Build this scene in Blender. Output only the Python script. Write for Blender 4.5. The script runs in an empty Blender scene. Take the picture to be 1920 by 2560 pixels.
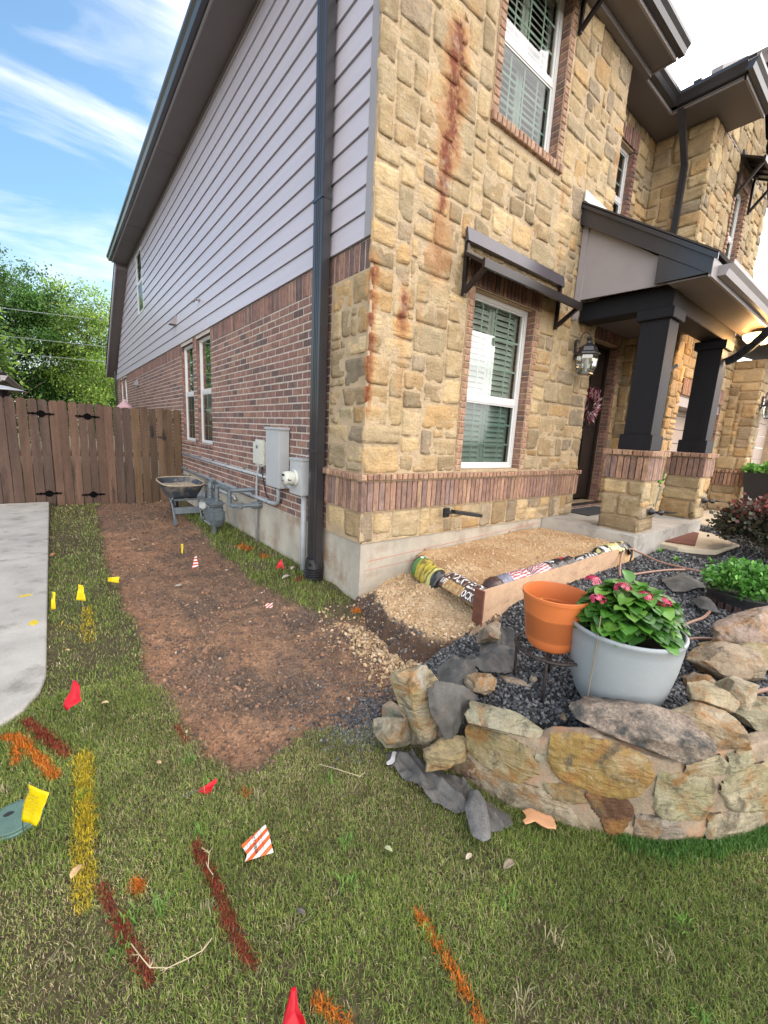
import bpy, bmesh, math, random
import numpy as np
from mathutils import Vector, Matrix, noise
random.seed(7); RNG = np.random.default_rng(7)
C = bpy.context.scene.collection
sc = bpy.context.scene
PI = math.pi
# ---------------------------------------------------------------- camera
def cam_rot(y, p, r):
    f = Vector((math.sin(y)*math.cos(p), math.cos(y)*math.cos(p), -math.sin(p)))
    rt = Vector((math.cos(y), -math.sin(y), 0)); up = rt.cross(f)
    a = rt*math.cos(r)+up*math.sin(r); b = -rt*math.sin(r)+up*math.cos(r)
    return Matrix((a, b, -f)).transposed()
cd = bpy.data.cameras.new('camera'); cam = bpy.data.objects.new('camera', cd); C.objects.link(cam)
cam.matrix_world = Matrix.Translation((-2.1028, -2.9557, 1.55)) @ cam_rot(0.67193, 0.18516, 0.05306).to_4x4()
cd.sensor_fit = 'HORIZONTAL'; cd.sensor_width = 36; cd.lens = 36*1036.8/1920
cd.clip_start = 0.05; cd.clip_end = 2000
sc.camera = cam
# ---------------------------------------------------------------- sky, sun, exposure
SUN_EL = math.radians(14); SUN_AZ = math.radians(72)      # azimuth from +Y towards +X
w = bpy.data.worlds.new('World'); sc.world = w; w.use_nodes = True
nt = w.node_tree; nt.nodes.clear()
N = nt.nodes.new; L = nt.links.new
out = N('ShaderNodeOutputWorld'); bg = N('ShaderNodeBackground'); L(bg.outputs[0], out.inputs[0])
sky = N('ShaderNodeTexSky'); sky.sky_type = 'NISHITA'; sky.sun_disc = False
sky.sun_elevation = SUN_EL; sky.sun_rotation = SUN_AZ; sky.altitude = 200; sky.air_density = 1.3; sky.dust_density = 0.7; sky.ozone_density = 2.0
tc = N('ShaderNodeTexCoord')
mp = N('ShaderNodeMapping'); mp.inputs['Scale'].default_value = (1.0, 2.6, 4.6); mp.inputs['Rotation'].default_value = (0.3, 0.5, 0.9)
L(tc.outputs['Generated'], mp.inputs[0])
n1 = N('ShaderNodeTexNoise'); n1.inputs['Scale'].default_value = 1.5; n1.inputs['Detail'].default_value = 9; n1.inputs['Roughness'].default_value = 0.58; n1.inputs['Distortion'].default_value = 0.9
L(mp.outputs[0], n1.inputs['Vector'])
cr = N('ShaderNodeValToRGB'); cr.color_ramp.elements[0].position = 0.46; cr.color_ramp.elements[1].position = 0.86; cr.color_ramp.elements[0].color = (.04, .04, .04, 1)
L(n1.outputs['Fac'], cr.inputs[0])
# more cloud towards the sun; unseen bank behind the camera added as fill light
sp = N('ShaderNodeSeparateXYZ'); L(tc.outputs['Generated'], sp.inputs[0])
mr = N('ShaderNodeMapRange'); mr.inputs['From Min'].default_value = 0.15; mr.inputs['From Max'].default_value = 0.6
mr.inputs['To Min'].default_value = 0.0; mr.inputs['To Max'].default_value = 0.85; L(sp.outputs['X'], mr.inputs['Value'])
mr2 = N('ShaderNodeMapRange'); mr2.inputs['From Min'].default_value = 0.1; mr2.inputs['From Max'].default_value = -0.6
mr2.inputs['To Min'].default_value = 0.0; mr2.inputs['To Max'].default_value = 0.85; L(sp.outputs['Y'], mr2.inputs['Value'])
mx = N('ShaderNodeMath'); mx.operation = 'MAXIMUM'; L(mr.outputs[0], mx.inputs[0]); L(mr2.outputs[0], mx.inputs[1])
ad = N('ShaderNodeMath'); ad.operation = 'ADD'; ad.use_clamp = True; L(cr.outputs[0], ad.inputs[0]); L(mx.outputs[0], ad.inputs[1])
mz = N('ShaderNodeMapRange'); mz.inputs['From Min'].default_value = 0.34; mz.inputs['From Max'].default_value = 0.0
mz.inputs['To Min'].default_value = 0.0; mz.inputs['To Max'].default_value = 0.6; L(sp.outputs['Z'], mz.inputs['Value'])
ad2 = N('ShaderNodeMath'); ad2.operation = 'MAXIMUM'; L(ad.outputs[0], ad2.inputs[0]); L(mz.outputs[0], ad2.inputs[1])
tint = N('ShaderNodeMix'); tint.data_type = 'RGBA'; tint.blend_type = 'MULTIPLY'; tint.inputs[0].default_value = 1.0
tint.inputs[7].default_value = (0.84, 1.10, 1.30, 1)
L(sky.outputs[0], tint.inputs[6])
mix = N('ShaderNodeMix'); mix.data_type = 'RGBA'
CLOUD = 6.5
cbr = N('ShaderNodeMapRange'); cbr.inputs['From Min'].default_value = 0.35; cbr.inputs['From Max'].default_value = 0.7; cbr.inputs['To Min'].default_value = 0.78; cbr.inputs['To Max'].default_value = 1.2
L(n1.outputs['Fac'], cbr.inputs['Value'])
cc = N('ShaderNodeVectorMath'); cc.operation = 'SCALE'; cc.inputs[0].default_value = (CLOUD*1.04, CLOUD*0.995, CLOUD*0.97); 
bo = N('ShaderNodeMapRange'); bo.inputs['From Min'].default_value = 0.0; bo.inputs['From Max'].default_value = 0.85; bo.inputs['To Min'].default_value = 1.0; bo.inputs['To Max'].default_value = 2.6; L(mx.outputs[0], bo.inputs['Value'])  # extra cloud brightness there, added to light the shaded scene
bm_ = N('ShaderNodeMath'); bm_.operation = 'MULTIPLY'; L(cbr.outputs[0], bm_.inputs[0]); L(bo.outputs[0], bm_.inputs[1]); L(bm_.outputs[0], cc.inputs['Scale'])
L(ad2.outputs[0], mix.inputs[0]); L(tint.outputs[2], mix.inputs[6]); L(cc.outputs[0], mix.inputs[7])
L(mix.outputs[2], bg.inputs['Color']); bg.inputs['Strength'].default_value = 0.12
sl = bpy.data.lights.new('sun', 'SUN'); sl.energy = 2.2; sl.angle = math.radians(0.6); sl.color = (1.0, 0.86, 0.68)
so = bpy.data.objects.new('sun', sl); C.objects.link(so)
sdir = Vector((math.sin(SUN_AZ)*math.cos(SUN_EL), math.cos(SUN_AZ)*math.cos(SUN_EL), math.sin(SUN_EL)))
so.rotation_euler = sdir.to_track_quat('Z', 'Y').to_euler()
vs = sc.view_settings; vs.view_transform = 'Standard'; vs.look = 'None'; vs.exposure = 1.12; vs.gamma = 1
# ---------------------------------------------------------------- helpers
def tag(o, label=None, cat=None, group=None, kind=None):
    if label: o['label'] = label
    if cat: o['category'] = cat
    if group: o['group'] = group
    if kind: o['kind'] = kind
    return o
ORG = {}
def thing(name, label, cat, loc=(0, 0, 0), group=None):
    o = bpy.data.objects.new(name, None); C.objects.link(o); o.location = loc; o.empty_display_size = 0.1
    ORG[o] = Vector(loc); return tag(o, label, cat, group)
def copy_tree(o, parent=None, loc=None, rz=None):
    c = o.copy(); C.objects.link(c); c.parent = parent
    if loc: c.location = loc
    if rz is not None: c.rotation_euler = (0, 0, rz)
    for ch in [x for x in bpy.data.objects if x.parent == o and x is not c]: copy_tree(ch, c)
    return c
class MB:
    def __init__(s): s.v = []; s.f = []; s.c = []
    def add(s, vs, fs, col=(1, 1, 1)):
        n = len(s.v); s.v.extend([tuple(p) for p in vs]); s.f.extend([tuple(i+n for i in f) for f in fs]); s.c.extend([col]*len(vs))
    def hexa(s, p, col=(1, 1, 1)):       # 8 corners: bottom 4 ccw, top 4 ccw
        s.add(p, [(3, 2, 1, 0), (4, 5, 6, 7), (0, 1, 5, 4), (1, 2, 6, 5), (2, 3, 7, 6), (3, 0, 4, 7)], col)
    def box(s, x0, x1, y0, y1, z0, z1, col=(1, 1, 1), rz=0, o=None):
        p = [(x0, y0, z0), (x1, y0, z0), (x1, y1, z0), (x0, y1, z0), (x0, y0, z1), (x1, y0, z1), (x1, y1, z1), (x0, y1, z1)]
        if rz:
            o = o or ((x0+x1)/2, (y0+y1)/2); cs, sn = math.cos(rz), math.sin(rz)
            p = [(o[0]+(a-o[0])*cs-(b-o[1])*sn, o[1]+(a-o[0])*sn+(b-o[1])*cs, c_) for a, b, c_ in p]
        s.hexa(p, col)
    def bbox(s, x0, x1, y0, y1, z0, z1, b=0.01, col=(1, 1, 1)):   # box with chamfered edges
        bm = bmesh.new(); bmesh.ops.create_cube(bm, size=1)
        for v in bm.verts: v.co = Vector(((x0+x1)/2+v.co.x*(x1-x0), (y0+y1)/2+v.co.y*(y1-y0), (z0+z1)/2+v.co.z*(z1-z0)))
        bmesh.ops.bevel(bm, geom=bm.edges[:], offset=b, segments=2, affect='EDGES')
        s.bm(bm, col)
    def bm(s, bm, col=(1, 1, 1)):
        bm.verts.index_update(); s.add([v.co for v in bm.verts], [[v.index for v in f.verts] for f in bm.faces], col); bm.free()
    def bar(s, a, b, w_, h, col=(1, 1, 1), up=(0, 0, 1)):          # rectangular bar from a to b
        a = Vector(a); b = Vector(b); d = (b-a).normalized(); u = Vector(up)
        if abs(d.dot(u)) > .95: u = Vector((1, 0, 0))
        r = d.cross(u).normalized(); u = r.cross(d).normalized(); r *= w_/2; u *= h/2
        s.hexa([a-r-u, a+r-u, b+r-u, b-r-u, a-r+u, a+r+u, b+r+u, b-r+u], col)
    def tube(s, pts, r, n=10, col=(1, 1, 1), cap=True):
        pts = [Vector(p) for p in pts]; rs = r if isinstance(r, (list, tuple)) else [r]*len(pts)
        rings = []; t0 = (pts[1]-pts[0]).normalized()
        u = t0.cross(Vector((0, 0, 1)) if abs(t0.z) < .9 else Vector((1, 0, 0))).normalized()
        for i, p in enumerate(pts):
            t = (pts[min(i+1, len(pts)-1)]-pts[max(i-1, 0)]).normalized()
            u = (u-t*u.dot(t)).normalized(); v = t.cross(u)
            rings.append([p+(u*math.cos(2*PI*k/n)+v*math.sin(2*PI*k/n))*rs[i] for k in range(n)])
        vs = [q for rg in rings for q in rg]; fs = []
        for i in range(len(pts)-1):
            for k in range(n): fs.append((i*n+k, i*n+(k+1) % n, (i+1)*n+(k+1) % n, (i+1)*n+k))
        if cap: fs += [tuple(range(n))[::-1], tuple((len(pts)-1)*n+k for k in range(n))]
        s.add(vs, fs, col)
    def lathe(s, prof, c=(0, 0, 0), n=32, col=(1, 1, 1), axis=None, sx=1, sy=1):
        vs = []; fs = []
        M = Matrix.Identity(3)
        if axis: M = Vector(axis).to_track_quat('Z', 'Y').to_matrix()
        for (r, z) in prof:
            for k in range(n):
                vs.append(Vector(c)+M @ Vector((r*sx*math.cos(2*PI*k/n), r*sy*math.sin(2*PI*k/n), z)))
        for i in range(len(prof)-1):
            for k in range(n): fs.append((i*n+k, i*n+(k+1) % n, (i+1)*n+(k+1) % n, (i+1)*n+k))
        s.add(vs, fs, col)
    def prism(s, poly, a, b, m=lambda u, v, d: (u, v, d), col=(1, 1, 1)):
        n = len(poly); vs = [m(u, v, a) for u, v in poly]+[m(u, v, b) for u, v in poly]
        s.add(vs, [tuple(range(n))[::-1], tuple(range(n, 2*n))]+[(i, (i+1) % n, n+(i+1) % n, n+i) for i in range(n)], col)
    def grid(s, fn, nu, nv, col=(1, 1, 1)):
        vs = [fn(i/nu, j/nv) for j in range(nv+1) for i in range(nu+1)]
        s.add(vs, [(j*(nu+1)+i, j*(nu+1)+i+1, (j+1)*(nu+1)+i+1, (j+1)*(nu+1)+i) for j in range(nv) for i in range(nu)], col)
    def arr(s, V, F, Cc=None):
        s.v = V; s.f = F; s.c = Cc; return s
    def build(s, name, mat, parent=None, smooth=False, bevel=0, solid=0, fix=True):
        me = bpy.data.meshes.new(name)
        V = np.array(s.v, dtype=np.float32); og = Vector((0, 0, 0)); p = parent
        while p is not None:
            if p in ORG: og = ORG[p]; break
            p = p.parent
        me.from_pydata((V-np.array(og, dtype=np.float32)).tolist(), [], s.f)
        at = me.attributes.new('Col', 'FLOAT_COLOR', 'POINT')
        cc_ = np.ones((len(V), 4), dtype=np.float32); cc_[:, :3] = np.array(s.c, dtype=np.float32)
        at.data.foreach_set('color', cc_.ravel())
        if fix:
            bm = bmesh.new(); bm.from_mesh(me); bmesh.ops.recalc_face_normals(bm, faces=bm.faces[:]); bm.to_mesh(me); bm.free()
        if smooth: me.polygons.foreach_set('use_smooth', [True]*len(me.polygons))
        me.materials.append(mat); me.update()
        o = bpy.data.objects.new(name, me); C.objects.link(o)
        if parent: o.parent = parent
        if solid: m_ = o.modifiers.new('s', 'SOLIDIFY'); m_.thickness = solid; m_.offset = 0
        if bevel: m_ = o.modifiers.new('b', 'BEVEL'); m_.width = bevel; m_.segments = 2; m_.limit_method = 'ANGLE'
        return o
def npmesh(name, V, F, Cc, mat, parent=None, smooth=False):
    """V (n,3), F (m,k) constant k, C (n,3)"""
    me = bpy.data.meshes.new(name); n = len(V); m_, k = F.shape
    me.vertices.add(n); me.vertices.foreach_set('co', V.astype(np.float32).ravel())
    me.loops.add(m_*k); me.loops.foreach_set('vertex_index', F.astype(np.int32).ravel())
    me.polygons.add(m_); me.polygons.foreach_set('loop_start', np.arange(0, m_*k, k, dtype=np.int32))
    me.polygons.foreach_set('loop_total', np.full(m_, k, dtype=np.int32))
    if smooth: me.polygons.foreach_set('use_smooth', np.ones(m_, dtype=bool))
    me.update(calc_edges=True)
    at = me.attributes.new('Col', 'FLOAT_COLOR', 'POINT'); c4 = np.ones((n, 4), dtype=np.float32); c4[:, :3] = Cc
    at.data.foreach_set('color', c4.ravel()); me.materials.append(mat)
    o = bpy.data.objects.new(name, me); C.objects.link(o)
    if parent: o.parent = parent
    return o
# ---------------------------------------------------------------- materials
def mat(name, col=(1, 1, 1), rough=.7, metal=0, attr=False, var=.15, vs=6, fine=0, bump=0, bs=60, bdist=.01, spec=.5, coords='Object', stretch=None, trans=0, var2=None, coat=0):
    m = bpy.data.materials.new(name); m.use_nodes = True; t = m.node_tree; nn = t.nodes; b = nn['Principled BSDF']
    b.inputs['Roughness'].default_value = rough; b.inputs['Metallic'].default_value = metal
    b.inputs['Specular IOR Level'].default_value = spec
    if coat: b.inputs['Coat Weight'].default_value = coat; b.inputs['Coat Roughness'].default_value = .15
    tc_ = nn.new('ShaderNodeTexCoord'); src = tc_.outputs[coords]
    if stretch:
        mp_ = nn.new('ShaderNodeMapping'); mp_.inputs['Scale'].default_value = stretch; t.links.new(src, mp_.inputs[0]); src = mp_.outputs[0]
    if attr:
        a = nn.new('ShaderNodeAttribute'); a.attribute_name = 'Col'; base = a.outputs['Color']
    else:
        r = nn.new('ShaderNodeRGB'); r.outputs[0].default_value = (*col, 1); base = r.outputs[0]
    def noise_(scale, det=6, ro=.6):
        n_ = nn.new('ShaderNodeTexNoise'); n_.inputs['Scale'].default_value = scale; n_.inputs['Detail'].default_value = det; n_.inputs['Roughness'].default_value = ro
        t.links.new(src, n_.inputs['Vector']); return n_.outputs['Fac']
    def mulvar(base, fac, amt):
        mr_ = nn.new('ShaderNodeMapRange'); mr_.inputs['From Min'].default_value = .3; mr_.inputs['From Max'].default_value = .7
        mr_.inputs['To Min'].default_value = 1-amt; mr_.inputs['To Max'].default_value = 1+amt; t.links.new(fac, mr_.inputs['Value'])
        v = nn.new('ShaderNodeVectorMath'); v.operation = 'SCALE'; t.links.new(base, v.inputs[0]); t.links.new(mr_.outputs[0], v.inputs['Scale']); return v.outputs[0]
    if var: base = mulvar(base, noise_(vs), var)
    if fine: base = mulvar(base, noise_(bs*1.3, 4, .7), fine)
    if var2:                                    # (color, scale, lo, hi)
        c2, s2, lo, hi = var2
        mr_ = nn.new('ShaderNodeMapRange'); mr_.inputs['From Min'].default_value = lo; mr_.inputs['From Max'].default_value = hi; t.links.new(noise_(s2, 8, .65), mr_.inputs['Value'])
        mx_ = nn.new('ShaderNodeMix'); mx_.data_type = 'RGBA'; t.links.new(mr_.outputs[0], mx_.inputs[0]); t.links.new(base, mx_.inputs[6]); mx_.inputs[7].default_value = (*c2, 1); base = mx_.outputs[2]
    t.links.new(base, b.inputs['Base Color'])
    if bump:
        bp = nn.new('ShaderNodeBump'); bp.inputs['Strength'].default_value = bump; bp.inputs['Distance'].default_value = bdist
        t.links.new(noise_(bs, 8, .65), bp.inputs['Height']); t.links.new(bp.outputs[0], b.inputs['Normal'])
    if trans:
        tr = nn.new('ShaderNodeBsdfTranslucent'); t.links.new(base, tr.inputs[0]); ms = nn.new('ShaderNodeMixShader'); ms.inputs[0].default_value = trans
        o_ = nn['Material Output']; t.links.new(b.outputs[0], ms.inputs[1]); t.links.new(tr.outputs[0], ms.inputs[2]); t.links.new(ms.outputs[0], o_.inputs[0])
    m['base_socket'] = 1
    return m
M = {}
M['plate'] = mat('awning_flashing', (.075, .066, .078), .3, .2, var=.1)
M['siding'] = mat('painted_siding', (.50, .465, .51), .34, var=.05, vs=3, bump=.25, bs=40, stretch=(1, .15, 4), bdist=.003)
M['trim'] = mat('painted_trim', (.30, .275, .28), .45, var=.05)
M['soffit'] = mat('soffit_panel', (.17, .15, .15), .6, var=.06, vs=2)
M['bronze'] = mat('bronze_metal', (.030, .029, .033), .30, .0, var=.12, vs=4, coat=.25)
M['awning'] = mat('awning_metal', (.028, .022, .022), .3, .3, var=.2, vs=3)
M['wood_black'] = mat('black_stained_wood', (.010, .010, .013), .6, spec=.25, var=.2, bump=.2, bs=50, stretch=(1, 1, .1))
M['brick'] = mat('brick', attr=True, rough=.85, var=.42, vs=22, fine=.30, bump=.7, bs=90, bdist=.004, stretch=(1.6, 1.6, .55))
M['mortar'] = mat('brick_mortar', (.50, .44, .38), .95, var=.15, vs=10, fine=.15, bump=.6, bs=200, bdist=.003)
M['mortar_tan'] = mat('stone_mortar', (.42, .315, .20), .95, var=.15, vs=6, fine=.15, bump=.6, bs=120, bdist=.004)
M['concrete'] = mat('concrete', (.42, .38, .315), .9, var=.2, vs=3, fine=.10, bump=.3, bs=90, bdist=.003, var2=((.27, .185, .12), 2.6, .50, .72))
M['walk'] = mat('sidewalk_concrete', (.40, .38, .345), .9, var=.2, vs=2.2, fine=.16, bump=.5, bs=150, bdist=.003, var2=((.17, .155, .13), 4, .52, .75))
M['white'] = mat('white_vinyl', (.60, .60, .59), .35, var=.03)
M['shutter'] = mat('shutter_louver', (.62, .64, .60), .5, var=.04)
M['dark'] = mat('dark_interior', (.012, .013, .014), .9, var=0)
M['door'] = mat('dark_stained_door', (.018, .012, .010), .4, var=.25, bump=.2, bs=30, stretch=(1, 1, .1))
M['shingle'] = mat('roof_shingle', (.06, .052, .047), .9, var=.25, vs=12, fine=.3, bump=.5, bs=80)
M['garage'] = mat('garage_door_panel', (.42, .34, .29), .55, var=.05)
M['greypaint'] = mat('grey_enamel', (.42, .44, .45), .4, var=.06, vs=4)
M['gasgrey'] = mat('gas_meter_paint', (.11, .135, .15), .45, var=.15, vs=12, bump=.15, bs=60)
M['pvc'] = mat('grey_conduit', (.36, .38, .40), .4, var=.1, vs=8)
M['black_plastic'] = mat('black_plastic', (.015, .015, .017), .4, var=.1)
M['cream'] = mat('cream_plastic', (.55, .56, .50), .45, var=.06)
M['fabric'] = mat('weed_fabric', (.10, .096, .09), .95, var=.3, vs=9, fine=.25, bump=.6, bs=120, bdist=.004, var2=((.16, .13, .10), 7, .52, .8))
def glassmat(name, tint, rough=.02, refl=.35, hi=.75, lo=.14):
    m = bpy.data.materials.new(name); m.use_nodes = True; t = m.node_tree; nn = t.nodes; nn.clear()
    o_ = nn.new('ShaderNodeOutputMaterial'); g = nn.new('ShaderNodeBsdfGlossy'); g.inputs['Roughness'].default_value = rough; g.inputs['Color'].default_value = (1, 1, 1, 1)
    tr = nn.new('ShaderNodeBsdfTransparent'); tr.inputs[0].default_value = (*tint, 1)
    lw = nn.new('ShaderNodeLayerWeight'); lw.inputs[0].default_value = refl
    mr_ = nn.new('ShaderNodeMapRange'); mr_.inputs['To Min'].default_value = lo; mr_.inputs['To Max'].default_value = hi; t.links.new(lw.outputs['Fresnel'], mr_.inputs['Value'])
    ms = nn.new('ShaderNodeMixShader'); t.links.new(mr_.outputs[0], ms.inputs[0]); t.links.new(tr.outputs[0], ms.inputs[1]); t.links.new(g.outputs[0], ms.inputs[2]); t.links.new(ms.outputs[0], o_.inputs[0])
    return m
M['glass'] = glassmat('window_glass', (.78, .84, .79), refl=.35)
M['screen'] = glassmat('screened_glass', (.42, .50, .47), rough=.10, refl=.1, hi=.35, lo=.07)
M['lampglass'] = glassmat('lantern_glass', (.8, .85, .85), rough=.05, refl=.3)

# stone with chiselled bump and rust stains (streaks at fixed places on the wall)
def stone_mat(name, stains=(), bd=.012):
    m = mat(name, attr=True, rough=.88, var=.16, vs=5, fine=.2, bump=.9, bs=34, bdist=bd, coords='Object')
    t = m.node_tree; nn = t.nodes; b = nn['Principled BSDF']; base = b.inputs['Base Color'].links[0].from_socket
    geo = nn.new('ShaderNodeNewGeometry'); sp_ = nn.new('ShaderNodeSeparateXYZ'); t.links.new(geo.outputs['Position'], sp_.inputs[0])
    nz = nn.new('ShaderNodeTexNoise'); nz.inputs['Scale'].default_value = 5; nz.inputs['Detail'].default_value = 7; nz.inputs['Roughness'].default_value = .65; t.links.new(geo.outputs['Position'], nz.inputs['Vector'])
    # mottled ochre patches on some stones
    mo = nn.new('ShaderNodeMapRange'); mo.inputs['From Min'].default_value = .58; mo.inputs['From Max'].default_value = .72; mo.inputs['To Max'].default_value = .6; t.links.new(nz.outputs['Fac'], mo.inputs['Value'])
    mx_ = nn.new('ShaderNodeMix'); mx_.data_type = 'RGBA'; t.links.new(mo.outputs[0], mx_.inputs[0]); t.links.new(base, mx_.inputs[6]); mx_.inputs[7].default_value = (.36, .19, .06, 1); base = mx_.outputs[2]
    def mth(op, a, b_=None, clamp=False):
        n_ = nn.new('ShaderNodeMath'); n_.operation = op; n_.use_clamp = clamp
        for i, x in enumerate((a, b_)):
            if x is None: continue
            if isinstance(x, (int, float)): n_.inputs[i].default_value = x
            else: t.links.new(x, n_.inputs[i])
        return n_.outputs[0]
    nf = mth('SUBTRACT', nz.outputs['Fac'], .5)
    nz2 = nn.new('ShaderNodeTexNoise'); nz2.inputs['Scale'].default_value = 26; nz2.inputs['Detail'].default_value = 5; t.links.new(geo.outputs['Position'], nz2.inputs['Vector'])
    acc = None
    for (ax, u, z0, z1, w_, sl_, st) in stains:
        c_ = mth('ADD', u, mth('MULTIPLY', mth('SUBTRACT', sp_.outputs['Z'], z0), sl_))
        d_ = mth('ABSOLUTE', mth('ADD', mth('SUBTRACT', sp_.outputs[ax], c_), mth('MULTIPLY', nf, w_*2.2)))
        a_ = mth('SUBTRACT', 1, mth('DIVIDE', d_, w_), True)
        e0 = mth('MULTIPLY', mth('SUBTRACT', sp_.outputs['Z'], z0), 4, True); e1 = mth('MULTIPLY', mth('SUBTRACT', z1, sp_.outputs['Z']), 7, True)
        a_ = mth('MULTIPLY', mth('MULTIPLY', mth('POWER', a_, .55), mth('MULTIPLY', e0, e1)), st)
        a_ = mth('MULTIPLY', a_, mth('MULTIPLY', mth('ADD', nz2.outputs['Fac'], .25), 1.5), True)
        if u < 0:
            dy_ = mth('SUBTRACT', 1, mth('MULTIPLY', mth('ABSOLUTE', mth('ADD', sp_.outputs['Y'], .02)), 14), True); a_ = mth('MULTIPLY', a_, dy_)
        acc = a_ if acc is None else mth('MAXIMUM', acc, a_)
    if acc is not None:
        rc = nn.new('ShaderNodeValToRGB'); rc.color_ramp.elements[0].color = (.46, .19, .035, 1); rc.color_ramp.elements[1].color = (.16, .035, .012, 1); rc.color_ramp.elements[0].position = .2; rc.color_ramp.elements[1].position = .95
        t.links.new(acc, rc.inputs[0])
        mx_ = nn.new('ShaderNodeMix'); mx_.data_type = 'RGBA'; t.links.new(mth('MULTIPLY', acc, .95, True), mx_.inputs[0]); t.links.new(base, mx_.inputs[6]); t.links.new(rc.outputs[0], mx_.inputs[7]); base = mx_.outputs[2]
    t.links.new(base, b.inputs['Base Color'])
    # elongated chisel marks added to the bump
    bp = b.inputs['Normal'].links[0].from_node
    mp_ = nn.new('ShaderNodeMapping'); mp_.inputs['Scale'].default_value = (6, 6, 19); mp_.inputs['Rotation'].default_value = (.5, .6, 0); t.links.new(geo.outputs['Position'], mp_.inputs[0])
    n3 = nn.new('ShaderNodeTexNoise'); n3.inputs['Scale'].default_value = 1.3; n3.inputs['Detail'].default_value = 4; n3.inputs['Distortion'].default_value = 1.2; t.links.new(mp_.outputs[0], n3.inputs['Vector'])
    old = bp.inputs['Height'].links[0].from_socket
    t.links.new(mth('ADD', old, mth('MULTIPLY', n3.outputs['Fac'], 1.0)), bp.inputs['Height'])
    return m
ST = [('X', .68, 3.3, 5.0, .095, .045, 1.0), ('X', .73, 3.7, 4.95, .17, .03, .85), ('X', .70, 2.8, 3.6, .15, .0, .6), ('X', .33, 2.25, 2.84, .07, .0, 1.0), ('X', -.015, 1.6, 3.0, .07, .0, 1.0),
      ('X', 2.53, 3.95, 4.42, .035, 0, .6), ('X', 2.66, 3.1, 3.95, .03, -.12, .45), ('X', .34, 1.75, 2.4, .05, .0, .3), ('X', 3.60, 4.75, 5.2, .06, 0, .5), ('X', 2.95, 1.2, 1.42, .03, 0, .6), ('X', .78, 2.85, 3.4, .1, .0, .4), ('X', .52, 2.3, 2.9, .03, 0, .3)]
M['stone'] = stone_mat('veneer_stone', ST); M['mortar_stained'] = stone_mat('stained_mortar', ST)
M['rubble'] = stone_mat('garden_wall_stone', bd=.02)
def mottle(m, cols):
    t = m.node_tree; nn = t.nodes; b = nn['Principled BSDF']; base = b.inputs['Base Color'].links[0].from_socket; geo = nn.new('ShaderNodeNewGeometry')
    for (c_, s_, lo, hi, amt, ofs) in cols:
        mp_ = nn.new('ShaderNodeMapping'); mp_.inputs['Location'].default_value = (ofs, ofs, ofs); t.links.new(geo.outputs['Position'], mp_.inputs[0])
        n_ = nn.new('ShaderNodeTexNoise'); n_.inputs['Scale'].default_value = s_; n_.inputs['Detail'].default_value = 10; n_.inputs['Roughness'].default_value = .68; n_.inputs['Distortion'].default_value = .6; t.links.new(mp_.outputs[0], n_.inputs['Vector'])
        r_ = nn.new('ShaderNodeMapRange'); r_.inputs['From Min'].default_value = lo; r_.inputs['From Max'].default_value = hi; r_.inputs['To Max'].default_value = amt; t.links.new(n_.outputs['Fac'], r_.inputs['Value'])
        x_ = nn.new('ShaderNodeMix'); x_.data_type = 'RGBA'; t.links.new(r_.outputs[0], x_.inputs[0]); t.links.new(base, x_.inputs[6]); x_.inputs[7].default_value = (*c_, 1); base = x_.outputs[2]
    t.links.new(base, b.inputs['Base Color'])
mottle(M['rubble'], [((.46, .40, .29), 6, .50, .68, .6, 3), ((.27, .13, .035), 7, .50, .62, .8, 9), ((.09, .075, .05), 9, .52, .64, .85, 15), ((.30, .26, .10), 5, .55, .7, .5, 22)])
mottle(M['stone'], [((.22, .175, .10), 3.2, .50, .72, .45, 27), ((.36, .19, .07), 2.6, .60, .74, .5, 41), ((.52, .46, .34), 5, .54, .7, .5, 3), ((.20, .17, .13), 14, .60, .74, .5, 15)])
# ---------------------------------------------------------------- wall generators
def side(x0=0): return lambda u, z, d: (x0-d, u, z)
def front(y0=0): return lambda u, z, d: (u, y0-d, z)
BR = [(0.225, 0.121, 0.094), (0.2, 0.107, 0.086), (0.25, 0.14, 0.107), (0.18, 0.1, 0.082), (0.165, 0.102, 0.09), (0.27, 0.158, 0.111), (0.215, 0.116, 0.094), (0.13, 0.084, 0.074), (0.235, 0.13, 0.098), (0.21, 0.112, 0.09)]
def bcol(pal=BR, v=.12):
    c = random.choice(pal); k = random.uniform(1-v, 1+v); return (c[0]*k, c[1]*k, c[2]*k)
def pillow(mb, P, u0, u1, z0, z1, d0, d1, ch, col, jit=.0015):
    j = lambda: random.uniform(-jit, jit)
    a = [(u0+j(), z0+j()), (u1+j(), z0+j()), (u1+j(), z1+j()), (u0+j(), z1+j())]
    i_ = [(u0+ch, z0+ch), (u1-ch, z0+ch), (u1-ch, z1-ch), (u0+ch, z1-ch)]
    dd = d1+random.uniform(-.002, .002)
    vs = [P(u, z, d0) for u, z in a]+[P(u, z, dd-ch*.7) for u, z in a]+[P(u, z, dd+j()*.6) for u, z in i_]
    fs = [(0, 1, 5, 4), (1, 2, 6, 5), (2, 3, 7, 6), (3, 0, 4, 7), (4, 5, 9, 8), (5, 6, 10, 9), (6, 7, 11, 10), (7, 4, 8, 11), (8, 9, 10, 11)]
    mb.add(vs, fs, col)
def sub_ranges(a, b, cuts):
    out = [(a, b)]
    for c0, c1 in cuts:
        nx = []
        for x, y in out:
            if c1 <= x or c0 >= y: nx.append((x, y)); continue
            if c0 > x: nx.append((x, c0))
            if c1 < y: nx.append((c1, y))
        out = nx
    return out
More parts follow.
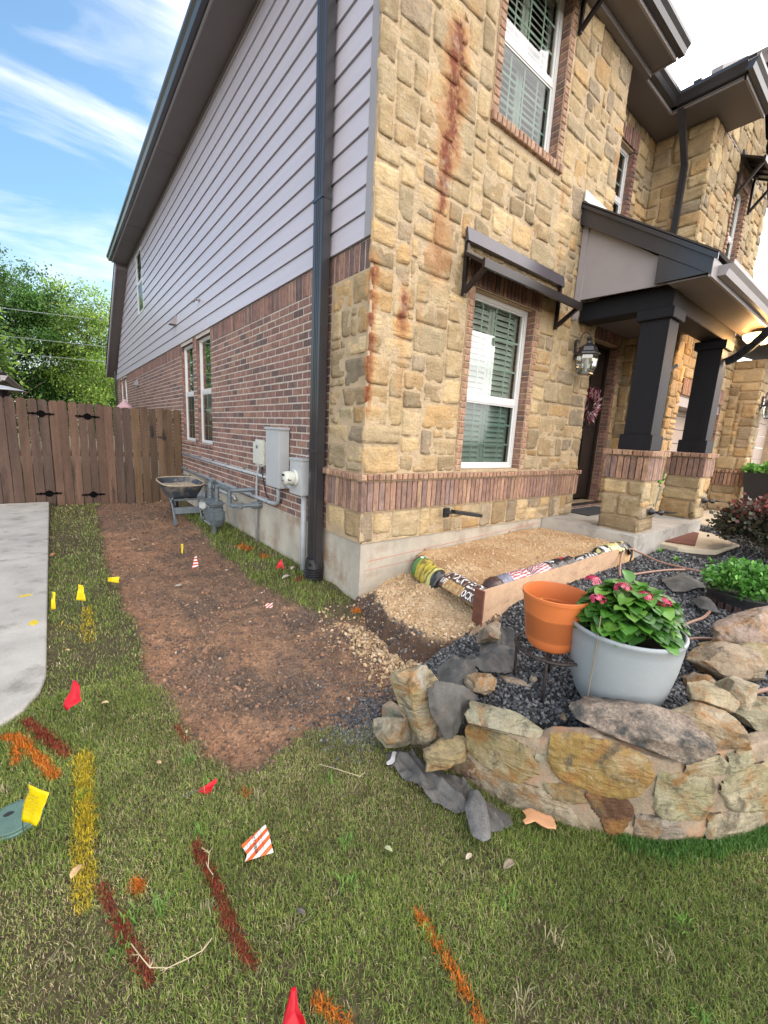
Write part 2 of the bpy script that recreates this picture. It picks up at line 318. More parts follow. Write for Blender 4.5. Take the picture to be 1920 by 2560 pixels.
def bricks(mb, P, u0, u1, z0, z1, holes=(), ln=.235, ht=.079, g=.0155, d=.0045, pal=BR):
    n = max(1, round((z1-z0)/ht)); ht = (z1-z0)/n
    for i in range(n):
        za, zb = z0+i*ht+g/2, z0+(i+1)*ht-g/2; zm = (za+zb)/2
        cuts = [(h[0], h[1]) for h in holes if h[2] < zm < h[3]]
        u = u0-(ln/2 if i % 2 else 0)-random.uniform(0, .01)
        while u < u1:
            ua, ub = max(u, u0)+g/2, min(u+ln, u1)-g/2; u += ln
            for x, y in sub_ranges(ua, ub, cuts):
                if y-x > .02: pillow(mb, P, x, y, za, zb, -.01, d, .004, bcol(pal))
def soldier(mb, P, u0, u1, z0, z1, w_=.066, g=.012, d=.012, pal=BR, d0=-.01, ch=.004):
    n = max(1, round((u1-u0)/w_)); w_ = (u1-u0)/n
    for i in range(n): pillow(mb, P, u0+i*w_+g/2, u0+(i+1)*w_-g/2, z0+g/2, z1-g/2, d0, d, ch, bcol(pal))
def wallplane(mb, P, u0, u1, z0, z1, holes=(), d=0, thick=None, col=(1, 1, 1)):
    us = sorted(set([u0, u1]+[min(max(h[i], u0), u1) for h in holes for i in (0, 1)])); zs = sorted(set([z0, z1]+[min(max(h[i], z0), z1) for h in holes for i in (2, 3)]))
    for a, b in zip(us[:-1], us[1:]):
        for c, e in zip(zs[:-1], zs[1:]):
            m_, k = (a+b)/2, (c+e)/2
            if any(h[0] < m_ < h[1] and h[2] < k < h[3] for h in holes): continue
            mb.add([P(a, c, d), P(b, c, d), P(b, e, d), P(a, e, d)], [(0, 1, 2, 3)], col)
def reveal(mb, P, h, depth, d=0, col=(1, 1, 1)):
    a, b, c, e = h
    for p, q in (((a, c), (a, e)), ((a, e), (b, e)), ((b, e), (b, c)), ((b, c), (a, c))):
        mb.add([P(*p, d), P(*q, d), P(*q, -depth), P(*p, -depth)], [(0, 1, 2, 3)], col)
SP = [(0.368, 0.27, 0.143), (0.31, 0.231, 0.127), (0.443, 0.324, 0.171), (0.399, 0.274, 0.136), (0.328, 0.253, 0.152), (0.385, 0.249, 0.111), (0.392, 0.3, 0.173), (0.272, 0.201, 0.112), (0.463, 0.343, 0.187), (0.333, 0.235, 0.123), (0.368, 0.289, 0.172), (0.419, 0.312, 0.168), (0.328, 0.245, 0.136), (0.254, 0.197, 0.129)]
def ashlar(mb, P, u0, u1, z0, z1, holes=(), unit=.083, D=.023, seed=1, wmax=5, hmax=4, gap=.007, pal=SP, res=.028):
    rnd = random.Random(seed); nu = max(2, round((u1-u0)/unit)); nz = max(1, round((z1-z0)/unit)); du = (u1-u0)/nu; dz = (z1-z0)/nz
    occ = [[False]*nz for _ in range(nu)]
    for i in range(nu):
        for j in range(nz):
            uc, zc = u0+(i+.5)*du, z0+(j+.5)*dz
            if any(h[0] < uc < h[1] and h[2] < zc < h[3] for h in holes): occ[i][j] = True
    for j in range(nz):
        i = 0
        while i < nu:
            if occ[i][j]: i += 1; continue
            if rnd.random() < .13: w_, h = rnd.choice([(1, 2), (2, 1), (2, 4), (1, 1)])
            else: w_, h = rnd.choice([(2, 2), (3, 2), (3, 2), (4, 2), (4, 3), (3, 3), (5, 3), (4, 2), (2, 3), (5, 2), (3, 1)])
            w_ = min(w_, wmax); h = min(h, hmax)
            a = 0
            while a < w_ and i+a < nu and not occ[i+a][j]: a += 1
            w_ = a
            if i+w_ < nu and (i+w_+1 >= nu or occ[i+w_+1][j]) and not occ[i+w_][j]: w_ += 1
            b = 0
            while b < h and j+b < nz and all(not occ[i+k][j+b] for k in range(w_)): b += 1
            h = max(1, b)
            if j+h < nz and j+h+1 >= nz and all(not occ[i+k][j+h] for k in range(w_)): h += 1
            for k in range(w_):
                for q in range(h): occ[i+k][j+q] = True
            stone(mb, P, u0+i*du+gap, u0+(i+w_)*du-gap, z0+j*dz+gap, z0+(j+h)*dz-gap, D, rnd, pal, res)
            i += w_
def stone(mb, P, a, b, c, e, D, rnd, pal, res=.028, edge=.008):
    W_, H_ = b-a, e-c; nu = max(3, int(W_/res)); nv = max(3, int(H_/res)); sd = rnd.uniform(0, 100)
    tu, tv = rnd.uniform(-.008, .008), rnd.uniform(-.008, .008); D = D*rnd.uniform(.75, 1.15)
    ja = [rnd.uniform(-.009, .009) for _ in range(8)]
    k_ = rnd.uniform(.8, 1.2); base = rnd.choice(pal); col = tuple(x*k_ for x in base)
    def fn(s, t):
        x = s*2-1; y = t*2-1
        # rounded rectangle mapping
        r = max(abs(x), abs(y)); corner = (abs(x)*abs(y))**5*.07
        u = (a+b)/2+x*(1-corner)*W_/2; z = (c+e)/2+y*(1-corner)*H_/2; q1, q2, q3, q4 = (1-s)*(1-t), s*(1-t), s*t, (1-s)*t; u += q1*ja[0]+q2*ja[1]+q3*ja[2]+q4*ja[3]; z += q1*ja[4]+q2*ja[5]+q3*ja[6]+q4*ja[7]
        nse = noise.noise(Vector((u*9, z*9, sd)))
        if r > .999: u += noise.noise(Vector((u*14, z*14, sd+5)))*edge*2; z += noise.noise(Vector((u*14, z*14, sd+9)))*edge*2; return P(u, z, -.004)
        ed = min(1, min((1-abs(x))*W_, (1-abs(y))*H_)/2/.014)
        dd = D*(.62+.38*math.sqrt(ed))+nse*.010+abs(noise.noise(Vector((u*9+z*6, z*11, sd))))*.022-.006+tu*x+tv*y
        return P(u, z, max(.004, dd))
    eu, ev = .007/W_, .007/H_
    def rm(q, n_, e): i = round(q*n_); return 0 if i == 0 else 1 if i == n_ else e+(1-2*e)*(i-1)/(n_-2)
    mb.grid(lambda s_, t_: fn(rm(s_, nu+2, eu), rm(t_, nv+2, ev)), nu+2, nv+2, col)
def window(parent, P, u0, u1, z0, z1, set_=.09, name='window', cols=4, rows=3, shut=False, grid=True, frame=.035, label=None, rail=None, lowgrid=True):
    fm = MB(); D0, D1 = -set_-.05, -set_
    def bx(a, b, c, e, d0, d1, mb=fm): mb.prism([(a, c), (b, c), (b, e), (a, e)], d0, d1, P)
    bx(u0, u0+frame, z0, z1, D0, D1); bx(u1-frame, u1, z0, z1, D0, D1); bx(u0+frame, u1-frame, z1-frame, z1, D0, D1-.001); bx(u0+frame, u1-frame, z0, z0+frame, D0, D1-.001)
    w_ = fm.build('window', M['white'], parent)
    if label: w_['label'] = label
    zm = rail if rail else (z0+z1)/2
    f = MB(); s_ = .028; a, b = u0+frame, u1-frame
    bx(a, b, zm-.03, zm+.03, D0+.004, D1-.006, f)
    for (c, e, dd) in ((zm+.03, z1-frame, -.014), (z0+frame, zm-.03, -.004)):
        bx(a, a+s_, c, e, D0+.006, D1-.012, f); bx(b-s_, b, c, e, D0+.006, D1-.012, f)
        bx(a+s_, b-s_, c, c+s_*.7, D0+.006, D1-.013, f); bx(a+s_, b-s_, e-s_*.6, e, D0+.006, D1-.013, f)
    f.build('sash', M['white'], w_)
    if grid:
        g = MB(); 
        for (c, e, on) in ((zm+.03, z1-frame, 1), (z0+frame, zm-.03, lowgrid)):
            if not on: continue
            for i in range(1, cols): x = a+(b-a)*i/cols; bx(x-.009, x+.009, c, e, D0+.012, D0+.018, g)
            for j in range(1, rows): y = c+(e-c)*j/rows; bx(a, b, y-.009, y+.009, D0+.0125, D0+.0175, g)
        g.build('muntin', mat_mint, w_)
    for (c, e, mt, dz) in ((zm+.03, z1-frame, 'glass', -.022), (z0+frame, zm-.03, 'screen', -.018)):
        p = MB(); p.add([P(a+.01, c, D1+dz), P(b-.01, c, D1+dz), P(b-.01, e, D1+dz), P(a+.01, e, D1+dz)], [(0, 1, 2, 3)]); p.build('pane', M[mt], w_)
    if shut:
        s = MB(); dd = D0-.075
        half = (a+b)/2
        for (x0, x1) in ((a, half-.003), (half+.003, b)):
            for x in (x0, x1-.05): bx(x, x+.05, z0, z1, dd, dd+.03, s)
            y = z0+.06
            for yy in (z0, z1-.07, zm-.04): bx(x0+.05, x1-.05, yy, yy+.07, dd+.002, dd+.028, s)
            while y < z1-.1:
                if abs(y-zm) > .06:
                    q = [P(x0+.05, y, dd+.040), P(x1-.05, y, dd+.040), P(x1-.05, y+.052, dd+.005), P(x0+.05, y+.052, dd+.005)]
                    q2 = [P(x0+.05, y+.007, dd+.042), P(x1-.05, y+.007, dd+.042), P(x1-.05, y+.059, dd+.007), P(x0+.05, y+.059, dd+.007)]
                    s.hexa(q+q2)
                y += .058
        s.build('shutter', M['shutter'], w_)
    k = MB(); dp = -.45 if shut else -.30
    k.add([P(u0, z0, dp), P(u1, z0, dp), P(u1, z1, dp), P(u0, z1, dp)], [(0, 1, 2, 3)]); reveal(k, P, (u0, u1, z0, z1), -dp, D0-.001)
    k.build('room_beyond', M['dark'], w_)
    if not shut:
        bl = MB(); bl.add([P(u0, z0, D0-.06), P(u1, z0, D0-.06), P(u1, z1, D0-.06), P(u0, z1, D0-.06)], [(0, 1, 2, 3)]); bl.build('blind', mat_blind, w_)
    return w_
mat_mint = mat('muntin', (.50, .60, .53), .4, var=0)
mat_blind = mat('window_blind', (.10, .13, .115), .7, var=.1)
# ---------------------------------------------------------------- house
GZ = -.35
FT = .57; SB = 3.09; EZ = 6.10; YB = 17.1; YR = 12.65
H = thing('house', 'two-storey suburban house with tan stone front, brown brick and greige lap siding on its side', 'house', (0, 0, 0))
b = MB(); b.box(0.004, 3.62, 0.004, YB, GZ, FT-.002); b.build('foundation', M['concrete'], H, bevel=.006)
Sd = side(0); Fp = front(0)
win_side = [(4.45, 5.32, 1.22, 3.03), (5.56, 6.43, 1.22, 3.03), (14.4, 15.25, 1.22, 3.03), (15.5, 16.3, 1.22, 3.03)]
# side brick
b = MB(); wallplane(b, Sd, .60, YB, FT, SB-.23, win_side); 

wallplane(b, Sd, .02, YB, SB-.23, SB, [(h[0], h[1], 2, h[3]) for h in win_side], d=-.0005); b.build('wall_mortar', M['mortar'], H)
for h in win_side: rv = MB(); reveal(rv, Sd, h, .1, col=(.13, .085, .075)); rv.build('window_reveal', M['brick'], H)
b = MB()
bricks(b, Sd, .60, 9.0, FT, SB-.23, win_side); bricks(b, Sd, 9.0, YB, FT, SB-.23, win_side)
u = .03
for a_, b_ in sub_ranges(.03, YB, [(h[0], h[1]) for h in win_side]): soldier(b, Sd, a_, b_, SB-.23, SB, w_=.079, g=.014, d=.006)
# brick jambs inside the reveals
for h in win_side:
    for uu, sg in ((h[0], 1), (h[1], -1)):
        z = h[2]
        while z < h[3]:
            pillow(b, lambda p, q, d, uu=uu, sg=sg: (p, uu+sg*d, q), .012, .09, z+.006, z+.072, -.002, .006, .003, bcol()); z += .079
    soldier(b, Sd, h[0]-.08, h[1]+.03, h[2]-.065, h[2]-.004, d=.035, ch=.005)
b.build('brick_wall', M['brick'], H)
for i, h in enumerate(win_side): window(H, Sd, h[0]+.004, h[1]-.004, h[2]+.002, h[3], set_=.055, cols=3, rows=3, frame=.035, label='tall narrow side window in a brick recess' if i < 2 else None)
# siding: lap boards
upw = (10.25, 11.15, 4.43, 5.98)
b = MB(); z = SB+.005; first = True; lap = .1945
def yend(z): return YR if z > 6.1 else min(YB, YR+(6.1-z)/.62*.93)
rows_ = []
while z < EZ-.01:
    z1 = min(z+lap, EZ); ye = yend((z+z1)/2)
    for a_, c_ in sub_ranges(.10, ye, [(upw[0], upw[1])] if (upw[2] < (z+z1)/2 < upw[3]) else []):
        # break into boards with butt joints
        u = a_; 
        while u < c_-.01:
            e_ = min(u+(3.66 if u > a_+.01 else random.uniform(1.2, 3.5)), c_)
            if c_-e_ < .4: e_ = c_
            dd = random.uniform(-.0008, .0008)
            b.hexa([Sd(u+.001, z, .002), Sd(e_-.001, z, .002), Sd(e_-.001, z, .026+dd), Sd(u+.001, z, .026+dd), Sd(u+.001, z1-.006, .0), Sd(e_-.001, z1-.006, .0), Sd(e_-.001, z1-.006, .009+dd), Sd(u+.001, z1-.006, .009+dd)])
            u = e_
    z = z1
b.build('lap_siding', M['siding'], H)
b = MB(); wallplane(b, Sd, .03, YR, SB, EZ, [upw], d=-.004)
b.add([Sd(YR, SB, -.004), Sd(YB, SB, -.004), Sd(YB, 3.5, -.004), Sd(YR, EZ, -.004)], [(0, 1, 2, 3)]); b.build('siding_underlay', M['dark'], H)
b = MB(); b.prism([(.012, SB+.004), (.10, SB+.004), (.10, EZ), (.012, EZ)], -.01, .026, Sd); b.build('corner_board', M['trim'], H)
window(H, Sd, *upw[:2], *upw[2:], set_=-.02, cols=2, rows=3, frame=.06, label='white second-floor window in the lap siding')
# soffit, fascia, gutter on the side
b = MB(); b.box(-.40, .0, -.45, YR, EZ, EZ+.02)
for y in (2.2, 5.9, 9.5): b.box(-.40, 0, y, y+.012, EZ-.004, EZ-.0005)
b.box(-.03, .0, .03, YR, EZ-.06, EZ-.001); b.build('soffit', M['soffit'], H)
def gutter(mb, pts_in, z, h=.125, wd=.12, nrm=(-1, 0, 0)):
    """K-style gutter along a straight run; nrm points outward"""
    a, c_ = Vector(pts_in[0]), Vector(pts_in[1]); n_ = Vector(nrm)
    prof = [(0, 0), (wd*.55, 0), (wd*.72, h*.42), (wd*.97, h*.72), (wd, h), (wd*.93, h), (wd*.9, h*.76), (0, h*.75)]
    vs = []; k = len(prof)
    for p in (a, c_): vs += [p+n_*d+Vector((0, 0, z+q)) for d, q in prof]
    mb.add(vs, [(i, (i+1) % k, k+(i+1) % k, k+i) for i in range(k)]+[tuple(range(k))[::-1], tuple(range(k, 2*k))])
b = MB(); b.box(-.415, -.395, -.47, YR, EZ-.01, EZ+.15); b.build('fascia', M['trim'], H)
b = MB(); gutter(b, ((-.416, -.52, 0), (-.416, YR+.05, 0)), EZ+.03); b.build('gutter', M['bronze'], H)
# rear slope: rake boards and lower eave
b = MB()
def rk(y): return 6.12-(y-YR)*.60
b.hexa([(-.30, YR, rk(YR)-.16), (.0, YR, rk(YR)-.16), (0, YB+.25, rk(YB+.25)-.1), (-.30, YB+.25, rk(YB+.25)-.1), (-.30, YR, rk(YR)+.05), (0, YR, rk(YR)+.05), (0, YB+.25, rk(YB+.25)+.05), (-.30, YB+.25, rk(YB+.25)+.05)]); b.build('rake_soffit', M['soffit'], H)
b = MB(); b.hexa([(-.33, YR-.02, rk(YR)-.19), (-.302, YR-.02, rk(YR)-.19), (-.302, YB+.3, rk(YB+.3)-.14), (-.33, YB+.3, rk(YB+.3)-.14), (-.33, YR-.02, rk(YR)+.08), (-.302, YR-.02, rk(YR)+.08), (-.302, YB+.3, rk(YB+.3)+.08), (-.33, YB+.3, rk(YB+.3)+.08)]); b.build('rake_board', M['trim'], H)
# downspouts
def downspout(mb, x, y, z0, z1, wx=.075, wy=.10):
    mb.bbox(x-wx/2, x+wx/2, y-wy/2, y+wy/2, z0, z1, .008)
    for k in range(-1, 2): mb.box(x-wx/2-.004, x-wx/2+.002, y+k*.03-.006, y+k*.03+.006, z0+.01, z1-.01)
    for zz in (z0+1.2, z0+3.4): mb.box(x-wx/2-.006, x+wx/2+.003, y-wy/2-.004, y+wy/2+.004, zz, zz+.03)
b = MB(); downspout(b, -.085, .69, .14, 5.75, .085, .175)
b.bar((-.085, .69, 5.72), (-.46, .69, 6.12), .15, .09); ds = b.build('downspout', M['bronze'], H)
b = MB(); pts = []; rr = []
for i in range(22): z = .16-i*.0125; pts.append((-.085-.02*(i/21)**2, .69+.0*i, z)); rr.append(.083 if i % 2 else .098)
b.tube(pts, rr, 18); b.build('drain_hose', M['black_plastic'], ds, smooth=False)
b = MB(); b.tube([(-.085, .69, .165), (-.085, .69, .26)], [.098, .083], 18); b.prism([(.62, .20), (.70, .20), (.70, .225), (.62, .225)], .171, .173, Sd, (1, 1, 1)); b.build('rubber_coupling', M['black_plastic'], ds)
# front stone wall
lw = (1.22, 2.26, 1.23, 3.0); uw = (1.32, 2.32, 4.5, 6.0)
holes = [(lw[0]-.10, lw[1]+.10, 1.19, lw[3]+.24), (uw[0]-.09, uw[1]+.09, uw[2]-.12, EZ)]
XE = 3.66
MT = (.42, .32, .20)
b = MB(); wallplane(b, Fp, 0, XE, FT, EZ+.02, [lw, uw], d=.013, col=MT); b.build('front_mortar', M['mortar_stained'], H)
b = MB(); wallplane(b, Sd, -.013, .60, FT, SB-.23, d=.013)
b.build('side_mortar', M['mortar_tan'], H); b = MB(); b.box(-.022, .004, -.0122, .012, FT+.01, EZ); b.build('corner_mortar', M['mortar_tan'], H); b = MB(); b.box(XE-.02, XE, 0.001, .4, FT, EZ)
for h in (lw, uw): reveal(b, Fp, h, .13)
b.build('stone_mortar', M['mortar_tan'], H)
b = MB(); ashlar(b, Fp, -.035, XE+.02, FT+.0, .855, seed=3, hmax=3, unit=.071); ashlar(b, Sd, .01, .585, FT+.03, .855, seed=5); b.build('stone_base', M['stone'], H, smooth=True); b = MB()
ashlar(b, Fp, -.035, XE+.02, 1.205, EZ, holes, seed=21)
ashlar(b, Sd, .01, .585, 1.205, SB-.235, seed=33)
ashlar(b, lambda u, z, d: (XE+.02+d, u, z), .0, .35, .6, EZ, seed=9)
b.build('stone_veneer', M['stone'], H, smooth=True)
BT = [(0.253, 0.149, 0.105), (0.299, 0.178, 0.121), (0.23, 0.138, 0.105), (0.196, 0.121, 0.095), (0.333, 0.207, 0.137), (0.265, 0.161, 0.116), (0.207, 0.138, 0.116)]
BL = [(.33, .20, .13), (.30, .17, .11), (.36, .23, .15), (.27, .16, .11)]
b = MB(); soldier(b, Fp, -.05, XE+.03, .86, 1.135, d=.045, pal=BT, w_=.066); soldier(b, Sd, .005, .60, .86, 1.135, d=.045, pal=BT, w_=.066)
soldier(b, Fp, -.075, XE+.05, 1.14, 1.205, d=.075, pal=BL, w_=.066, ch=.008); soldier(b, Sd, .0, .60, 1.14, 1.205, d=.075, pal=BL, w_=.066, ch=.008); b.build('brick_band', M['brick'], H)
b = MB(); wallplane(b, Fp, -.03, XE+.01, .855, 1.2, d=.03); wallplane(b, Sd, -.03, .6, .855, 1.2, d=.03); b.build('band_mortar', M['mortar_tan'], H)
def jambs(b, P, h, y0, dep=.075, xax=True, hi=99):
    z = h[2]-.02
    while z < min(h[3], hi):
        for (p, q) in ((h[0]-.085, h[0]-.004), (h[1]+.004, h[1]+.085)): pillow(b, P, p, q, z+.005, z+.058, -.01, .034, .007, bcol(BL))
        for uu, sg in ((h[0], 1), (h[1], -1)): pillow(b, lambda p, q, d, uu=uu, sg=sg: (uu+sg*d, p, q), y0-.02, y0+dep, z+.005, z+.056, -.004, .006, .003, bcol(BR))
        z += .064
for h in (lw, uw):
    b = MB(); jambs(b, Fp, h, 0, hi=EZ-.1)
    if h is lw: soldier(b, Fp, lw[0]-.10, lw[1]+.10, lw[3]+.005, lw[3]+.23, d=.03, pal=BR)
    else: soldier(b, Fp, uw[0]-.10, uw[1]+.10, uw[2]-.10, uw[2]-.01, d=.055, pal=BL, w_=.066, ch=.008)
    sr = b.build('window_surround', M['brick'], H)
    for u0_, u1_ in ((h[0]-.09, h[0]), (h[1], h[1]+.09)): b = MB(); b.prism([(u0_, h[2]-.1), (u1_, h[2]-.1), (u1_, h[3]), (u0_, h[3])], 0, .024, Fp); b.build('surround_mortar', M['mortar_tan'], sr)
window(H, Fp, lw[0]+.012, lw[1]-.012, lw[2]+.002, lw[3], set_=.075, shut=True, frame=.045, rail=1.98, label='white framed front window with louvered shutters behind the glass')
window(H, Fp, uw[0]+.012, uw[1]-.012, uw[2]+.002, uw[3], set_=.075, shut=True, frame=.045, rail=5.22, label='white framed upper front window')
# awning over lower window
def awning(x0, x1, zb, zf, yo, foot, label=None):
    a = thing('awning', label or '', 'awning')
    return a
def awning_parts(x0, x1, zb, zf, yo, foot, y0=0, parent=None):
    r = MB(); r.hexa([(x0, y0-.085, zb-.12), (x1, y0-.085, zb-.12), (x1, y0-.04, zb-.12), (x0, y0-.04, zb-.12), (x0, y0-.06, zb), (x1, y0-.06, zb), (x1, y0-.04, zb), (x0, y0-.04, zb)]); r.build('flashing_plate', M['plate'], parent)
    r = MB(); zw = zf+.15; n_ = 4
    for i in range(n_):
        a_, c_ = x0+(x1-x0)*i/n_+.012, x0+(x1-x0)*(i+1)/n_-.012
        r.hexa([(a_, y0-yo, zf), (c_, y0-yo, zf), (c_, y0-.05, zw), (a_, y0-.05, zw), (a_, y0-yo, zf+.01), (c_, y0-yo, zf+.01), (c_, y0-.05, zw+.01), (a_, y0-.05, zw+.01)])
    for i in range(n_+1):
        x = x0+(x1-x0)*i/n_; r.bar((x, y0-yo, zf+.0), (x, y0-.05, zw), .03, .03)
    r.build('canopy', M['awning'], parent)
    f = MB(); f.bar((x0-.02, y0-yo, zf), (x1+.02, y0-yo, zf), .03, .075); f.bar((x0, y0-.055, zw), (x1, y0-.055, zw), .03, .04)
    f.build('edge_frame', M['awning'], parent)
    for x in (x0+.03, x1-.03):
        k = MB(); k.bar((x, y0-.045, foot), (x, y0-yo+.01, zf-.02), .035, .04); k.bar((x, y0-.045, foot-.03), (x, y0-.045, zb-.12), .035, .03); k.build('bracket', M['awning'], parent)
A = thing('window_awning', 'dark brown metal awning on struts above the lower front window', 'awning'); awning_parts(1.0, 2.68, 3.45, 3.08, .30, 2.90, 0, A)
A = thing('window_awning', 'dark metal awning strut at the top edge above the upper front window', 'awning'); awning_parts(1.2, 2.48, 6.08, 5.9, .27, 5.72, 0, A)
# front eave of the first bay
b = MB(); b.box(-.40, 4.02, -.32, -.005, EZ, EZ+.02); b.box(XE+.025, 4.02, 0.01, .34, EZ, EZ+.02); b.box(-.02, 4.0, -.10, -.03, EZ-.07, EZ-.001); b.build('soffit', M['soffit'], H)
b = MB(); b.box(-.4, 4.05, -.345, -.322, EZ-.012, EZ+.16); b.box(4.03, 4.055, -.345, -.02, EZ-.012, EZ+.16); b.build('fascia', M['trim'], H)
b = MB(); gutter(b, ((-.52, -.346, 0), (4.10, -.346, 0)), EZ+.03, nrm=(0, -1, 0)); b.build('gutter', M['bronze'], H)
# recess wall above porch (Y = .35)
YW = .35; Rp = front(YW)
rw = (3.98, 4.76, 4.45, 5.72); dr = (4.12, 5.14, .62, 3.12)
b = MB(); wallplane(b, Rp, XE, 5.6, .5, EZ, [rw, dr]); reveal(b, Rp, rw, .1); reveal(b, Rp, dr, .2); b.build('recess_mortar', M['mortar_tan'], H)
b = MB(); ashlar(b, Rp, XE+.02, 5.42, 3.35, EZ, [(rw[0]-.1, rw[1]+.1, rw[2]-.1, rw[3]+.1)], seed=41)
b.build('recess_stone', M['stone'], H, smooth=True)
b = MB(); ashlar(b, Rp, 5.22, 6.6, .6, 3.3, [], seed=42); b.build('entry_stone', M['stone'], H, smooth=True)
b = MB(); ashlar(b, Rp, XE+.02, 4.02, .6, 3.3, [], seed=43); b.build('entry_stone', M['stone'], H, smooth=True)
for h, nm in ((rw, 'window_surround'), (dr, 'door_surround')):
    b = MB(); z = h[2]
    while z < h[3]:
        for (p, q) in ((h[0]-.085, h[0]-.004), (h[1]+.004, h[1]+.085)): pillow(b, Rp, p, q, z+.005, z+.055, -.01, .03, .005, bcol(BR))
        for uu, sg in ((h[0], 1), (h[1], -1)): pillow(b, lambda p, q, d, uu=uu, sg=sg: (uu+sg*d, p, q), YW-.02, YW+.09, z+.004, z+.056, -.004, .006, .003, bcol(BR))
        z += .0595
    soldier(b, Rp, h[0]-.1, h[1]+.1, h[3]+.01, h[3]+.24, d=.03); b.build(nm, M['brick'], H)
window(H, Rp, *rw, set_=.06, frame=.04, cols=3, rows=3, label='white framed second-floor window in the recess over the porch')
b = MB(); b.box(XE, 5.6, -.0, YW, EZ+.001, EZ+.021); b.build('soffit', M['soffit'], H)
b = MB(); b.box(4.056, 4.93, -.02, .0, EZ-.012, EZ+.16); b.build('fascia', M['trim'], H)
b = MB(); gutter(b, ((4.06, -.02, 0), (4.93, -.02, 0)), EZ+.03, nrm=(0, -1, 0)); b.build('gutter', M['bronze'], H)
# second bay: side face X=5.4, front Y=-.4
X2 = 5.42; Y2 = -.40; S2 = side(X2); F2 = front(Y2); XG0, XG1 = 5.88, 8.20; HDR = 2.42
w2 = (6.72, 7.30, 4.40, 5.78)
b = MB(); wallplane(b, S2, Y2, YW, .3, EZ); wallplane(b, F2, X2, 8.52, .3, EZ, [w2, (XG0, XG1, .2, HDR)]); reveal(b, F2, w2, .1); reveal(b, F2, (XG0, XG1, .2, HDR), .35); b.box(8.5, 8.52, Y2+.001, .4, .3, EZ); b.build('stone_mortar', M['mortar_tan'], H)
b = MB(); ashlar(b, S2, Y2-.03, YW, .45, EZ, seed=51); hb = [(XG0-.02, XG1+.02, 0, HDR+.28), (w2[0]-.09, w2[1]+.09, w2[2]-.1, w2[3]+.1)]
ashlar(b, F2, X2-.03, 8.54, .45, EZ, hb, seed=52); b.build('stone_veneer', M['stone'], H, smooth=True)
b = MB(); soldier(b, F2, XG0, XG1, HDR+.01, HDR+.27, d=.035, pal=BT); b.build('garage_header', M['brick'], H)
b = MB(); h = w2; z = h[2]
while z < h[3]:
    for (p, q) in ((h[0]-.085, h[0]-.004), (h[1]+.004, h[1]+.085)): pillow(b, F2, p, q, z+.005, z+.055, -.01, .034, .005, bcol(BL))
    pillow(b, lambda p, q, d: (h[1]-d, p, q), Y2, Y2+.09, z+.004, z+.056, -.004, .006, .003, bcol(BR)); z += .064
soldier(b, F2, w2[0]-.09, w2[1]+.09, w2[3]+.0, w2[3]+.2, d=.03); soldier(b, F2, w2[0]-.09, w2[1]+.09, w2[2]-.1, w2[2], d=.05, pal=BL); b.build('window_surround', M['brick'], H)
b = MB(); z = .5
while z < HDR: pillow(b, lambda p, q, d: (XG1-d, p, q), Y2, Y2+.3, z+.004, z+.056, -.004, .006, .003, bcol(BR)); z += .0595
b.build('garage_jamb', M['brick'], H)
window(H, F2, *w2, set_=.06, frame=.04, cols=3, rows=3, label='white framed upper window beside the far stone corner')
def garage(x0, x1, y, z0, z1, parent):
    g = MB(); n_ = 8; hh = (z1-z0)/n_
    for i in range(n_):
        g.bbox(x0, x1, y, y+.04, z0+i*hh+.004, z0+(i+1)*hh-.004, .006)
    return g.build('garage_door', M['garage'], parent)
garage(XG0, XG1, Y2+.33, .40, HDR, H)
b = MB(); b.box(XG0, XG1, Y2+.02, Y2+.32, HDR-.16, HDR); b.box(XG0, XG0+.03, Y2+.28, Y2+.33, .4, HDR-.16); b.build('garage_trim', M['trim'], H)
b = MB(); b.box(4.92, 5.90, -.80, YW, EZ+.002, EZ+.022); b.box(5.9, 8.9, -.42, -.4, EZ, EZ+.02); b.build('soffit', M['soffit'], H)
b = MB(); b.box(4.93, 4.955, -.82, -.02, EZ-.012, EZ+.16); b.box(4.93, 5.9, -.825, -.80, EZ-.012, EZ+.16); b.build('fascia', M['trim'], H)
b = MB(); gutter(b, ((4.93, -.84, 0), (4.93, -.02, 0)), EZ+.03); gutter(b, ((4.85, -.826, 0), (5.92, -.826, 0)), EZ+.03, nrm=(0, -1, 0)); b.build('gutter', M['bronze'], H)
b = MB(); downspout(b, X2-.075, -.13, 3.2, 5.6, .06, .085); b.bar((X2-.075, -.13, 5.58), (4.93, -.13, 6.12), .075, .055); b.build('downspout', M['bronze'], H)
# second bay gable above the eave return
b = MB(); b.hexa([(5.0, -.52, 6.26), (7.0, -.52, 7.5), (7.0, -.4, 7.5), (5.0, -.4, 6.26), (5.0, -.52, 6.44), (7.0, -.52, 7.68), (7.0, -.4, 7.68), (5.0, -.4, 6.44)]); b.hexa([(9.0, -.52, 6.26), (7.0, -.52, 7.5), (7.0, -.4, 7.5), (9.0, -.4, 6.26), (9.0, -.52, 6.44), (7.0, -.52, 7.68), (7.0, -.4, 7.68), (9.0, -.4, 6.44)]); b.build('rake_board', M['trim'], H)
b = MB(); b.prism([(5.42, EZ+.03), (8.5, EZ+.03), (7.0, 7.4)], -.02, .008, F2); b.build('gable_face', M['mortar_tan'], H)
b = MB(); ashlar(b, F2, 5.75, 8.2, EZ+.03, 6.42, seed=81); ashlar(b, F2, 6.2, 7.8, 6.42, 6.8, seed=82); ashlar(b, F2, 6.6, 7.35, 6.8, 7.1, seed=83); b.build('gable_stone', M['stone'], H, smooth=True)
A = thing('window_awning', 'dark metal awning over the far upper window at the right edge', 'awning', (7, Y2, 5.9)); awning_parts(6.60, 7.45, 6.16, 5.92, .34, 5.55, Y2, A)
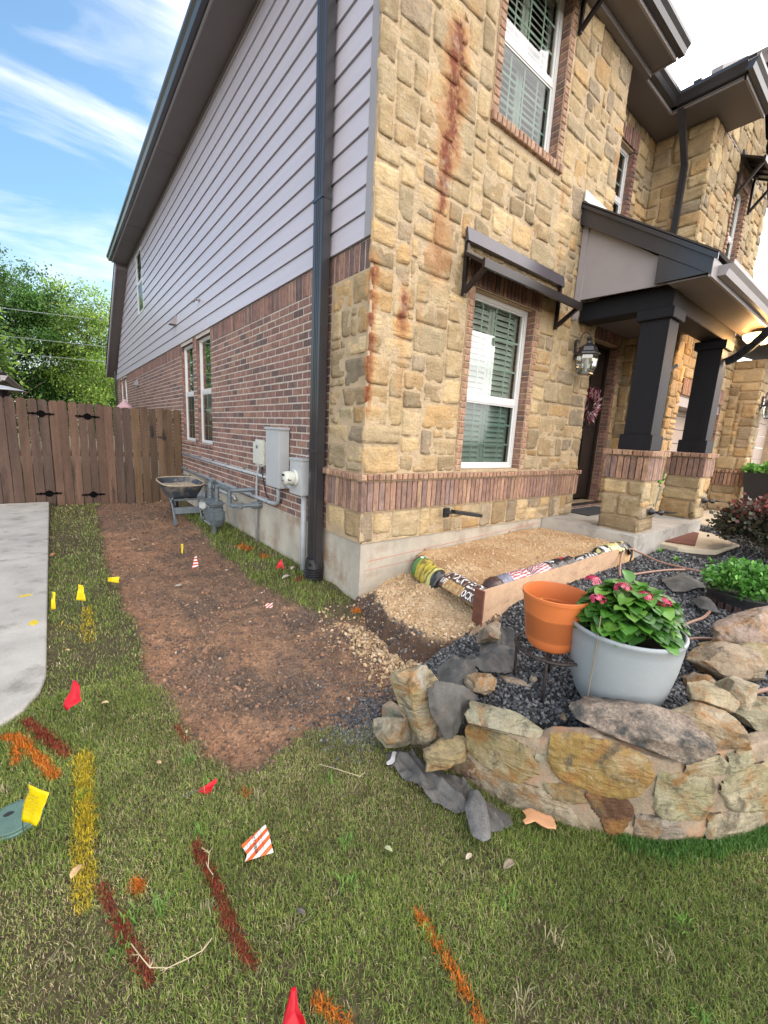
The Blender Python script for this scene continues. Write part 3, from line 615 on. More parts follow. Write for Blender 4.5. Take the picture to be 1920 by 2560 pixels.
# roofs
b = MB()
b.add([(-.50, -.43, EZ+.155), (4.12, -.43, EZ+.155), (2.8, 2.4, 7.6), (2.8, 9.5, 7.9), (-.50, YR, EZ+.155)], [(0, 1, 2), (0, 2, 3, 4)])
b.add([(4.12, -.43, EZ+.155), (4.12, -.1, EZ+.155), (5.0, -.1, EZ+.155), (4.8, 3, 7.6), (2.8, 2.4, 7.6)], [(0, 1, 2, 3, 4)])
b.add([(4.88, -.9, EZ+.17), (7.0, -.9, 7.72), (7.0, 4, 7.72), (4.88, 0, EZ+.17)], [(0, 1, 2, 3)]); b.add([(9.15, -.9, EZ+.17), (7.0, -.9, 7.72), (7.0, 4, 7.72), (9.15, 4, EZ+.17)], [(0, 1, 2, 3)])
b.add([(-.34, YR, 6.24), (-.34, YB+.35, 3.50), (9, YB+.35, 3.5), (9, YR, 6.24)], [(0, 1, 2, 3)])
b.build('roof', M['shingle'], H, solid=.03)
# third bay (single storey)
X3 = 8.46; Y3 = -.88; S3 = side(X3); F3 = front(Y3)
b = MB(); wallplane(b, S3, Y3, Y2, .2, 3.3); wallplane(b, F3, X3, 12.5, .2, 3.3, [(8.92, 11.4, .2, 2.5)]); reveal(b, F3, (8.92, 11.4, .2, 2.5), .3); b.build('stone_mortar', M['mortar_tan'], H)
b = MB(); hb3 = [(8.92, 11.4, 0, 2.76)]
ashlar(b, S3, Y3-.03, Y2-.02, .38, .9, seed=60); ashlar(b, F3, X3-.03, 8.92, .38, .9, [], seed=62); b.build('stone_base', M['stone'], H, smooth=True)
b = MB(); ashlar(b, S3, Y3-.03, Y2-.02, 1.22, 3.3, seed=61); ashlar(b, F3, X3-.03, 12.5, 1.22, 3.3, hb3, seed=63); b.build('stone_veneer', M['stone'], H, smooth=True)
b = MB(); soldier(b, S3, Y3-.045, Y2-.02, .90, 1.15, d=.045, pal=BT, w_=.066); soldier(b, F3, X3-.045, 8.92, .90, 1.15, d=.045, pal=BT, w_=.066)
soldier(b, S3, Y3-.07, Y2-.02, 1.155, 1.22, d=.07, pal=BL, w_=.066); soldier(b, F3, X3-.07, 8.92, 1.155, 1.22, d=.07, pal=BL, w_=.066); b.build('brick_band', M['brick'], H)
b = MB(); soldier(b, F3, 8.92, 11.4, 2.51, 2.76, d=.035, pal=BT); b.build('garage_header', M['brick'], H)
garage(8.92, 11.4, Y3+.28, .35, 2.5, H)
b = MB(); b.add([(8.2, -1.35, 3.35), (12.9, -1.35, 3.35), (12.9, 1.5, 4.6), (8.2, 1.5, 4.6)], [(0, 1, 2, 3)]); b.build('garage_roof', M['shingle'], H, solid=.05)
# unseen body of the house behind the fronts
b = MB(); b.box(3.6, 12.4, 1.2, 17, 0, 6.0); b.box(3.6, 5.4, YW+.35, 1.2, 0, 6.0); b.box(5.5, 8.4, .3, 1.2, 2.9, 6.0); b.build('house_core', M['dark'], H)
# front door
b = MB(); b.bbox(dr[0]+.05, dr[1]-.06, YW+.14, YW+.19, .66, dr[3]-.05, .004)
for (a_, c_) in ((dr[0]+.16, dr[0]+.44), (dr[0]+.54, dr[1]-.17)):
    for (z0_, z1_) in ((.86, 1.7), (1.85, 2.9)): b.bbox(a_, c_, YW+.115, YW+.142, z0_, z1_, .012)
d_ = b.build('front_door', M['door'], H)
b = MB(); b.box(dr[0], dr[0]+.05, YW+.10, YW+.2, .62, dr[3]); b.box(dr[1]-.06, dr[1], YW+.10, YW+.2, .62, dr[3]); b.box(dr[0]+.05, dr[1]-.06, YW+.10, YW+.2, dr[3]-.05, dr[3]); b.build('door_frame', M['door'], H)
b = MB(); b.box(dr[0]-.05, dr[1]+.1, YW-.10, YW+.2, .55, .615); b.build('threshold', M['bronze'], H)
b = MB(); soldier(b, front(YW-.10), dr[0]-.1, dr[1]+.15, .545, .6, w_=.1, d=.02, pal=BT); b.build('door_step', M['brick'], H)
# porch slab, pedestals, posts, roof
b = MB(); b.bbox(2.945, 5.29, -1.155, .0, GZ+.1, FT-.006, .008); b.box(3.625, 6.6, 0.0005, YW+.3, GZ+.1, FT-.006); b.box(5.291, 8.4, -.4, .35, GZ+.1, .42); b.build('porch_slab', M['walk'], H)
for x0 in (3.13, 5.10):
    pd = MB(); pd.box(x0+.015, x0+.405, -1.085, -.665, FT-.01, 1.5); ped = pd.build('porch_pedestal', M['mortar_tan'], H)
    s = MB(); k = int(x0*10)
    ashlar(s, side(x0+.015), -1.11, -.64, FT, 1.17, seed=70+k, unit=.09); ashlar(s, front(-1.085), x0-.015, x0+.43, FT, 1.17, seed=71+k, unit=.075); ashlar(s, lambda u, z, d: (x0+.405+d, u, z), -1.11, -.64, FT, 1.17, seed=72+k)
    s.build('pedestal_stone', M['stone'], ped, smooth=True)
    s = MB(); soldier(s, side(x0+.015), -1.12, -.63, 1.18, 1.45, d=.035, pal=BT, w_=.075); soldier(s, front(-1.085), x0-.02, x0+.44, 1.18, 1.45, d=.035, pal=BT, w_=.066); soldier(s, lambda u, z, d: (x0+.405+d, u, z), -1.12, -.63, 1.18, 1.45, d=.035, pal=BT)
    soldier(s, side(x0+.015), -1.15, -.60, 1.455, 1.525, d=.065, pal=BL, w_=.11, ch=.006); soldier(s, front(-1.085), x0-.05, x0+.47, 1.455, 1.525, d=.065, pal=BL, w_=.066, ch=.006)
    s.box(x0-.04, x0+.46, -1.14, -.61, 1.50, 1.522, (.3, .2, .15)); s.build('pedestal_cap', M['brick'], ped)
    p = MB(); p.bbox(x0+.06, x0+.34, -1.05, -.76, 1.70, 3.06, .006); p.bbox(x0+.03, x0+.37, -1.08, -.73, 1.523, 1.70, .008); p.bbox(x0+.02, x0+.38, -1.09, -.72, 2.94, 3.05, .006)
    p.build('porch_post', M['wood_black'], H)
b = MB(); b.bbox(3.17, 3.42, -1.06, -.001-.04, 3.05, 3.27, .006); b.bbox(3.18, 5.6, -1.045, -.78, 3.052, 3.268, .006); b.build('porch_beam', M['wood_black'], H)
b = MB(); b.box(3.42, 5.6, -.78, YW-.05, 3.28, 3.30); b.build('porch_ceiling', M['soffit'], H)
# cheek panel and rake fascia on plane X~2.95
def zr(y): return 4.29+(y+.0)*.635     # top of rake
b = MB(); b.prism([(-.05, 3.27), (-.05, 4.12), (-.95, 3.50), (-1.42, 3.24), (-.95, 3.24)], -.02, .0, side(3.03)); b.prism([(-.10, 3.05), (-.03, 3.05), (-.03, 4.15), (-.10, 4.1)], 0, .02, side(3.03)); b.build('cheek_panel', M['trim'], H)
b = MB(); b.prism([(-.02, zr(0)-.19), (-.02, zr(0)), (-1.42, zr(-1.42)), (-1.42, zr(-1.42)-.17)], 0, .03, side(2.98)); b.prism([(-.02, zr(0)-.02), (-.02, zr(0)+.03), (-1.46, zr(-1.46)+.03), (-1.46, zr(-1.46)-.03)], .031, .05, side(2.98))
b.prism([(-.93, 3.24), (-.93, zr(-.93)-.18), (-1.40, zr(-1.40)-.17), (-1.40, 3.24)], -.01, .022, side(2.98)); b.build('rake_fascia', M['bronze'], H)
b = MB(); b.box(2.99, 6.2, -1.40, -1.05, 3.22, 3.24); b.build('porch_soffit', M['soffit'], H)
chalk = mat('chalk_line', (.50, .14, .09), .9, var=0)
b = MB(); b.hexa([(.10, .0015, .385), (2.9, .0015, .50), (2.9, .003, .50), (.10, .003, .385), (.10, .0015, .389), (2.9, .0015, .504), (2.9, .003, .504), (.10, .003, .389)]); b.hexa([(.05, .0015, .30), (1.2, .0015, .335), (1.2, .003, .335), (.05, .003, .30), (.05, .0015, .303), (1.2, .0015, .338), (1.2, .003, .338), (.05, .003, .303)]); b.build('chalk_lines', chalk, H)
b = MB(); b.box(2.955, 6.2, -1.425, -1.40, 3.20, 3.37); b.build('porch_fascia', M['trim'], H)
b = MB(); gutter(b, ((3.12, -1.426, 0), (6.25, -1.426, 0)), 3.24, nrm=(0, -1, 0)); b.build('porch_gutter', M['trim'], H)
b = MB(); b.add([(2.93, -1.46, zr(-1.46)+.035), (6.25, -1.46, zr(-1.46)+.035), (6.25, YW-.02, zr(YW)+.035), (2.93, YW-.02, zr(YW)+.035)], [(0, 1, 2, 3)]); b.build('porch_roof', M['shingle'], H, solid=.025)
b = MB(); b.hexa([(2.95, -.03, zr(0)+.05), (3.66, -.03, zr(0)+.05), (3.66, -.045, zr(0)+.05), (2.95, -.045, zr(0)+.05), (2.95, -.03, zr(0)+.16), (3.66, -.03, zr(0)+.12), (3.66, -.045, zr(0)+.12), (2.95, -.045, zr(0)+.16)]); b.build('flashing', M['white'], H)
b = MB()
for t in range(6):
    a0, a1 = t/6, (t+1)/6
    f_ = lambda s_: (5.30, -1.07-.40*s_, 2.78+.36*(s_**1.5))
    b.bar(f_(a0), f_(a1+.02), .07, .09)
b.build('knee_brace', M['wood_black'], H)
# ---------------------------------------------------------------- terrain
def sstep(a, b, x): t = np.clip((x-a)/(b-a), 0, 1); return t*t*(3-2*t)
def vnoise(x, y, s, seed=0, octv=4):
    """cheap value noise on numpy arrays, about -1..1"""
    out = np.zeros_like(x, dtype=float); amp = 1; tot = 0
    for o in range(octv):
        r = np.random.default_rng(seed*31+o); T = r.random((257, 257))
        u = x*s*(2**o)+37.7*o; v = y*s*(2**o)+11.3*o; iu = np.floor(u).astype(int); iv = np.floor(v).astype(int); fu = u-iu; fv = v-iv
        fu = fu*fu*(3-2*fu); fv = fv*fv*(3-2*fv); a = T[iu % 256, iv % 256]; b_ = T[(iu+1) % 256, iv % 256]; c_ = T[iu % 256, (iv+1) % 256]; d_ = T[(iu+1) % 256, (iv+1) % 256]
        out += amp*((a*(1-fu)+b_*fu)*(1-fv)+(c_*(1-fu)+d_*fu)*fv-.5)*2; tot += amp; amp *= .5
    return out/tot
def sdist(px, py, poly):
    """signed distance to polygon, positive inside"""
    P_ = np.array(poly, float); d = np.full(px.shape, 1e9); ins = np.zeros(px.shape, bool); n = len(P_)
    for i in range(n):
        a = P_[i]; b_ = P_[(i+1) % n]; e = b_-a; t = np.clip(((px-a[0])*e[0]+(py-a[1])*e[1])/(e@e), 0, 1)
        d = np.minimum(d, np.hypot(px-a[0]-t*e[0], py-a[1]-t*e[1]))
        c1 = (a[1] > py) != (b_[1] > py); ins ^= c1 & (px < (b_[0]-a[0])*(py-a[1])/((b_[1]-a[1]) or 1e-9)+a[0])
    return np.where(ins, d, -d)
DIRT = [(-1.25, 6.75), (-1.62, 6.3), (-1.66, 4.7), (-1.70, 3.6), (-1.76, 2.5), (-1.74, 1.2), (-1.70, .25), (-1.76, -.25), (-1.70, -.6), (-1.64, -.9), (-1.64, -1.13), (-1.58, -1.30), (-1.44, -1.34), (-1.30, -1.30), (-1.18, -1.26), (-1.05, -1.27), (-.93, -1.36), (-.75, -1.42), (-.3, -1.25), (.1, -1.1), (.1, -.1), (-.22, -.30), (-.36, -.12), (-.46, .12), (-.52, .32), (-.55, .62), (-.60, .95), (-.58, 1.7), (-.60, 2.35), (-.46, 3.6), (-.42, 5.1), (-.30, 6.75)]
WC = [(-.85, -1.2), (-.8, -1.38), (-.78, -1.6), (-.74, -1.79), (-.71, -1.97), (-.66, -2.13), (-.58, -2.27), (-.46, -2.43), (-.31, -2.6), (-.12, -2.72), (.17, -2.84), (.6, -2.95), (1.3, -3.0)]
BED = [(-.74, -1.36), (-.70, -1.6), (-.66, -1.78), (-.63, -1.93), (-.58, -2.07), (-.50, -2.21), (-.39, -2.35), (-.25, -2.50), (-.08, -2.61), (.20, -2.72), (.62, -2.83), (1.3, -2.88), (5, -2.9), (14, -3), (14, -.5), (5.3, -.5), (5.3, -1.12), (2.9, -1.12), (.2, -1.12), (-.25, -1.2)]
SLAB = [(-2.27, 6.62), (-2.25, .05), (-2.275, -.12), (-2.34, -.28), (-2.47, -.42), (-2.75, -.52), (-6.5, -.6), (-6.5, 6.62)]
def terrain(x, y, detail=True):
    x = np.asarray(x, float); y = np.asarray(y, float)
    z = -.012*np.clip(y-1, 0, 6)+vnoise(x, y, .9, 3, 3)*.012
    sd = sdist(x, y, DIRT)+vnoise(x, y, 6, 5)*.05
    m = sstep(-.03, .05, sd); z = z-m*.03
    z = z+m*(vnoise(x, y, 5, 7, 5)*.026+np.abs(vnoise(x, y, 14, 8, 4))*.026)
    # grass bank against the house
    bk = sstep(-.62, -.35, x)*sstep(.2, .45, y)*(1-sstep(4.0, 4.8, y))*(x < .2); z = z+bk*(.035+vnoise(x, y, 3, 9)*.02)*(1-m)
    sb = sdist(x, y, BED); bedz = .315+.0*x+.07*sstep(3, 6, x)-.05*sstep(-.45, -.7, x)-.13*sstep(.75, .25, x)*sstep(-1.75, -1.3, y)
    mb_ = sstep(-.03, .07, sb); z = z*(1-mb_)+mb_*(bedz+vnoise(x, y, 3, 4)*.02)
    # crushed stone tongue that slopes off the excavation to the dirt
    return z, m, mb_
def axis_pts(lo, hi, a, b_, fine, coarse_n, big):
    left = -np.geomspace(1, big, coarse_n)[::-1]+1; return np.concatenate([a+left[:-1], np.arange(a, b_, fine), b_+(np.geomspace(1, big, coarse_n)-1)])
xs = axis_pts(0, 0, -3.4, 3.2, .022, 26, 300); ys = axis_pts(0, 0, -3.4, 7.0, .03, 26, 300)
X, Y = np.meshgrid(xs, ys); Z, MD, MBD = terrain(X, Y)
far = sstep(6, 14, np.hypot(X, Y)); Z = Z*(1-far)+far*(-.08)
n_x, n_y = len(xs), len(ys); ii = np.arange(n_x*n_y).reshape(n_y, n_x)
F = np.stack([ii[:-1, :-1], ii[:-1, 1:], ii[1:, 1:], ii[1:, :-1]], -1).reshape(-1, 4)
soil = np.array([.10, .082, .045]); d1 = np.array([.31, .17, .10]); d2 = np.array([.18, .115, .08]); d3 = np.array([.37, .22, .13])
nn1 = vnoise(X, Y, 1.6, 21, 5)[..., None]; nn2 = vnoise(X, Y, 7, 22, 4)[..., None]
k1 = np.clip(.5+nn1*1.5, 0, 1); k2 = np.clip(nn2*1.6, 0, 1)
dirt = d1*(1-k1)+d2*k1; dirt = dirt*(1-k2*.75)+d3*k2*.75; k3 = np.clip(vnoise(X, Y, 3.1, 24, 5)*3-.4, 0, 1)[..., None]; dirt = dirt*(1-k3*.7)+np.array([.10, .078, .065])*k3*.7
fardark = (sstep(3.5, 6, Y)*.35)[..., None]; dirt = dirt*(1-fardark)+np.array([.10, .07, .055])*fardark  # soil tone gets darker towards the fence
col = soil*(1+.25*nn1)*(1-MD[..., None])+dirt*MD[..., None]; col = col*(1-MBD[..., None])+np.array([.045, .045, .047])*MBD[..., None]
M['ground'] = mat('soil', attr=True, rough=1, var=.30, vs=14, fine=.45, bump=1, bs=45, bdist=.022, spec=.2)
g = npmesh('ground', np.stack([X, Y, Z], -1).reshape(-1, 3), F, col.reshape(-1, 3), M['ground'], smooth=True); tag(g, kind='structure')
# sidewalk slab
b = MB(); b.prism(SLAB, -.15, .028); o = b.build('sidewalk', M['walk'], bevel=.012); tag(o, kind='structure')
b = MB(); b.box(-6.5, -2.262, 2.6, 2.606, .0275, .0293); 
# yellow paint specks on the slab
MK_Y = mat('yellow_marking_paint', (.62, .45, .02), .6, var=.3, vs=60); MK_R = mat('red_marking_paint', (.28, .025, .02), .7, var=.3, vs=60); MK_O = mat('orange_marking_paint', (.62, .17, .015), .6, var=.3, vs=60)
def blob(name, x, y, rx, ry, z, m_, label, seed=1, n=14, cat='paint mark', grp=None):
    r = random.Random(seed); p = [(x+rx*math.cos(2*PI*k/n)*r.uniform(.6, 1.2), y+ry*math.sin(2*PI*k/n)*r.uniform(.6, 1.2)) for k in range(n)]
    b = MB(); b.prism(p, z, z+.0015); o = b.build(name, m_); tag(o, label, cat, grp); return o
blob('paint_mark', -2.40, 1.55, .05, .03, .0285, MK_Y, 'small faded yellow paint blot on the concrete sidewalk farther from the lawn', 3)
blob('paint_mark', -2.33, .90, .035, .05, .0285, MK_Y, 'small yellow paint blot at the very edge of the concrete sidewalk', 4)
# ---------------------------------------------------------------- scatter helpers
def ico():
    bm = bmesh.new(); bmesh.ops.create_icosphere(bm, subdivisions=1, radius=1); bm.verts.index_update()
    V = np.array([v.co[:] for v in bm.verts]); F_ = np.array([[v.index for v in f.verts] for f in bm.faces]); bm.free(); return V, F_
ICO = ico()
def pebbles(name, pts, size, cols, m_, flat=.6, smooth=False, seed=1, parent=None):
    r = np.random.default_rng(seed); n = len(pts); V, F_ = ICO
    s = size if np.ndim(size) else np.full(n, size)
    sc_ = s[:, None]*np.stack([r.uniform(.7, 1.3, n), r.uniform(.6, 1.1, n), r.uniform(flat*.7, flat*1.2, n)], -1)
    q = r.normal(size=(n, 4)); q[:, 1:3] *= .5; q /= np.linalg.norm(q, axis=1)[:, None]; w_, x, y, z = q.T
    R_ = np.stack([1-2*(y*y+z*z), 2*(x*y-z*w_), 2*(x*z+y*w_), 2*(x*y+z*w_), 1-2*(x*x+z*z), 2*(y*z-x*w_), 2*(x*z-y*w_), 2*(y*z+x*w_), 1-2*(x*x+y*y)], -1).reshape(n, 3, 3)
    VV = V[None]*(1+r.uniform(-.28, .28, (n, len(V), 1)))*sc_[:, None, :]; VV = np.einsum('nij,nkj->nki', R_, VV)+pts[:, None, :]
    FF = F_[None]+(np.arange(n)*len(V))[:, None, None]
    CC = np.repeat(cols[:, None, :], len(V), 1)
    return npmesh(name, VV.reshape(-1, 3), FF.reshape(-1, 3), CC.reshape(-1, 3), m_, parent, smooth)
def pick(r, pal, n, v=.2): P_ = np.array(pal)[r.integers(0, len(pal), n)]; return P_*r.uniform(1-v, 1+v, (n, 1))
def in_house(x, y): return (x > -.01) & (y > -.005)
def camdist(x, y): return np.hypot(x+2.1, y+2.96)
M['peb'] = mat('stone_chip', attr=True, rough=.85, var=.2, vs=60, bump=.4, bs=150, bdist=.003)
# dirt clods and small stones
r = np.random.default_rng(11); n = 52000
x = r.uniform(-2.0, .15, n); y = r.uniform(-1.6, 6.8, n); keep = r.random(n) < np.clip((2.6/camdist(x, y))**1.6, .12, 1)
x, y = x[keep], y[keep]; sd = sdist(x, y, DIRT)+vnoise(x, y, 6, 5)*.05; k = (sd > -.03) & ~in_house(x, y) & (vnoise(x, y, 3, 12, 3)+r.uniform(-.6, .6, len(x)) > -.25); x, y = x[k], y[k]
z = terrain(x, y)[0]; s = .0024+.012*r.random(len(x))**4+.0008*camdist(x, y)
c = pick(r, [(.24, .14, .085), (.17, .11, .075), (.11, .078, .06), (.29, .165, .10), (.20, .12, .075), (.09, .068, .056)], len(x)); lt = r.random(len(x)) < .008; c[lt] = (.45, .36, .26)
tag(pebbles('dirt_clods', np.stack([x, y, z+s*.2], -1), s, c, M['peb'], flat=.75, seed=2), 'loose brown soil clods over the bare dirt strip', 'dirt', kind='stuff')
# black gravel
BG = [(.07, .073, .08), (.10, .105, .115), (.045, .047, .052), (.15, .155, .16), (.08, .084, .092), (.20, .20, .20), (.06, .063, .068)]
r = np.random.default_rng(12); n = 90000
x = r.uniform(-.95, 6.5, n); y = r.uniform(-2.95, -.55, n); keep = r.random(n) < np.clip((2.0/camdist(x, y))**1.7, .05, 1); x, y = x[keep], y[keep]
sb = sdist(x, y, BED); k = (sb > -.02) & ~((x > .15) & (x < 2.93) & (y > -1.22)) & ~((x > 2.93) & (x < 5.3) & (y > -1.16)) & ~((x > 3.7) & (x < 5.35) & (y > -1.72) & (y < -.9)); x, y = x[k], y[k]
z = terrain(x, y)[0]; s = .0075+.0045*r.random(len(x))+.0018*(camdist(x, y)-2).clip(0)
tag(pebbles('black_gravel', np.stack([x, y, z+s*.35], -1), s, pick(r, BG, len(x)), M['peb'], flat=.7, seed=3), 'dark grey gravel filling the raised planting bed', 'gravel', kind='stuff')
# spilled gravel at the wall's left end, and black gravel showing in the cut face
r = np.random.default_rng(13)
pts = []
def spill(n, cx, cy, sx, sy): return np.stack([r.normal(cx, sx, n), r.normal(cy, sy, n)], -1)
p = np.concatenate([spill(900, -.93, -1.38, .09, .07), spill(600, -.80, -1.28, .12, .07), spill(500, -.55, -1.22, .14, .07), spill(350, -.95, -1.1, .25, .2)]); x, y = p.T
k = ~in_house(x, y) & (x > -1.35); x, y = x[k], y[k]; z = terrain(x, y)[0]; s = .005+.005*r.random(len(x))
tag(pebbles('spilled_gravel', np.stack([x, y, z+s*.4], -1), s, pick(r, BG, len(x)), M['peb'], seed=4), 'dark gravel spilled over the dirt at the left end of the garden wall', 'gravel', kind='stuff')
# ---------------------------------------------------------------- crushed tan base: lower tongue and upper bed
LT = [(-.02, -.20), (-.16, -.62), (-.17, -.85), (-.10, -1.06), (.06, -1.15), (.22, -1.19), (.42, -1.19), (.55, -.8), (.72, -.3), (.80, .02), (.02, .02)]
xs = np.arange(-.75, .95, .014); ys = np.arange(-1.5, .02, .014); X, Y = np.meshgrid(xs, ys)
sd = sdist(X, Y, LT)+vnoise(X, Y, 7, 31, 5)*.085; top = .185-.13*sstep(.5, 0, X)*sstep(-.25, 0, Y)-.02*sstep(-.6, -1.1, Y); top = top+.10*sstep(.05, .36, X)*sstep(-.30, -.55, Y); m = sstep(-.085, .008, sd)
tz = terrain(X, Y)[0]; Zb = np.minimum(tz, .05)
Z = Zb-.015+(top-Zb+.015)*m+vnoise(X, Y, 12, 32, 5)*.016+np.abs(vnoise(X, Y, 25, 33, 3))*.014*m+vnoise(X, Y, 9, 36, 5)*.07*m*(1-m)*4*.8
tan = np.array([.48, .33, .19]); tan2 = np.array([.60, .45, .29]); blk = np.array([.11, .07, .05]); q = sstep(-.02, .03, sd)[..., None]; q2 = np.clip(.5+vnoise(X, Y, 6, 34, 4)*1.4, 0, 1)[..., None]
col = (tan*(1-q2)+tan2*q2)*q+blk*(1-q); n_x, n_y = len(xs), len(ys); ii = np.arange(n_x*n_y).reshape(n_y, n_x); F = np.stack([ii[:-1, :-1], ii[:-1, 1:], ii[1:, 1:], ii[1:, :-1]], -1).reshape(-1, 4)
M['crush'] = mat('crushed_stone', attr=True, rough=1, var=.12, vs=18, fine=.3, bump=1, bs=90, bdist=.008, spec=.2)
tag(npmesh('crushed_stone_base', np.stack([X, Y, Z], -1).reshape(-1, 3), F, col.reshape(-1, 3), M['crush'], smooth=True), 'low heap of tan crushed stone in front of the house corner', 'crushed stone', kind='stuff')
LTdata = (sd, Z, X, Y)
x0_, x1_ = .30, 2.94; xs = np.arange(x0_, x1_+.001, .02); ys = np.arange(-1.19, .005, .02); X, Y = np.meshgrid(xs, ys)
def topz(X, Y): return .395+.035*sstep(.6, 2.4, X)+.03*sstep(-.1, -.6, Y)-.02*sstep(-.95, -1.2, Y)-.13*sstep(.85, .42, X)*sstep(-.9, -.1, Y)-.10*sstep(.50, .32, X)+vnoise(X, Y, 4, 41, 5)*.018+np.abs(vnoise(X, Y, 20, 42, 3))*.010
Z = topz(X, Y); XL = np.where(Y > -.66, .42+(Y+.66)*.45, .34+(Y+1.17)*.16); Z = np.where(X < XL-.02, .10, Z); Z = np.where(Y < -1.189, .25, Z); q2 = np.clip(.5+vnoise(X, Y, 3, 43, 5)*1.6, 0, 1)[..., None]; col = np.array([.42, .255, .13])*(1-q2)+np.array([.55, .38, .22])*q2
n_x, n_y = len(xs), len(ys); ii = np.arange(n_x*n_y).reshape(n_y, n_x); F = np.stack([ii[:-1, :-1], ii[:-1, 1:], ii[1:, 1:], ii[1:, :-1]], -1).reshape(-1, 4)
tag(npmesh('crushed_stone_fill', np.stack([X, Y, Z], -1).reshape(-1, 3), F, col.reshape(-1, 3), M['crush'], smooth=True), 'tan crushed stone levelled between the house foundation and the plywood form', 'crushed stone', kind='stuff')
TP = [(.46, .32, .18), (.54, .40, .25), (.38, .25, .13), (.58, .45, .30), (.42, .29, .16), (.48, .34, .21)]
r = np.random.default_rng(15); n = 15000; x = r.uniform(.32, 2.92, n); y = r.uniform(-1.18, -.01, n); k = (x > np.where(y > -.66, .42+(y+.66)*.45, .34+(y+1.17)*.16)+.02) & (r.random(n) < np.clip(2.6/camdist(x, y), .2, 1)**1.3*(.35+.65*(vnoise(x, y, 3, 43, 4)+.5))); x, y = x[k], y[k]; z = topz(x, y); s = .0035+.012*r.random(len(x))**4
a_ = (x, y, z, s); n = 15000; x = r.uniform(-.3, .75, n); y = r.uniform(-1.25, 0, n); sd = sdist(x, y, LT)+vnoise(x, y, 7, 31, 5)*.085; k = sd > .0; x, y = x[k], y[k]
def gz(x, y, G_): 
    _, Zg, Xg, Yg = G_; i = np.clip(((x-Xg[0, 0])/.014).astype(int), 0, Xg.shape[1]-1); j = np.clip(((y-Yg[0, 0])/.014).astype(int), 0, Xg.shape[0]-1); return Zg[j, i]
z = gz(x, y, LTdata); s = .0035+.014*r.random(len(x))**4.5
x, y, z, s = [np.concatenate(q_) for q_ in zip(a_, (x, y, z, s))]
tag(pebbles('tan_stone_chips', np.stack([x, y, z+s*.25], -1), s, pick(r, TP, len(x), .15), M['peb'], seed=5), 'loose tan stone chips over the crushed stone by the foundation', 'stone chips', kind='stuff')
# rim: black gravel in the cut face; tan chunks fallen on the dirt
r = np.random.default_rng(16); n = 70000; x = r.uniform(-.5, .9, n); y = r.uniform(-1.45, 0, n); sd = sdist(x, y, LT)+vnoise(x, y, 7, 31, 5)*.085; k = (sd < .002+r.normal(0, .014, n)) & (sd > -.125) & (vnoise(x, y, 9, 39, 3)+r.uniform(-.3, .3, n) > -.25) & ~((x > .2) & (y > -1.1)); x, y = x[k], y[k]; z = gz(x, y, LTdata); s = .004+.012*r.random(len(x))**3
tag(pebbles('gravel_edge', np.stack([x, y, z+.002], -1), s, pick(r, BG+[(.12, .08, .06), (.16, .10, .07)]*3+TP[:3], len(x)), M['peb'], seed=6), 'dark gravel exposed in the cut edge below the tan crushed stone', 'gravel', kind='stuff')
p = np.concatenate([spill(900, -.33, -.62, .08, .20), spill(700, -.27, -.95, .11, .11), spill(200, -.42, -1.0, .14, .12), spill(120, -.45, -.5, .14, .3)]); x, y = p.T; k = ~in_house(x, y) & (sdist(x, y, LT) < -.02) & (x > -1.2); x, y = x[k], y[k]; z = terrain(x, y)[0]; s = .004+.016*r.random(len(x))**3
tag(pebbles('fallen_stone_chips', np.stack([x, y, z+s*.5], -1), s, pick(r, TP, len(x), .15), M['peb'], seed=7), 'tan stone chunks fallen onto the dirt beside the heap', 'stone chips', kind='stuff')
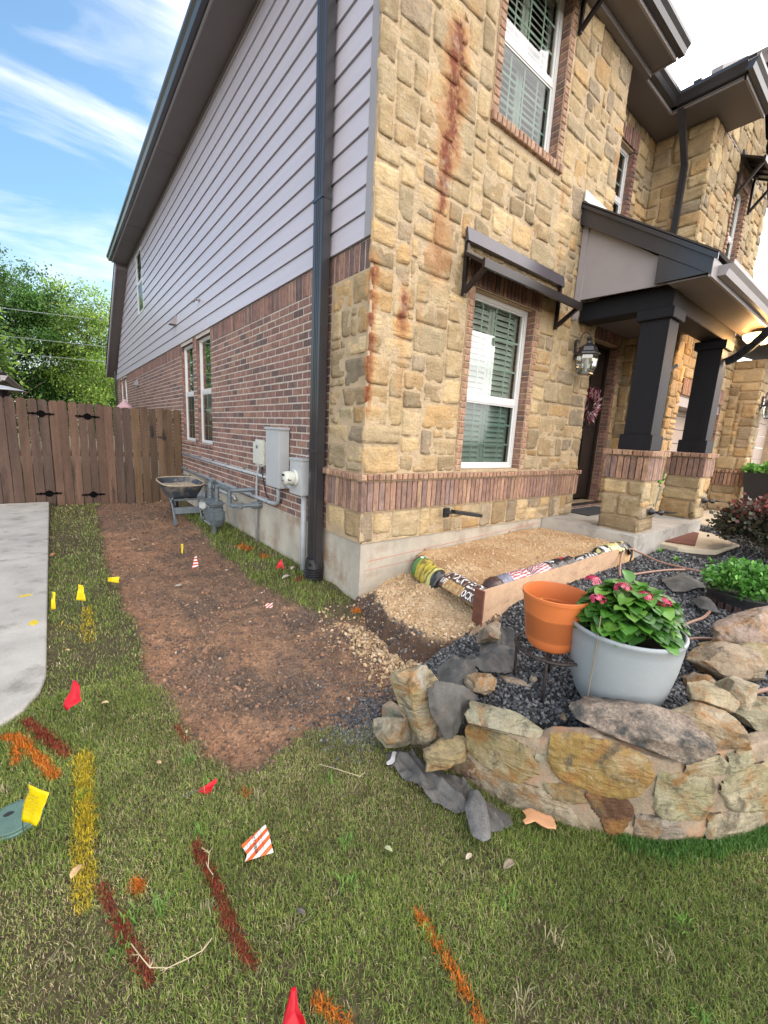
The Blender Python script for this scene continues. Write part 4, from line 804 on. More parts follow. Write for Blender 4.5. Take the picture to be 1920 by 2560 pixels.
# ---------------------------------------------------------------- grass
marks = [   # (name key, material, label, polyline, half width)
 ('yellow_paint_line', 'Y', 'long yellow spray-paint line across the lawn beside the yellow flag', [(-2.11, -.81), (-2.12, -1.2), (-2.14, -1.55)], .034),
 ('yellow_paint_line', 'Y', 'short yellow paint mark on the grass strip beyond the red triangular flag', [(-2.00, 1.02), (-2.02, .42)], .04),
 ('yellow_paint_line', 'Y', 'faint yellow side stroke reaching left from the far yellow paint mark', [(-2.20, .80), (-2.03, .62)], .03),
 ('red_paint_line', 'R', 'dark red paint line near the corner of the sidewalk', [(-2.32, -.39), (-2.17, -.76)], .026),
 ('red_paint_line', 'R', 'right-hand long red paint line, left of the striped flag', [(-1.80, -1.55), (-1.78, -1.72), (-1.78, -1.88), (-1.76, -2.02)], .020),
 ('red_paint_line', 'R', 'left-hand long red paint line with a dry grass runner at its lower end', [(-2.09, -1.52), (-2.06, -1.65), (-2.03, -1.78), (-2.0, -1.88)], .021),
 ('red_paint_line', 'R', 'faint red paint smudge at the left edge of the bare dirt', [(-1.71, -.84), (-1.70, -.98)], .02),
 ('orange_paint_line', 'O', 'orange painted arrow shaft near the sidewalk corner', [(-2.40, -.47), (-2.34, -.53), (-2.21, -.89)], .022),
 ('orange_paint_line', 'O', 'short orange stroke forming the arrow head by the sidewalk corner', [(-2.355, -.49), (-2.35, -.71)], .018),
 ('orange_paint_spot', 'O', 'round orange paint spot between the two long red lines', [(-1.995, -1.575), (-1.99, -1.60)], .024),
 ('orange_paint_line', 'O', 'long orange paint line at the bottom middle of the lawn', [(-1.275, -2.21), (-1.285, -2.36), (-1.32, -2.52)], .016),
 ('orange_paint_line', 'O', 'orange paint streak at the bottom edge beside the red flag', [(-1.65, -2.20), (-1.60, -2.30)], .018),
 ('orange_paint_spot', 'O', 'faint orange paint spot just right of the fallen red flag', [(-1.575, -1.42), (-1.565, -1.45)], .018),
 ('orange_paint_spot', 'O', 'orange paint on the grass strip below the gas meter', [(-.30, 2.25), (-.27, 2.05)], .07),
 ('orange_paint_spot', 'O', 'orange paint on the grass beside the grey conduit pipe', [(-.22, 1.75), (-.24, 1.60)], .05),
 ('red_paint_spot', 'R', 'rust red paint patch near the foot of the downspout', [(-.22, .72), (-.28, .68)], .05),
 ('orange_paint_spot', 'O', 'bright orange paint blot on the soil at the house corner', [(-.10, -.12), (-.13, -.17)], .035)]
def segd(x, y, pl):
    d = np.full(x.shape, 9.)
    for a, b_ in zip(pl[:-1], pl[1:]):
        a = np.array(a); b_ = np.array(b_); e = b_-a; t = np.clip(((x-a[0])*e[0]+(y-a[1])*e[1])/(e@e), 0, 1); d = np.minimum(d, np.hypot(x-a[0]-t*e[0], y-a[1]-t*e[1]))
    return d
def blades(name, x, y, z, h, w_, cols, m_, seed, lean=.75, root_c=None, label=None, cat=None, kind=None, grp=None):
    r = np.random.default_rng(seed); n = len(x); a = r.uniform(0, 2*PI, n); ln = h*r.uniform(.5, 1.2, n)
    dx, dy = np.cos(a), np.sin(a); th = np.clip(r.normal(lean, .35, n), .05, 1.35); up = np.cos(th)*ln; hz = np.sin(th)*ln
    ws = w_*r.uniform(.6, 1.3, n)/2; sa = a+PI/2+r.uniform(-.6, .6, n); sx, sy = np.cos(sa)*ws, np.sin(sa)*ws
    b0 = np.stack([x, y, z-.004], -1); side_ = np.stack([sx, sy, np.zeros(n)], -1)
    mid = b0+np.stack([dx*hz*.38, dy*hz*.38, up*.62+.004], -1); tip = b0+np.stack([dx*hz, dy*hz, up*r.uniform(.55, 1.05, n)+.004], -1)
    V = np.stack([b0-side_, b0+side_, mid+side_*.85, mid-side_*.85, tip], 1); o5 = (np.arange(n)*5)[:, None]
    F_ = np.concatenate([np.array([[0, 1, 2]])+o5, np.array([[0, 2, 3]])+o5, np.array([[3, 2, 4]])+o5])
    CC = np.repeat(cols, 5, 0).reshape(n, 5, 3)
    if root_c is not None: CC[:, :2] = root_c[:, None]; q_ = r.random(n) < .3; CC[q_, 2:4] = (root_c[q_]*.3+cols[q_]*.7)[:, None]
    o = npmesh(name, V.reshape(-1, 3), F_, CC.reshape(-1, 3), m_); return tag(o, label, cat, grp, kind)
M['grass'] = mat('grass_blade', attr=True, rough=.6, var=0, spec=.3, trans=.25)
r = np.random.default_rng(17); n = 1200000
x = r.uniform(-3.2, 2.2, n); y = r.uniform(-3.6, 6.7, n)
cdm = camdist(x, y); keep = r.random(n) < np.clip((1.35/np.maximum(cdm, .4))**1.25, .07, 1); x, y = x[keep], y[keep]
# an extra dense belt close to the camera
n2 = 330000; x2 = r.uniform(-2.75, .5, n2); y2 = r.uniform(-3.1, -.2, n2); k2 = camdist(x2, y2) < 3.0; x = np.concatenate([x, x2[k2]]); y = np.concatenate([y, y2[k2]])
sd = sdist(x, y, DIRT)+vnoise(x, y, 6, 5)*.05; sb = sdist(x, y, BED); wallpoly = WC+BED[:12][::-1]; sw = sdist(x, y, wallpoly); ss = sdist(x, y, SLAB)
thin = vnoise(x, y, 2.2, 51, 4); thin2 = vnoise(x, y, 9, 52, 3)
k = (sd < -.012+r.normal(0, .022, len(x))) & (sb < -.02) & (sw < .0) & (ss < -.004) & ~in_house(x, y) & (r.random(len(x)) < np.clip(.92+thin*1.1+thin2*.5, .25, 1)) & (np.hypot(x+2.32, y+1.04) > .083)
k &= ~((y > 4.8) & (x > -1.5) & (x < .1)); k &= ~((y > 3.2) & (x < -1.7) & (r.random(len(x)) < .45)) & ~((x > -.35) & (y < .1) & (y > -1.1) & (x < .1) & (sd > -.2))
x, y = x[k], y[k]; z = terrain(x, y)[0]; n = len(x)
green = sstep(-.3, .5, vnoise(x, y, 1.3, 53, 3)+.35*sstep(-1.2, -.5, x)*(y < 0)+.7*((x > -.7) & (y > 0))+r.normal(0, .12, n))
gp = pick(r, [(.19, .265, .05), (.15, .235, .042), (.235, .295, .062), (.105, .18, .036), (.28, .32, .08)], n); dp = pick(r, [(.44, .37, .20), (.33, .28, .14), (.52, .45, .28), (.26, .21, .11), (.30, .285, .12)], n)
isdry = (r.random(n) < (.60-.45*green)); c = np.where(isdry[:, None], dp, gp)*(1+.28*vnoise(x, y, 3.5, 61, 3)+.25*vnoise(x, y, 11, 62, 2))[:, None]
hh = .022+.010*green+.0035*np.maximum(camdist(x, y)-1.5, 0); hh *= np.where(isdry, .8, 1); hh = np.where((x > -.7) & (y > 0), hh*1.5, hh)
# long green tufts along the foot of the garden wall
pc = {'Y': (.66, .48, .02), 'R': (.30, .022, .022), 'O': (.74, .19, .015)}
idx = np.full(n, -1); nzm = vnoise(x, y, 40, 55, 3)*.35+vnoise(x, y, 12, 56, 2)*.3
for i, mk_ in enumerate(marks):
    d = segd(x, y, mk_[3]); hw = mk_[4]; fa = .55 if 'faint' in mk_[2] else 1
    idx[(d < hw*(1.15+nzm*1.6)) & (r.random(n) < fa*np.clip(1.45-d/hw*1.0, 0, 1)*.95)] = i
ex, ey, ei = [], [], []
for i, mk_ in enumerate(marks):
    pl = np.array(mk_[3]); sg = np.hypot(*np.diff(pl, axis=0).T); tot = sg.sum(); m_n = int((14000 if mk_[1] == 'Y' else 34000)*(tot+mk_[4]*2)*mk_[4]*2*(.4 if 'faint' in mk_[2] else 1)*(.25 if pl[0, 1] > 0 else 1)); t = r.uniform(0, tot, m_n); cs = np.r_[0, np.cumsum(sg)]
    qx = np.interp(t, cs, pl[:, 0])+r.normal(0, mk_[4]*.55, m_n); qy = np.interp(t, cs, pl[:, 1])+r.normal(0, mk_[4]*.55, m_n); kk = vnoise(qx, qy, 16, 57, 3)+r.uniform(-.4, .4, m_n) > -.25; ex.append(qx[kk]); ey.append(qy[kk]); ei.append(np.full(kk.sum(), i))
ex, ey, ei = [np.concatenate(v) for v in (ex, ey, ei)]; kk = (sdist(ex, ey, DIRT) < 0); ex, ey, ei = ex[kk], ey[kk], ei[kk]; m_n = len(ex)
x = np.concatenate([x, ex]); y = np.concatenate([y, ey]); z = np.concatenate([z, terrain(ex, ey)[0]]); idx = np.concatenate([idx, ei]); hh = np.concatenate([hh, np.full(m_n, .022)+.002*np.maximum(camdist(ex, ey)-1.5, 0)]); c = np.concatenate([c, pick(r, [(.12, .19, .045), (.30, .26, .14)], m_n)]); n = len(x)
wd = .0020+.0010*np.maximum(camdist(x, y)-1.5, 0)
L_ = idx < 0; blades('grass', x[L_], y[L_], z[L_], hh[L_], wd[L_], c[L_], M['grass'], 5, label='short patchy green and straw-coloured lawn', cat='grass', kind='stuff')
for i, mk_ in enumerate(marks):
    q = idx == i; base = np.array(pc[mk_[1]])
    if q.sum() < 5:
        rr_ = np.random.default_rng(i+90); t = rr_.random(900); a, b_ = np.array(mk_[3][0]), np.array(mk_[3][-1]); px = a[0]+(b_[0]-a[0])*t+rr_.normal(0, mk_[4]*.5, 900); py = a[1]+(b_[1]-a[1])*t+rr_.normal(0, mk_[4]*.5, 900)
        o = pebbles(mk_[0], np.stack([px, py, terrain(px, py)[0]+.004], -1), rr_.uniform(.003, .007, 900), base*rr_.uniform(.6, 1.1, (900, 1)), M['peb'], flat=.3, seed=i); tag(o, mk_[2], 'paint mark'); continue
    cc_ = base*r.uniform(.55, 1.15, (q.sum(), 1)); blades(mk_[0], x[q], y[q], z[q]+.003, hh[q]*.95, wd[q]*1.15, cc_, M['grass'], 60+i, root_c=c[q], label=mk_[2], cat='paint mark', grp=None)
# grass tufts at the wall foot
r = np.random.default_rng(18); t = r.uniform(.42, .97, 9000); Wn = np.array(WC); ln_ = np.r_[0, np.cumsum(np.hypot(*np.diff(Wn, axis=0).T))]; s_ = t*ln_[-1]
px = np.interp(s_, ln_, Wn[:, 0]); py = np.interp(s_, ln_, Wn[:, 1]); off = np.abs(r.normal(0, .035, 9000))+.006; px -= off*.75; py -= off*.65; k = vnoise(px, py, 7, 58)+r.normal(0, .15, 9000) > -.1; px, py = px[k], py[k]
blades('wall_foot_grass', px, py, terrain(px, py)[0], np.full(len(px), .05), np.full(len(px), .003), pick(r, [(.08, .19, .035), (.06, .15, .03), (.11, .23, .05)], len(px)), M['grass'], 77, lean=.45, label='taller bright green grass along the foot of the curved garden wall', cat='grass', kind='stuff')
r = np.random.default_rng(19); n = 9000; x = r.uniform(-1.9, 0, n); y = r.uniform(-1.6, 6.5, n); k = (r.random(n) < np.clip((2.4/camdist(x, y))**1.6, .1, 1)) & (sdist(x, y, DIRT) > -.06) & ~in_house(x, y) & (vnoise(x, y, 2.5, 71, 3)+r.uniform(-.4, .4, n) > -.1); x, y = x[k], y[k]
blades('straw_bits', x, y, terrain(x, y)[0]+.006, np.full(len(x), .035), .0022+.0008*camdist(x, y), pick(r, [(.30, .22, .13), (.20, .14, .09), (.10, .07, .05), (.38, .30, .19), (.08, .055, .04)], len(x)), M['grass'], 88, lean=1.35, label='dry straw and root bits strewn over the bare dirt', cat='debris', kind='stuff')
# a few broad weeds and long runners in the lawn
r = np.random.default_rng(20); cx = r.uniform(-2.4, .2, 46); cy = r.uniform(-2.9, -.6, 46); k = (sdist(cx, cy, DIRT) < -.05) & (sdist(cx, cy, wallpoly) < -.1) & (sdist(cx, cy, BED) < -.1) & (sdist(cx, cy, SLAB) < -.05); cx, cy = cx[k], cy[k]
x = np.repeat(cx, 26)+r.normal(0, .016, len(cx)*26); y = np.repeat(cy, 26)+r.normal(0, .016, len(cx)*26); tcol = pick(r, [(.13, .28, .05), (.17, .33, .06), (.36, .32, .18)], len(cx), .2)
blades('grass_clumps', x, y, terrain(x, y)[0], np.full(len(x), .05), np.full(len(x), .0038), np.repeat(tcol, 26, 0), M['grass'], 89, lean=.7, label='scattered longer grass clumps standing out in the lawn', cat='grass', kind='stuff')
# ---------------------------------------------------------------- text on surfaces
def text_geo(s, size=1.0, bold=True):
    cu = bpy.data.curves.new('t', 'FONT'); cu.body = s; cu.size = size; cu.resolution_u = 2; cu.offset = .02*size if bold else 0; cu.align_x = 'CENTER'; cu.align_y = 'CENTER'
    o = bpy.data.objects.new('t', cu); me = bpy.data.meshes.new_from_object(o); bpy.data.objects.remove(o)
    V = [(v.co.x, v.co.y) for v in me.vertices]; F_ = [tuple(p.vertices) for p in me.polygons]; bpy.data.meshes.remove(me); return V, F_
M['prn_white'] = mat('white_print', (.75, .74, .72), .5, var=.03)
M['prn_black'] = mat('black_print', (.02, .02, .02), .6, var=0)
M['prn_dim'] = mat('faded_print', (.40, .30, .02), .6, var=0)
# ---------------------------------------------------------------- garden wall
Wn = [Vector((a, b_, 0)) for a, b_ in WC]; WL = [0]
for a, b_ in zip(Wn[:-1], Wn[1:]): WL.append(WL[-1]+(b_-a).length)
def wallpt(s, z, d=0):
    s = min(max(s, 0), WL[-1]-1e-4); i = max(k for k in range(len(WL)-1) if WL[k] <= s); t = (s-WL[i])/(WL[i+1]-WL[i]); p = Wn[i].lerp(Wn[i+1], t)
    def nrm(k): e = (Wn[min(k+1, len(Wn)-1)]-Wn[max(k-1, 0)]).normalized(); return Vector((e.y, -e.x, 0))
    n_ = (nrm(i)*(1-t)+nrm(i+1)*t).normalized(); p = p+n_*(d-.02*z); return (p.x, p.y, z)
def topw(s):
    pts = [(0, .05), (.22, .10), (.50, .12), (.70, .13), (.74, .30), (.9, .345), (1.03, .34), (1.08, .38), (1.25, .415), (1.45, .37), (1.55, .37), (1.75, .41), (2.0, .42), (3, .42)]
    for (a, u), (b_, v) in zip(pts[:-1], pts[1:]):
        if a <= s <= b_: return u+(v-u)*(s-a)/(b_-a)
    return .42
GW = thing('garden_wall', 'low curved retaining wall of mortared tan and rust limestone around the gravel bed', 'garden wall', (-.3, -2.6, 0))
b = MB()
def core(u, v):
    s = .2+u*(WL[-1]-.2); tp = topw(s)
    if v < .42: z = -.12+(tp+.12)*v/.42; d = .012*noise.noise(Vector((s*9, z*9, 3)))+.004*noise.noise(Vector((s*40, z*40, 3))); 
    elif v < .62: z = tp+.006*noise.noise(Vector((s*20, v*9, 1))); d = -(v-.42)/.20*.06
    else: z = tp-(v-.62)/.38*(tp+.12); d = -.06
    p = wallpt(s, z, d); return p
b.grid(core, 260, 46, (.42, .33, .24))
M['mort_core'] = mat('garden_wall_mortar', (.30, .235, .165), .95, var=.22, vs=7, fine=.2, bump=.8, bs=70, bdist=.006, var2=((.40, .20, .10), 6, .5, .72))
gw = b.build('mortar', M['mort_core'], GW, smooth=True)
FS = {  # facing stones outlined on the wall face: (distance along the wall, height)
 'a': ([(.73, .255), (.80, .285), (.89, .30), (.99, .28), (1.03, .20), (.98, .13), (.90, .125), (.82, .14), (.74, .16)], (0.272, 0.216, 0.104), .03),
 'b': ([(1.08, .375), (1.16, .395), (1.26, .40), (1.36, .375), (1.43, .35), (1.45, .29), (1.41, .22), (1.36, .19), (1.28, .185), (1.20, .195), (1.14, .21), (1.08, .27)], (0.288, 0.188, 0.056), .035),
 'c': ([(1.24, .155), (1.30, .165), (1.37, .165), (1.40, .13), (1.39, .08), (1.37, .02), (1.34, .01), (1.29, .09)], (0.104, 0.048, 0.024), .022),
 'd': ([(1.49, .31), (1.58, .315), (1.69, .30), (1.70, .24), (1.68, .125), (1.60, .13), (1.50, .14), (1.48, .22)], (0.288, 0.264, 0.152), .025),
 'e': ([(1.74, .26), (1.80, .30), (1.90, .33), (2.02, .31), (2.06, .2), (2.04, .11), (1.92, .125), (1.80, .16)], (0.296, 0.264, 0.152), .03),
 'f': ([(.82, .085), (.92, .115), (1.04, .115), (1.11, .10), (1.19, .055), (1.25, .0), (1.12, -.03), (.94, -.03), (.83, .01)], (0.304, 0.248, 0.168), .016),
 'g': ([(1.08, .145), (1.14, .165), (1.20, .16), (1.23, .13), (1.18, .11), (1.12, .115)], (0.192, 0.160, 0.080), .018),
 'h': ([(1.43, .10), (1.50, .12), (1.57, .115), (1.61, .05), (1.52, .02), (1.44, .03)], (0.240, 0.200, 0.160), .02),
 'i': ([(1.73, .125), (1.82, .12), (1.95, .10), (2.06, .08), (2.06, .0), (1.83, .0), (1.72, .04)], (0.288, 0.248, 0.168), .022),
 'j': ([(.30, .0), (.41, .045), (.55, .08), (.68, .10), (.78, .09), (.80, .05), (.66, .0), (.48, -.02)], (0.160, 0.104, 0.072), .012),
 'k': ([(1.575, .36), (1.64, .385), (1.70, .39), (1.735, .36), (1.72, .33), (1.58, .325)], (0.312, 0.280, 0.168), .035),
 'l': ([(1.75, .385), (1.80, .40), (1.86, .385), (1.87, .355), (1.82, .345), (1.76, .33)], (0.296, 0.280, 0.176), .03),
 'm': ([(.25, .09), (.33, .115), (.42, .12), (.50, .11), (.50, .06), (.40, .01), (.30, .02), (.25, .05)], (0.272, 0.248, 0.176), .03),
 'n': ([(1.035, .32), (1.065, .33), (1.065, .28), (1.05, .25), (1.035, .26)], (0.288, 0.264, 0.192), .014),
 'o': ([(2.10, .32), (2.25, .34), (2.40, .30), (2.40, .16), (2.24, .14), (2.10, .18)], (0.320, 0.264, 0.160), .03),
 'p': ([(2.12, .12), (2.26, .10), (2.40, .10), (2.42, .01), (2.2, 0), (2.1, .03)], (0.272, 0.240, 0.160), .025)}
def pad_stone(poly, P, D, col, sd, parent, name='facing_stone', mt=None, rough=.012, h=.010):
    us = [p[0] for p in poly]; vs_ = [p[1] for p in poly]; xs = np.arange(min(us)-h, max(us)+2*h, h); ys = np.arange(min(vs_)-h, max(vs_)+2*h, h); X_, Y_ = np.meshgrid(xs, ys)
    jx = X_+vnoise(X_, Y_, 20, sd % 50, 3)*.012; s_ = sdist(jx, Y_, poly)+.017; e = 1e-3
    gx = (sdist(jx+e, Y_, poly)+.017-s_)/e; gy = (sdist(jx, Y_+e, poly)+.017-s_)/e
    ok = s_ > -h*.8; off = np.where(s_ < 0, -s_, 0); X2_ = X_+gx*off; Y2_ = Y_+gy*off; mb_ = MB(); idm = {}
    for j in range(X_.shape[0]):
        for i in range(X_.shape[1]):
            if ok[j, i]:
                u, v = X2_[j, i], Y2_[j, i]; t = min(1, max(0, s_[j, i])/.013); n1 = noise.noise(Vector((u*11, v*11, sd))); n2 = abs(noise.noise(Vector((u*28, v*28+u*9, sd))))
                d = -.006 if s_[j, i] <= 0 else D*.42*(.6+.4*math.sin(t*PI/2))+n1*rough*.8+n2*rough*.8+abs(noise.noise(Vector((u*60, v*60, sd))))*.004
                idm[j, i] = len(mb_.v); mb_.v.append(P(u, v, d)); mb_.c.append(col)
    for j in range(X_.shape[0]-1):
        for i in range(X_.shape[1]-1):
            k_ = [(j, i), (j, i+1), (j+1, i+1), (j+1, i)]
            if all(q in idm for q in k_): mb_.f.append(tuple(idm[q] for q in k_))
            elif sum(q in idm for q in k_) == 3: mb_.f.append(tuple(idm[q] for q in k_ if q in idm))
    return mb_.build(name, mt or M['rubble'], parent, smooth=True)
for i, (k_, (poly, col, D)) in enumerate(FS.items()): pad_stone(poly, wallpt, D, col, 3+i*7, GW)
# the big rust-coloured stone gets dark scabs in its own material
# ---------------------------------------------------------------- loose rocks
def rock(name, label, c, dims, rz=0, tilt=(0, 0), seed=0, col=(.36, .30, .2), fac=.22, box=.6, mt=None, parent=None, cat='rock', group=None, col2=None):
    col = tuple(x*.84 for x in col)
    bm = bmesh.new(); bmesh.ops.create_cube(bm, size=2); bmesh.ops.subdivide_edges(bm, edges=bm.edges[:], cuts=23, use_grid_fill=True)
    rnd = random.Random(seed); planes = []
    for _ in range(13):
        n_ = Vector((rnd.gauss(0, 1), rnd.gauss(0, 1), rnd.gauss(0, .7))).normalized(); planes.append((n_, rnd.uniform(.66, .95)))
    R_ = Matrix.Rotation(rz, 3, 'Z') @ Matrix.Rotation(tilt[0], 3, 'X') @ Matrix.Rotation(tilt[1], 3, 'Y'); cols = []
    for v in bm.verts:
        p = v.co.copy(); sph = p.normalized(); q = p*box+sph*(1-box)*1.15; q = Vector((math.copysign(abs(q.x)**.9, q.x), math.copysign(abs(q.y)**.9, q.y), q.z))
        for n_, dd in planes:
            e = q.dot(n_)-dd
            if e > 0: q -= n_*e*.97
        nz_ = noise.noise(q*1.6+Vector((seed, 0, 0)))*fac+abs(noise.noise(q*4.2+Vector((0, seed, 0))))*fac*.35+noise.noise(q*8+Vector((seed, 0, 0)))*fac*.22+abs(noise.noise(q*16+Vector((0, 0, seed))))*fac*.16
        q *= 1+nz_; q = Vector((q.x*dims[0]/2, q.y*dims[1]/2, q.z*dims[2]/2)); v.co = Vector(c)+R_ @ q
        k_ = .5+.5*noise.noise(p*1.3+Vector((seed, 3, 0))); c2 = col2 or tuple(x*.72 for x in col); cols.append(tuple(a*(1-k_)+b_*k_ for a, b_ in zip(col, c2)))
    mb_ = MB(); bm.verts.index_update(); mb_.v = [tuple(v.co) for v in bm.verts]; mb_.f = [tuple(v.index for v in f.verts) for f in bm.faces]; mb_.c = cols; bm.free()
    o = mb_.build(name, mt or M['rubble'], parent, smooth=True)
    if parent is None: tag(o, label, cat, group)
    return o
M['lichen'] = mat('lichened_stone', attr=True, rough=.95, var=.3, vs=14, fine=.5, bump=1, bs=60, bdist=.010, var2=((.055, .055, .05), 13, .46, .62), coords='Object')
rock('rock', 'large flat grey-pink lichened rock lying across the wall in front of the white pot', (-.325, -2.43, .435), (.50, .25, .13), -1.27, (.10, .03), 4, (.33, .28, .22), mt=M['lichen'], fac=.12, box=.75, col2=(.27, .19, .14))
rock('rock', 'angular buff rock right of the big lichened rock on the wall', (-.10, -2.62, .465), (.30, .19, .13), -1.25, (.15, .1), 9, (.47, .38, .25), fac=.13, box=.62)
rock('rock', 'low blocky tan rock behind the angular buff rock, next to the gravel', (.03, -2.585, .515), (.24, .12, .09), -.8, (0, .05), 12, (.46, .38, .24), fac=.10, box=.75)
rock('rock', 'pale upright block at the right end of the low tan rock', (.19, -2.64, .50), (.14, .14, .14), .5, (.1, .2), 15, (.48, .42, .30), fac=.1, box=.75)
rock('rock', 'flat greenish slab at the right picture edge on the wall top', (.17, -2.72, .44), (.20, .15, .06), -.5, (0, 0), 18, (.40, .37, .24), fac=.1, box=.75)
rock('rock', 'wide olive slab on the wall top below the pale blocks', (.38, -2.74, .42), (.26, .16, .07), -.5, (0, 0), 19, (.40, .36, .22), fac=.1, box=.75)
rock('rock', 'long rounded brown boulder lying behind the blocky rocks', (.78, -2.50, .39), (.50, .26, .18), -.55, (.05, .05), 23, (.40, .31, .21), fac=.16, box=.45)
rock('rock', 'big rough pinkish boulder at the right edge below the green bush', (1.28, -2.52, .47), (.56, .34, .19), -.50, (.12, -.05), 27, (.42, .31, .24), fac=.18, box=.5, col2=(.26, .19, .16))
rock('rock', 'thick yellowish slab under the pinkish boulder', (1.15, -2.55, .37), (.62, .34, .13), -.55, (.0, .0), 29, (.44, .36, .19), fac=.1, box=.7)
rock('rock', 'mossy flat capstone at the left of the big rust-coloured facing stone', (-.655, -2.05, .345), (.31, .13, .065), -.95, (.12, -.04), 31, (.40, .36, .22), fac=.08, box=.82, col2=(.27, .26, .19))
rock('rock', 'tall upright slab with yellow and grey stains at the left end of the wall', (-.865, -1.765, .345), (.24, .10, .42), -.35, (.10, -.38), 35, (.42, .30, .10), fac=.13, box=.72, col2=(.30, .29, .26))
rock('rock', 'broken buff stone under the tall stained slab', (-.80, -1.86, .14), (.22, .13, .10), -.5, (.2, -.2), 36, (.42, .33, .18), fac=.14, box=.65)
rock('rock', 'cracked greenish stone at the far left foot of the wall, partly under gravel', (-.90, -1.60, .10), (.20, .15, .12), -.9, (.1, -.1), 37, (.40, .37, .27), fac=.13, box=.65)
rock('rock', 'fist-sized tan stone beside the draped fabric on the gravel', (-.555, -1.835, .37), (.15, .115, .10), -.7, (.1, .2), 41, (.44, .35, .24), fac=.2, box=.5)
rock('rock', 'thin pale stone flake lying on the gravel near the plant stand', (-.31, -1.865, .315), (.16, .05, .03), -1.0, (0, 0), 43, (.58, .46, .33), fac=.2, box=.6)
rock('rock', 'tiny pale stone chip by the back leg of the plant stand', (-.205, -1.905, .315), (.045, .04, .03), 0, (0, 0), 44, (.60, .50, .38), fac=.2, box=.5)
rock('rock', 'brown rock tucked behind the plant stand by the plywood', (-.05, -1.50, .36), (.22, .15, .11), .2, (0, 0), 45, (.30, .24, .18), fac=.2, box=.5)
rock('rock', 'small pale stone at the front legs of the stand against the lichened rock', (-.42, -2.19, .36), (.035, .03, .02), 0, (0, 0), 47, (.5, .46, .38), fac=.2)
rock('rock', 'dark rounded rock half hidden between the white pot and the brown boulder', (.50, -2.44, .33), (.20, .15, .11), .3, (0, 0), 48, (.30, .24, .17), fac=.18)
# ---------------------------------------------------------------- sheets: fabric, shards
def sheet(name, poly, zfn, m_, h=.0065, thick=.004, label=None, cat=None, grp=None, P=None, jag=.006, parent=None, smooth=True):
    P = P or (lambda u, v, d: (u, v, d)); us = [p[0] for p in poly]; vs_ = [p[1] for p in poly]
    X_, Y_ = np.meshgrid(np.arange(min(us)-h, max(us)+2*h, h), np.arange(min(vs_)-h, max(vs_)+2*h, h)); jx = X_+vnoise(X_, Y_, 25, 77, 3)*jag; s_ = sdist(jx, Y_, poly); e = 1e-3
    gx = (sdist(jx+e, Y_, poly)-s_)/e; gy = (sdist(jx, Y_+e, poly)-s_)/e; ok = s_ > -h*.8; off = np.where(s_ < 0, -s_, 0); X2_ = X_+gx*off; Y2_ = Y_+gy*off; Z_ = zfn(X2_, Y2_, s_)
    idm = {}; b = MB()
    for j in range(X_.shape[0]):
        for i in range(X_.shape[1]):
            if ok[j, i]: idm[j, i] = len(b.v); b.v.append(P(X2_[j, i], Y2_[j, i], Z_[j, i])); b.c.append((1, 1, 1))
    for j in range(X_.shape[0]-1):
        for i in range(X_.shape[1]-1):
            q = [idm[k_] for k_ in ((j, i), (j, i+1), (j+1, i+1), (j+1, i)) if k_ in idm]
            if len(q) >= 3: b.f.append(tuple(q))
    o = b.build(name, m_, parent, smooth=smooth, solid=thick)
    if label: tag(o, label, cat, grp)
    return o
def folds(X_, Y_, a, sc1=7, seed=1, ang=.6):
    u = X_*math.cos(ang)+Y_*math.sin(ang); v = -X_*math.sin(ang)+Y_*math.cos(ang)
    n1 = vnoise(u, v*.40, sc1*1.5, seed, 2); n2 = vnoise(u, v*.45, sc1*4.2, seed+1, 2); n3 = vnoise(u, v, sc1*.8, seed+2, 2); r1 = np.clip(1-np.abs(n1)*3.0, 0, 1)**1.3; r2 = np.clip(1-np.abs(n2)*2.6, 0, 1); return a*(1.5*r1+.55*r2+n3*.8-.4)
tz = lambda X_, Y_: terrain(X_, Y_)[0]
sheet('weed_fabric', [(-.171, -1.524), (-.06, -1.47), (.08, -1.46), (.10, -1.56), (-.03, -1.68), (-.13, -1.735), (-.24, -1.70), (-.27, -1.62)], lambda X_, Y_, s_: np.maximum(tz(X_, Y_), .27)+.04+folds(X_, Y_, .022, 5, 4, 2.2)+.05*sstep(0, .12, s_)+.05*sstep(-.1, .08, X_), M['fabric'], label='upper grey weed-barrier fabric bunched behind the plant stand against the plywood', cat='fabric')
sheet('weed_fabric', [(-.33, -1.54), (-.20, -1.66), (-.06, -1.70), (-.09, -1.76), (-.185, -1.80), (-.30, -1.82), (-.42, -1.80), (-.42, -1.66)], lambda X_, Y_, s_: np.maximum(tz(X_, Y_), .27)+.025+folds(X_, Y_, .018, 6, 9, -.5)+.02*sstep(0, .05, s_), M['fabric'], label='middle flap of grey weed-barrier fabric lying flat on the gravel', cat='fabric')
sheet('weed_fabric', [(-.61, -1.60), (-.52, -1.51), (-.42, -1.53), (-.40, -1.66), (-.44, -1.73), (-.55, -1.80), (-.68, -1.77), (-.67, -1.68)], lambda X_, Y_, s_: np.maximum(tz(X_, Y_), .25)+.045+folds(X_, Y_, .03, 7, 14, .5)+.03*sstep(0, .09, s_), M['fabric'], label='rolled dark grey fabric crumpled behind the upright stained slab', cat='fabric')
sheet('weed_fabric', [(-.85, .50), (-.77, .475), (-.688, .435), (-.591, .354), (-.623, .297), (-.661, .232), (-.703, .204), (-.767, .185), (-.83, .27), (-.90, .41), (-.893, .48)], lambda X_, Y_, s_: .006+folds(X_, Y_, .012, 5, 19, .25)+.008*sstep(0, .06, s_), M['fabric'], P=lambda u, v, d: (u-.02, -1.845-d+.28*max(0, v-.40), v), label='grey fabric flap hanging over the front of the wall beside the upright slab', cat='fabric')
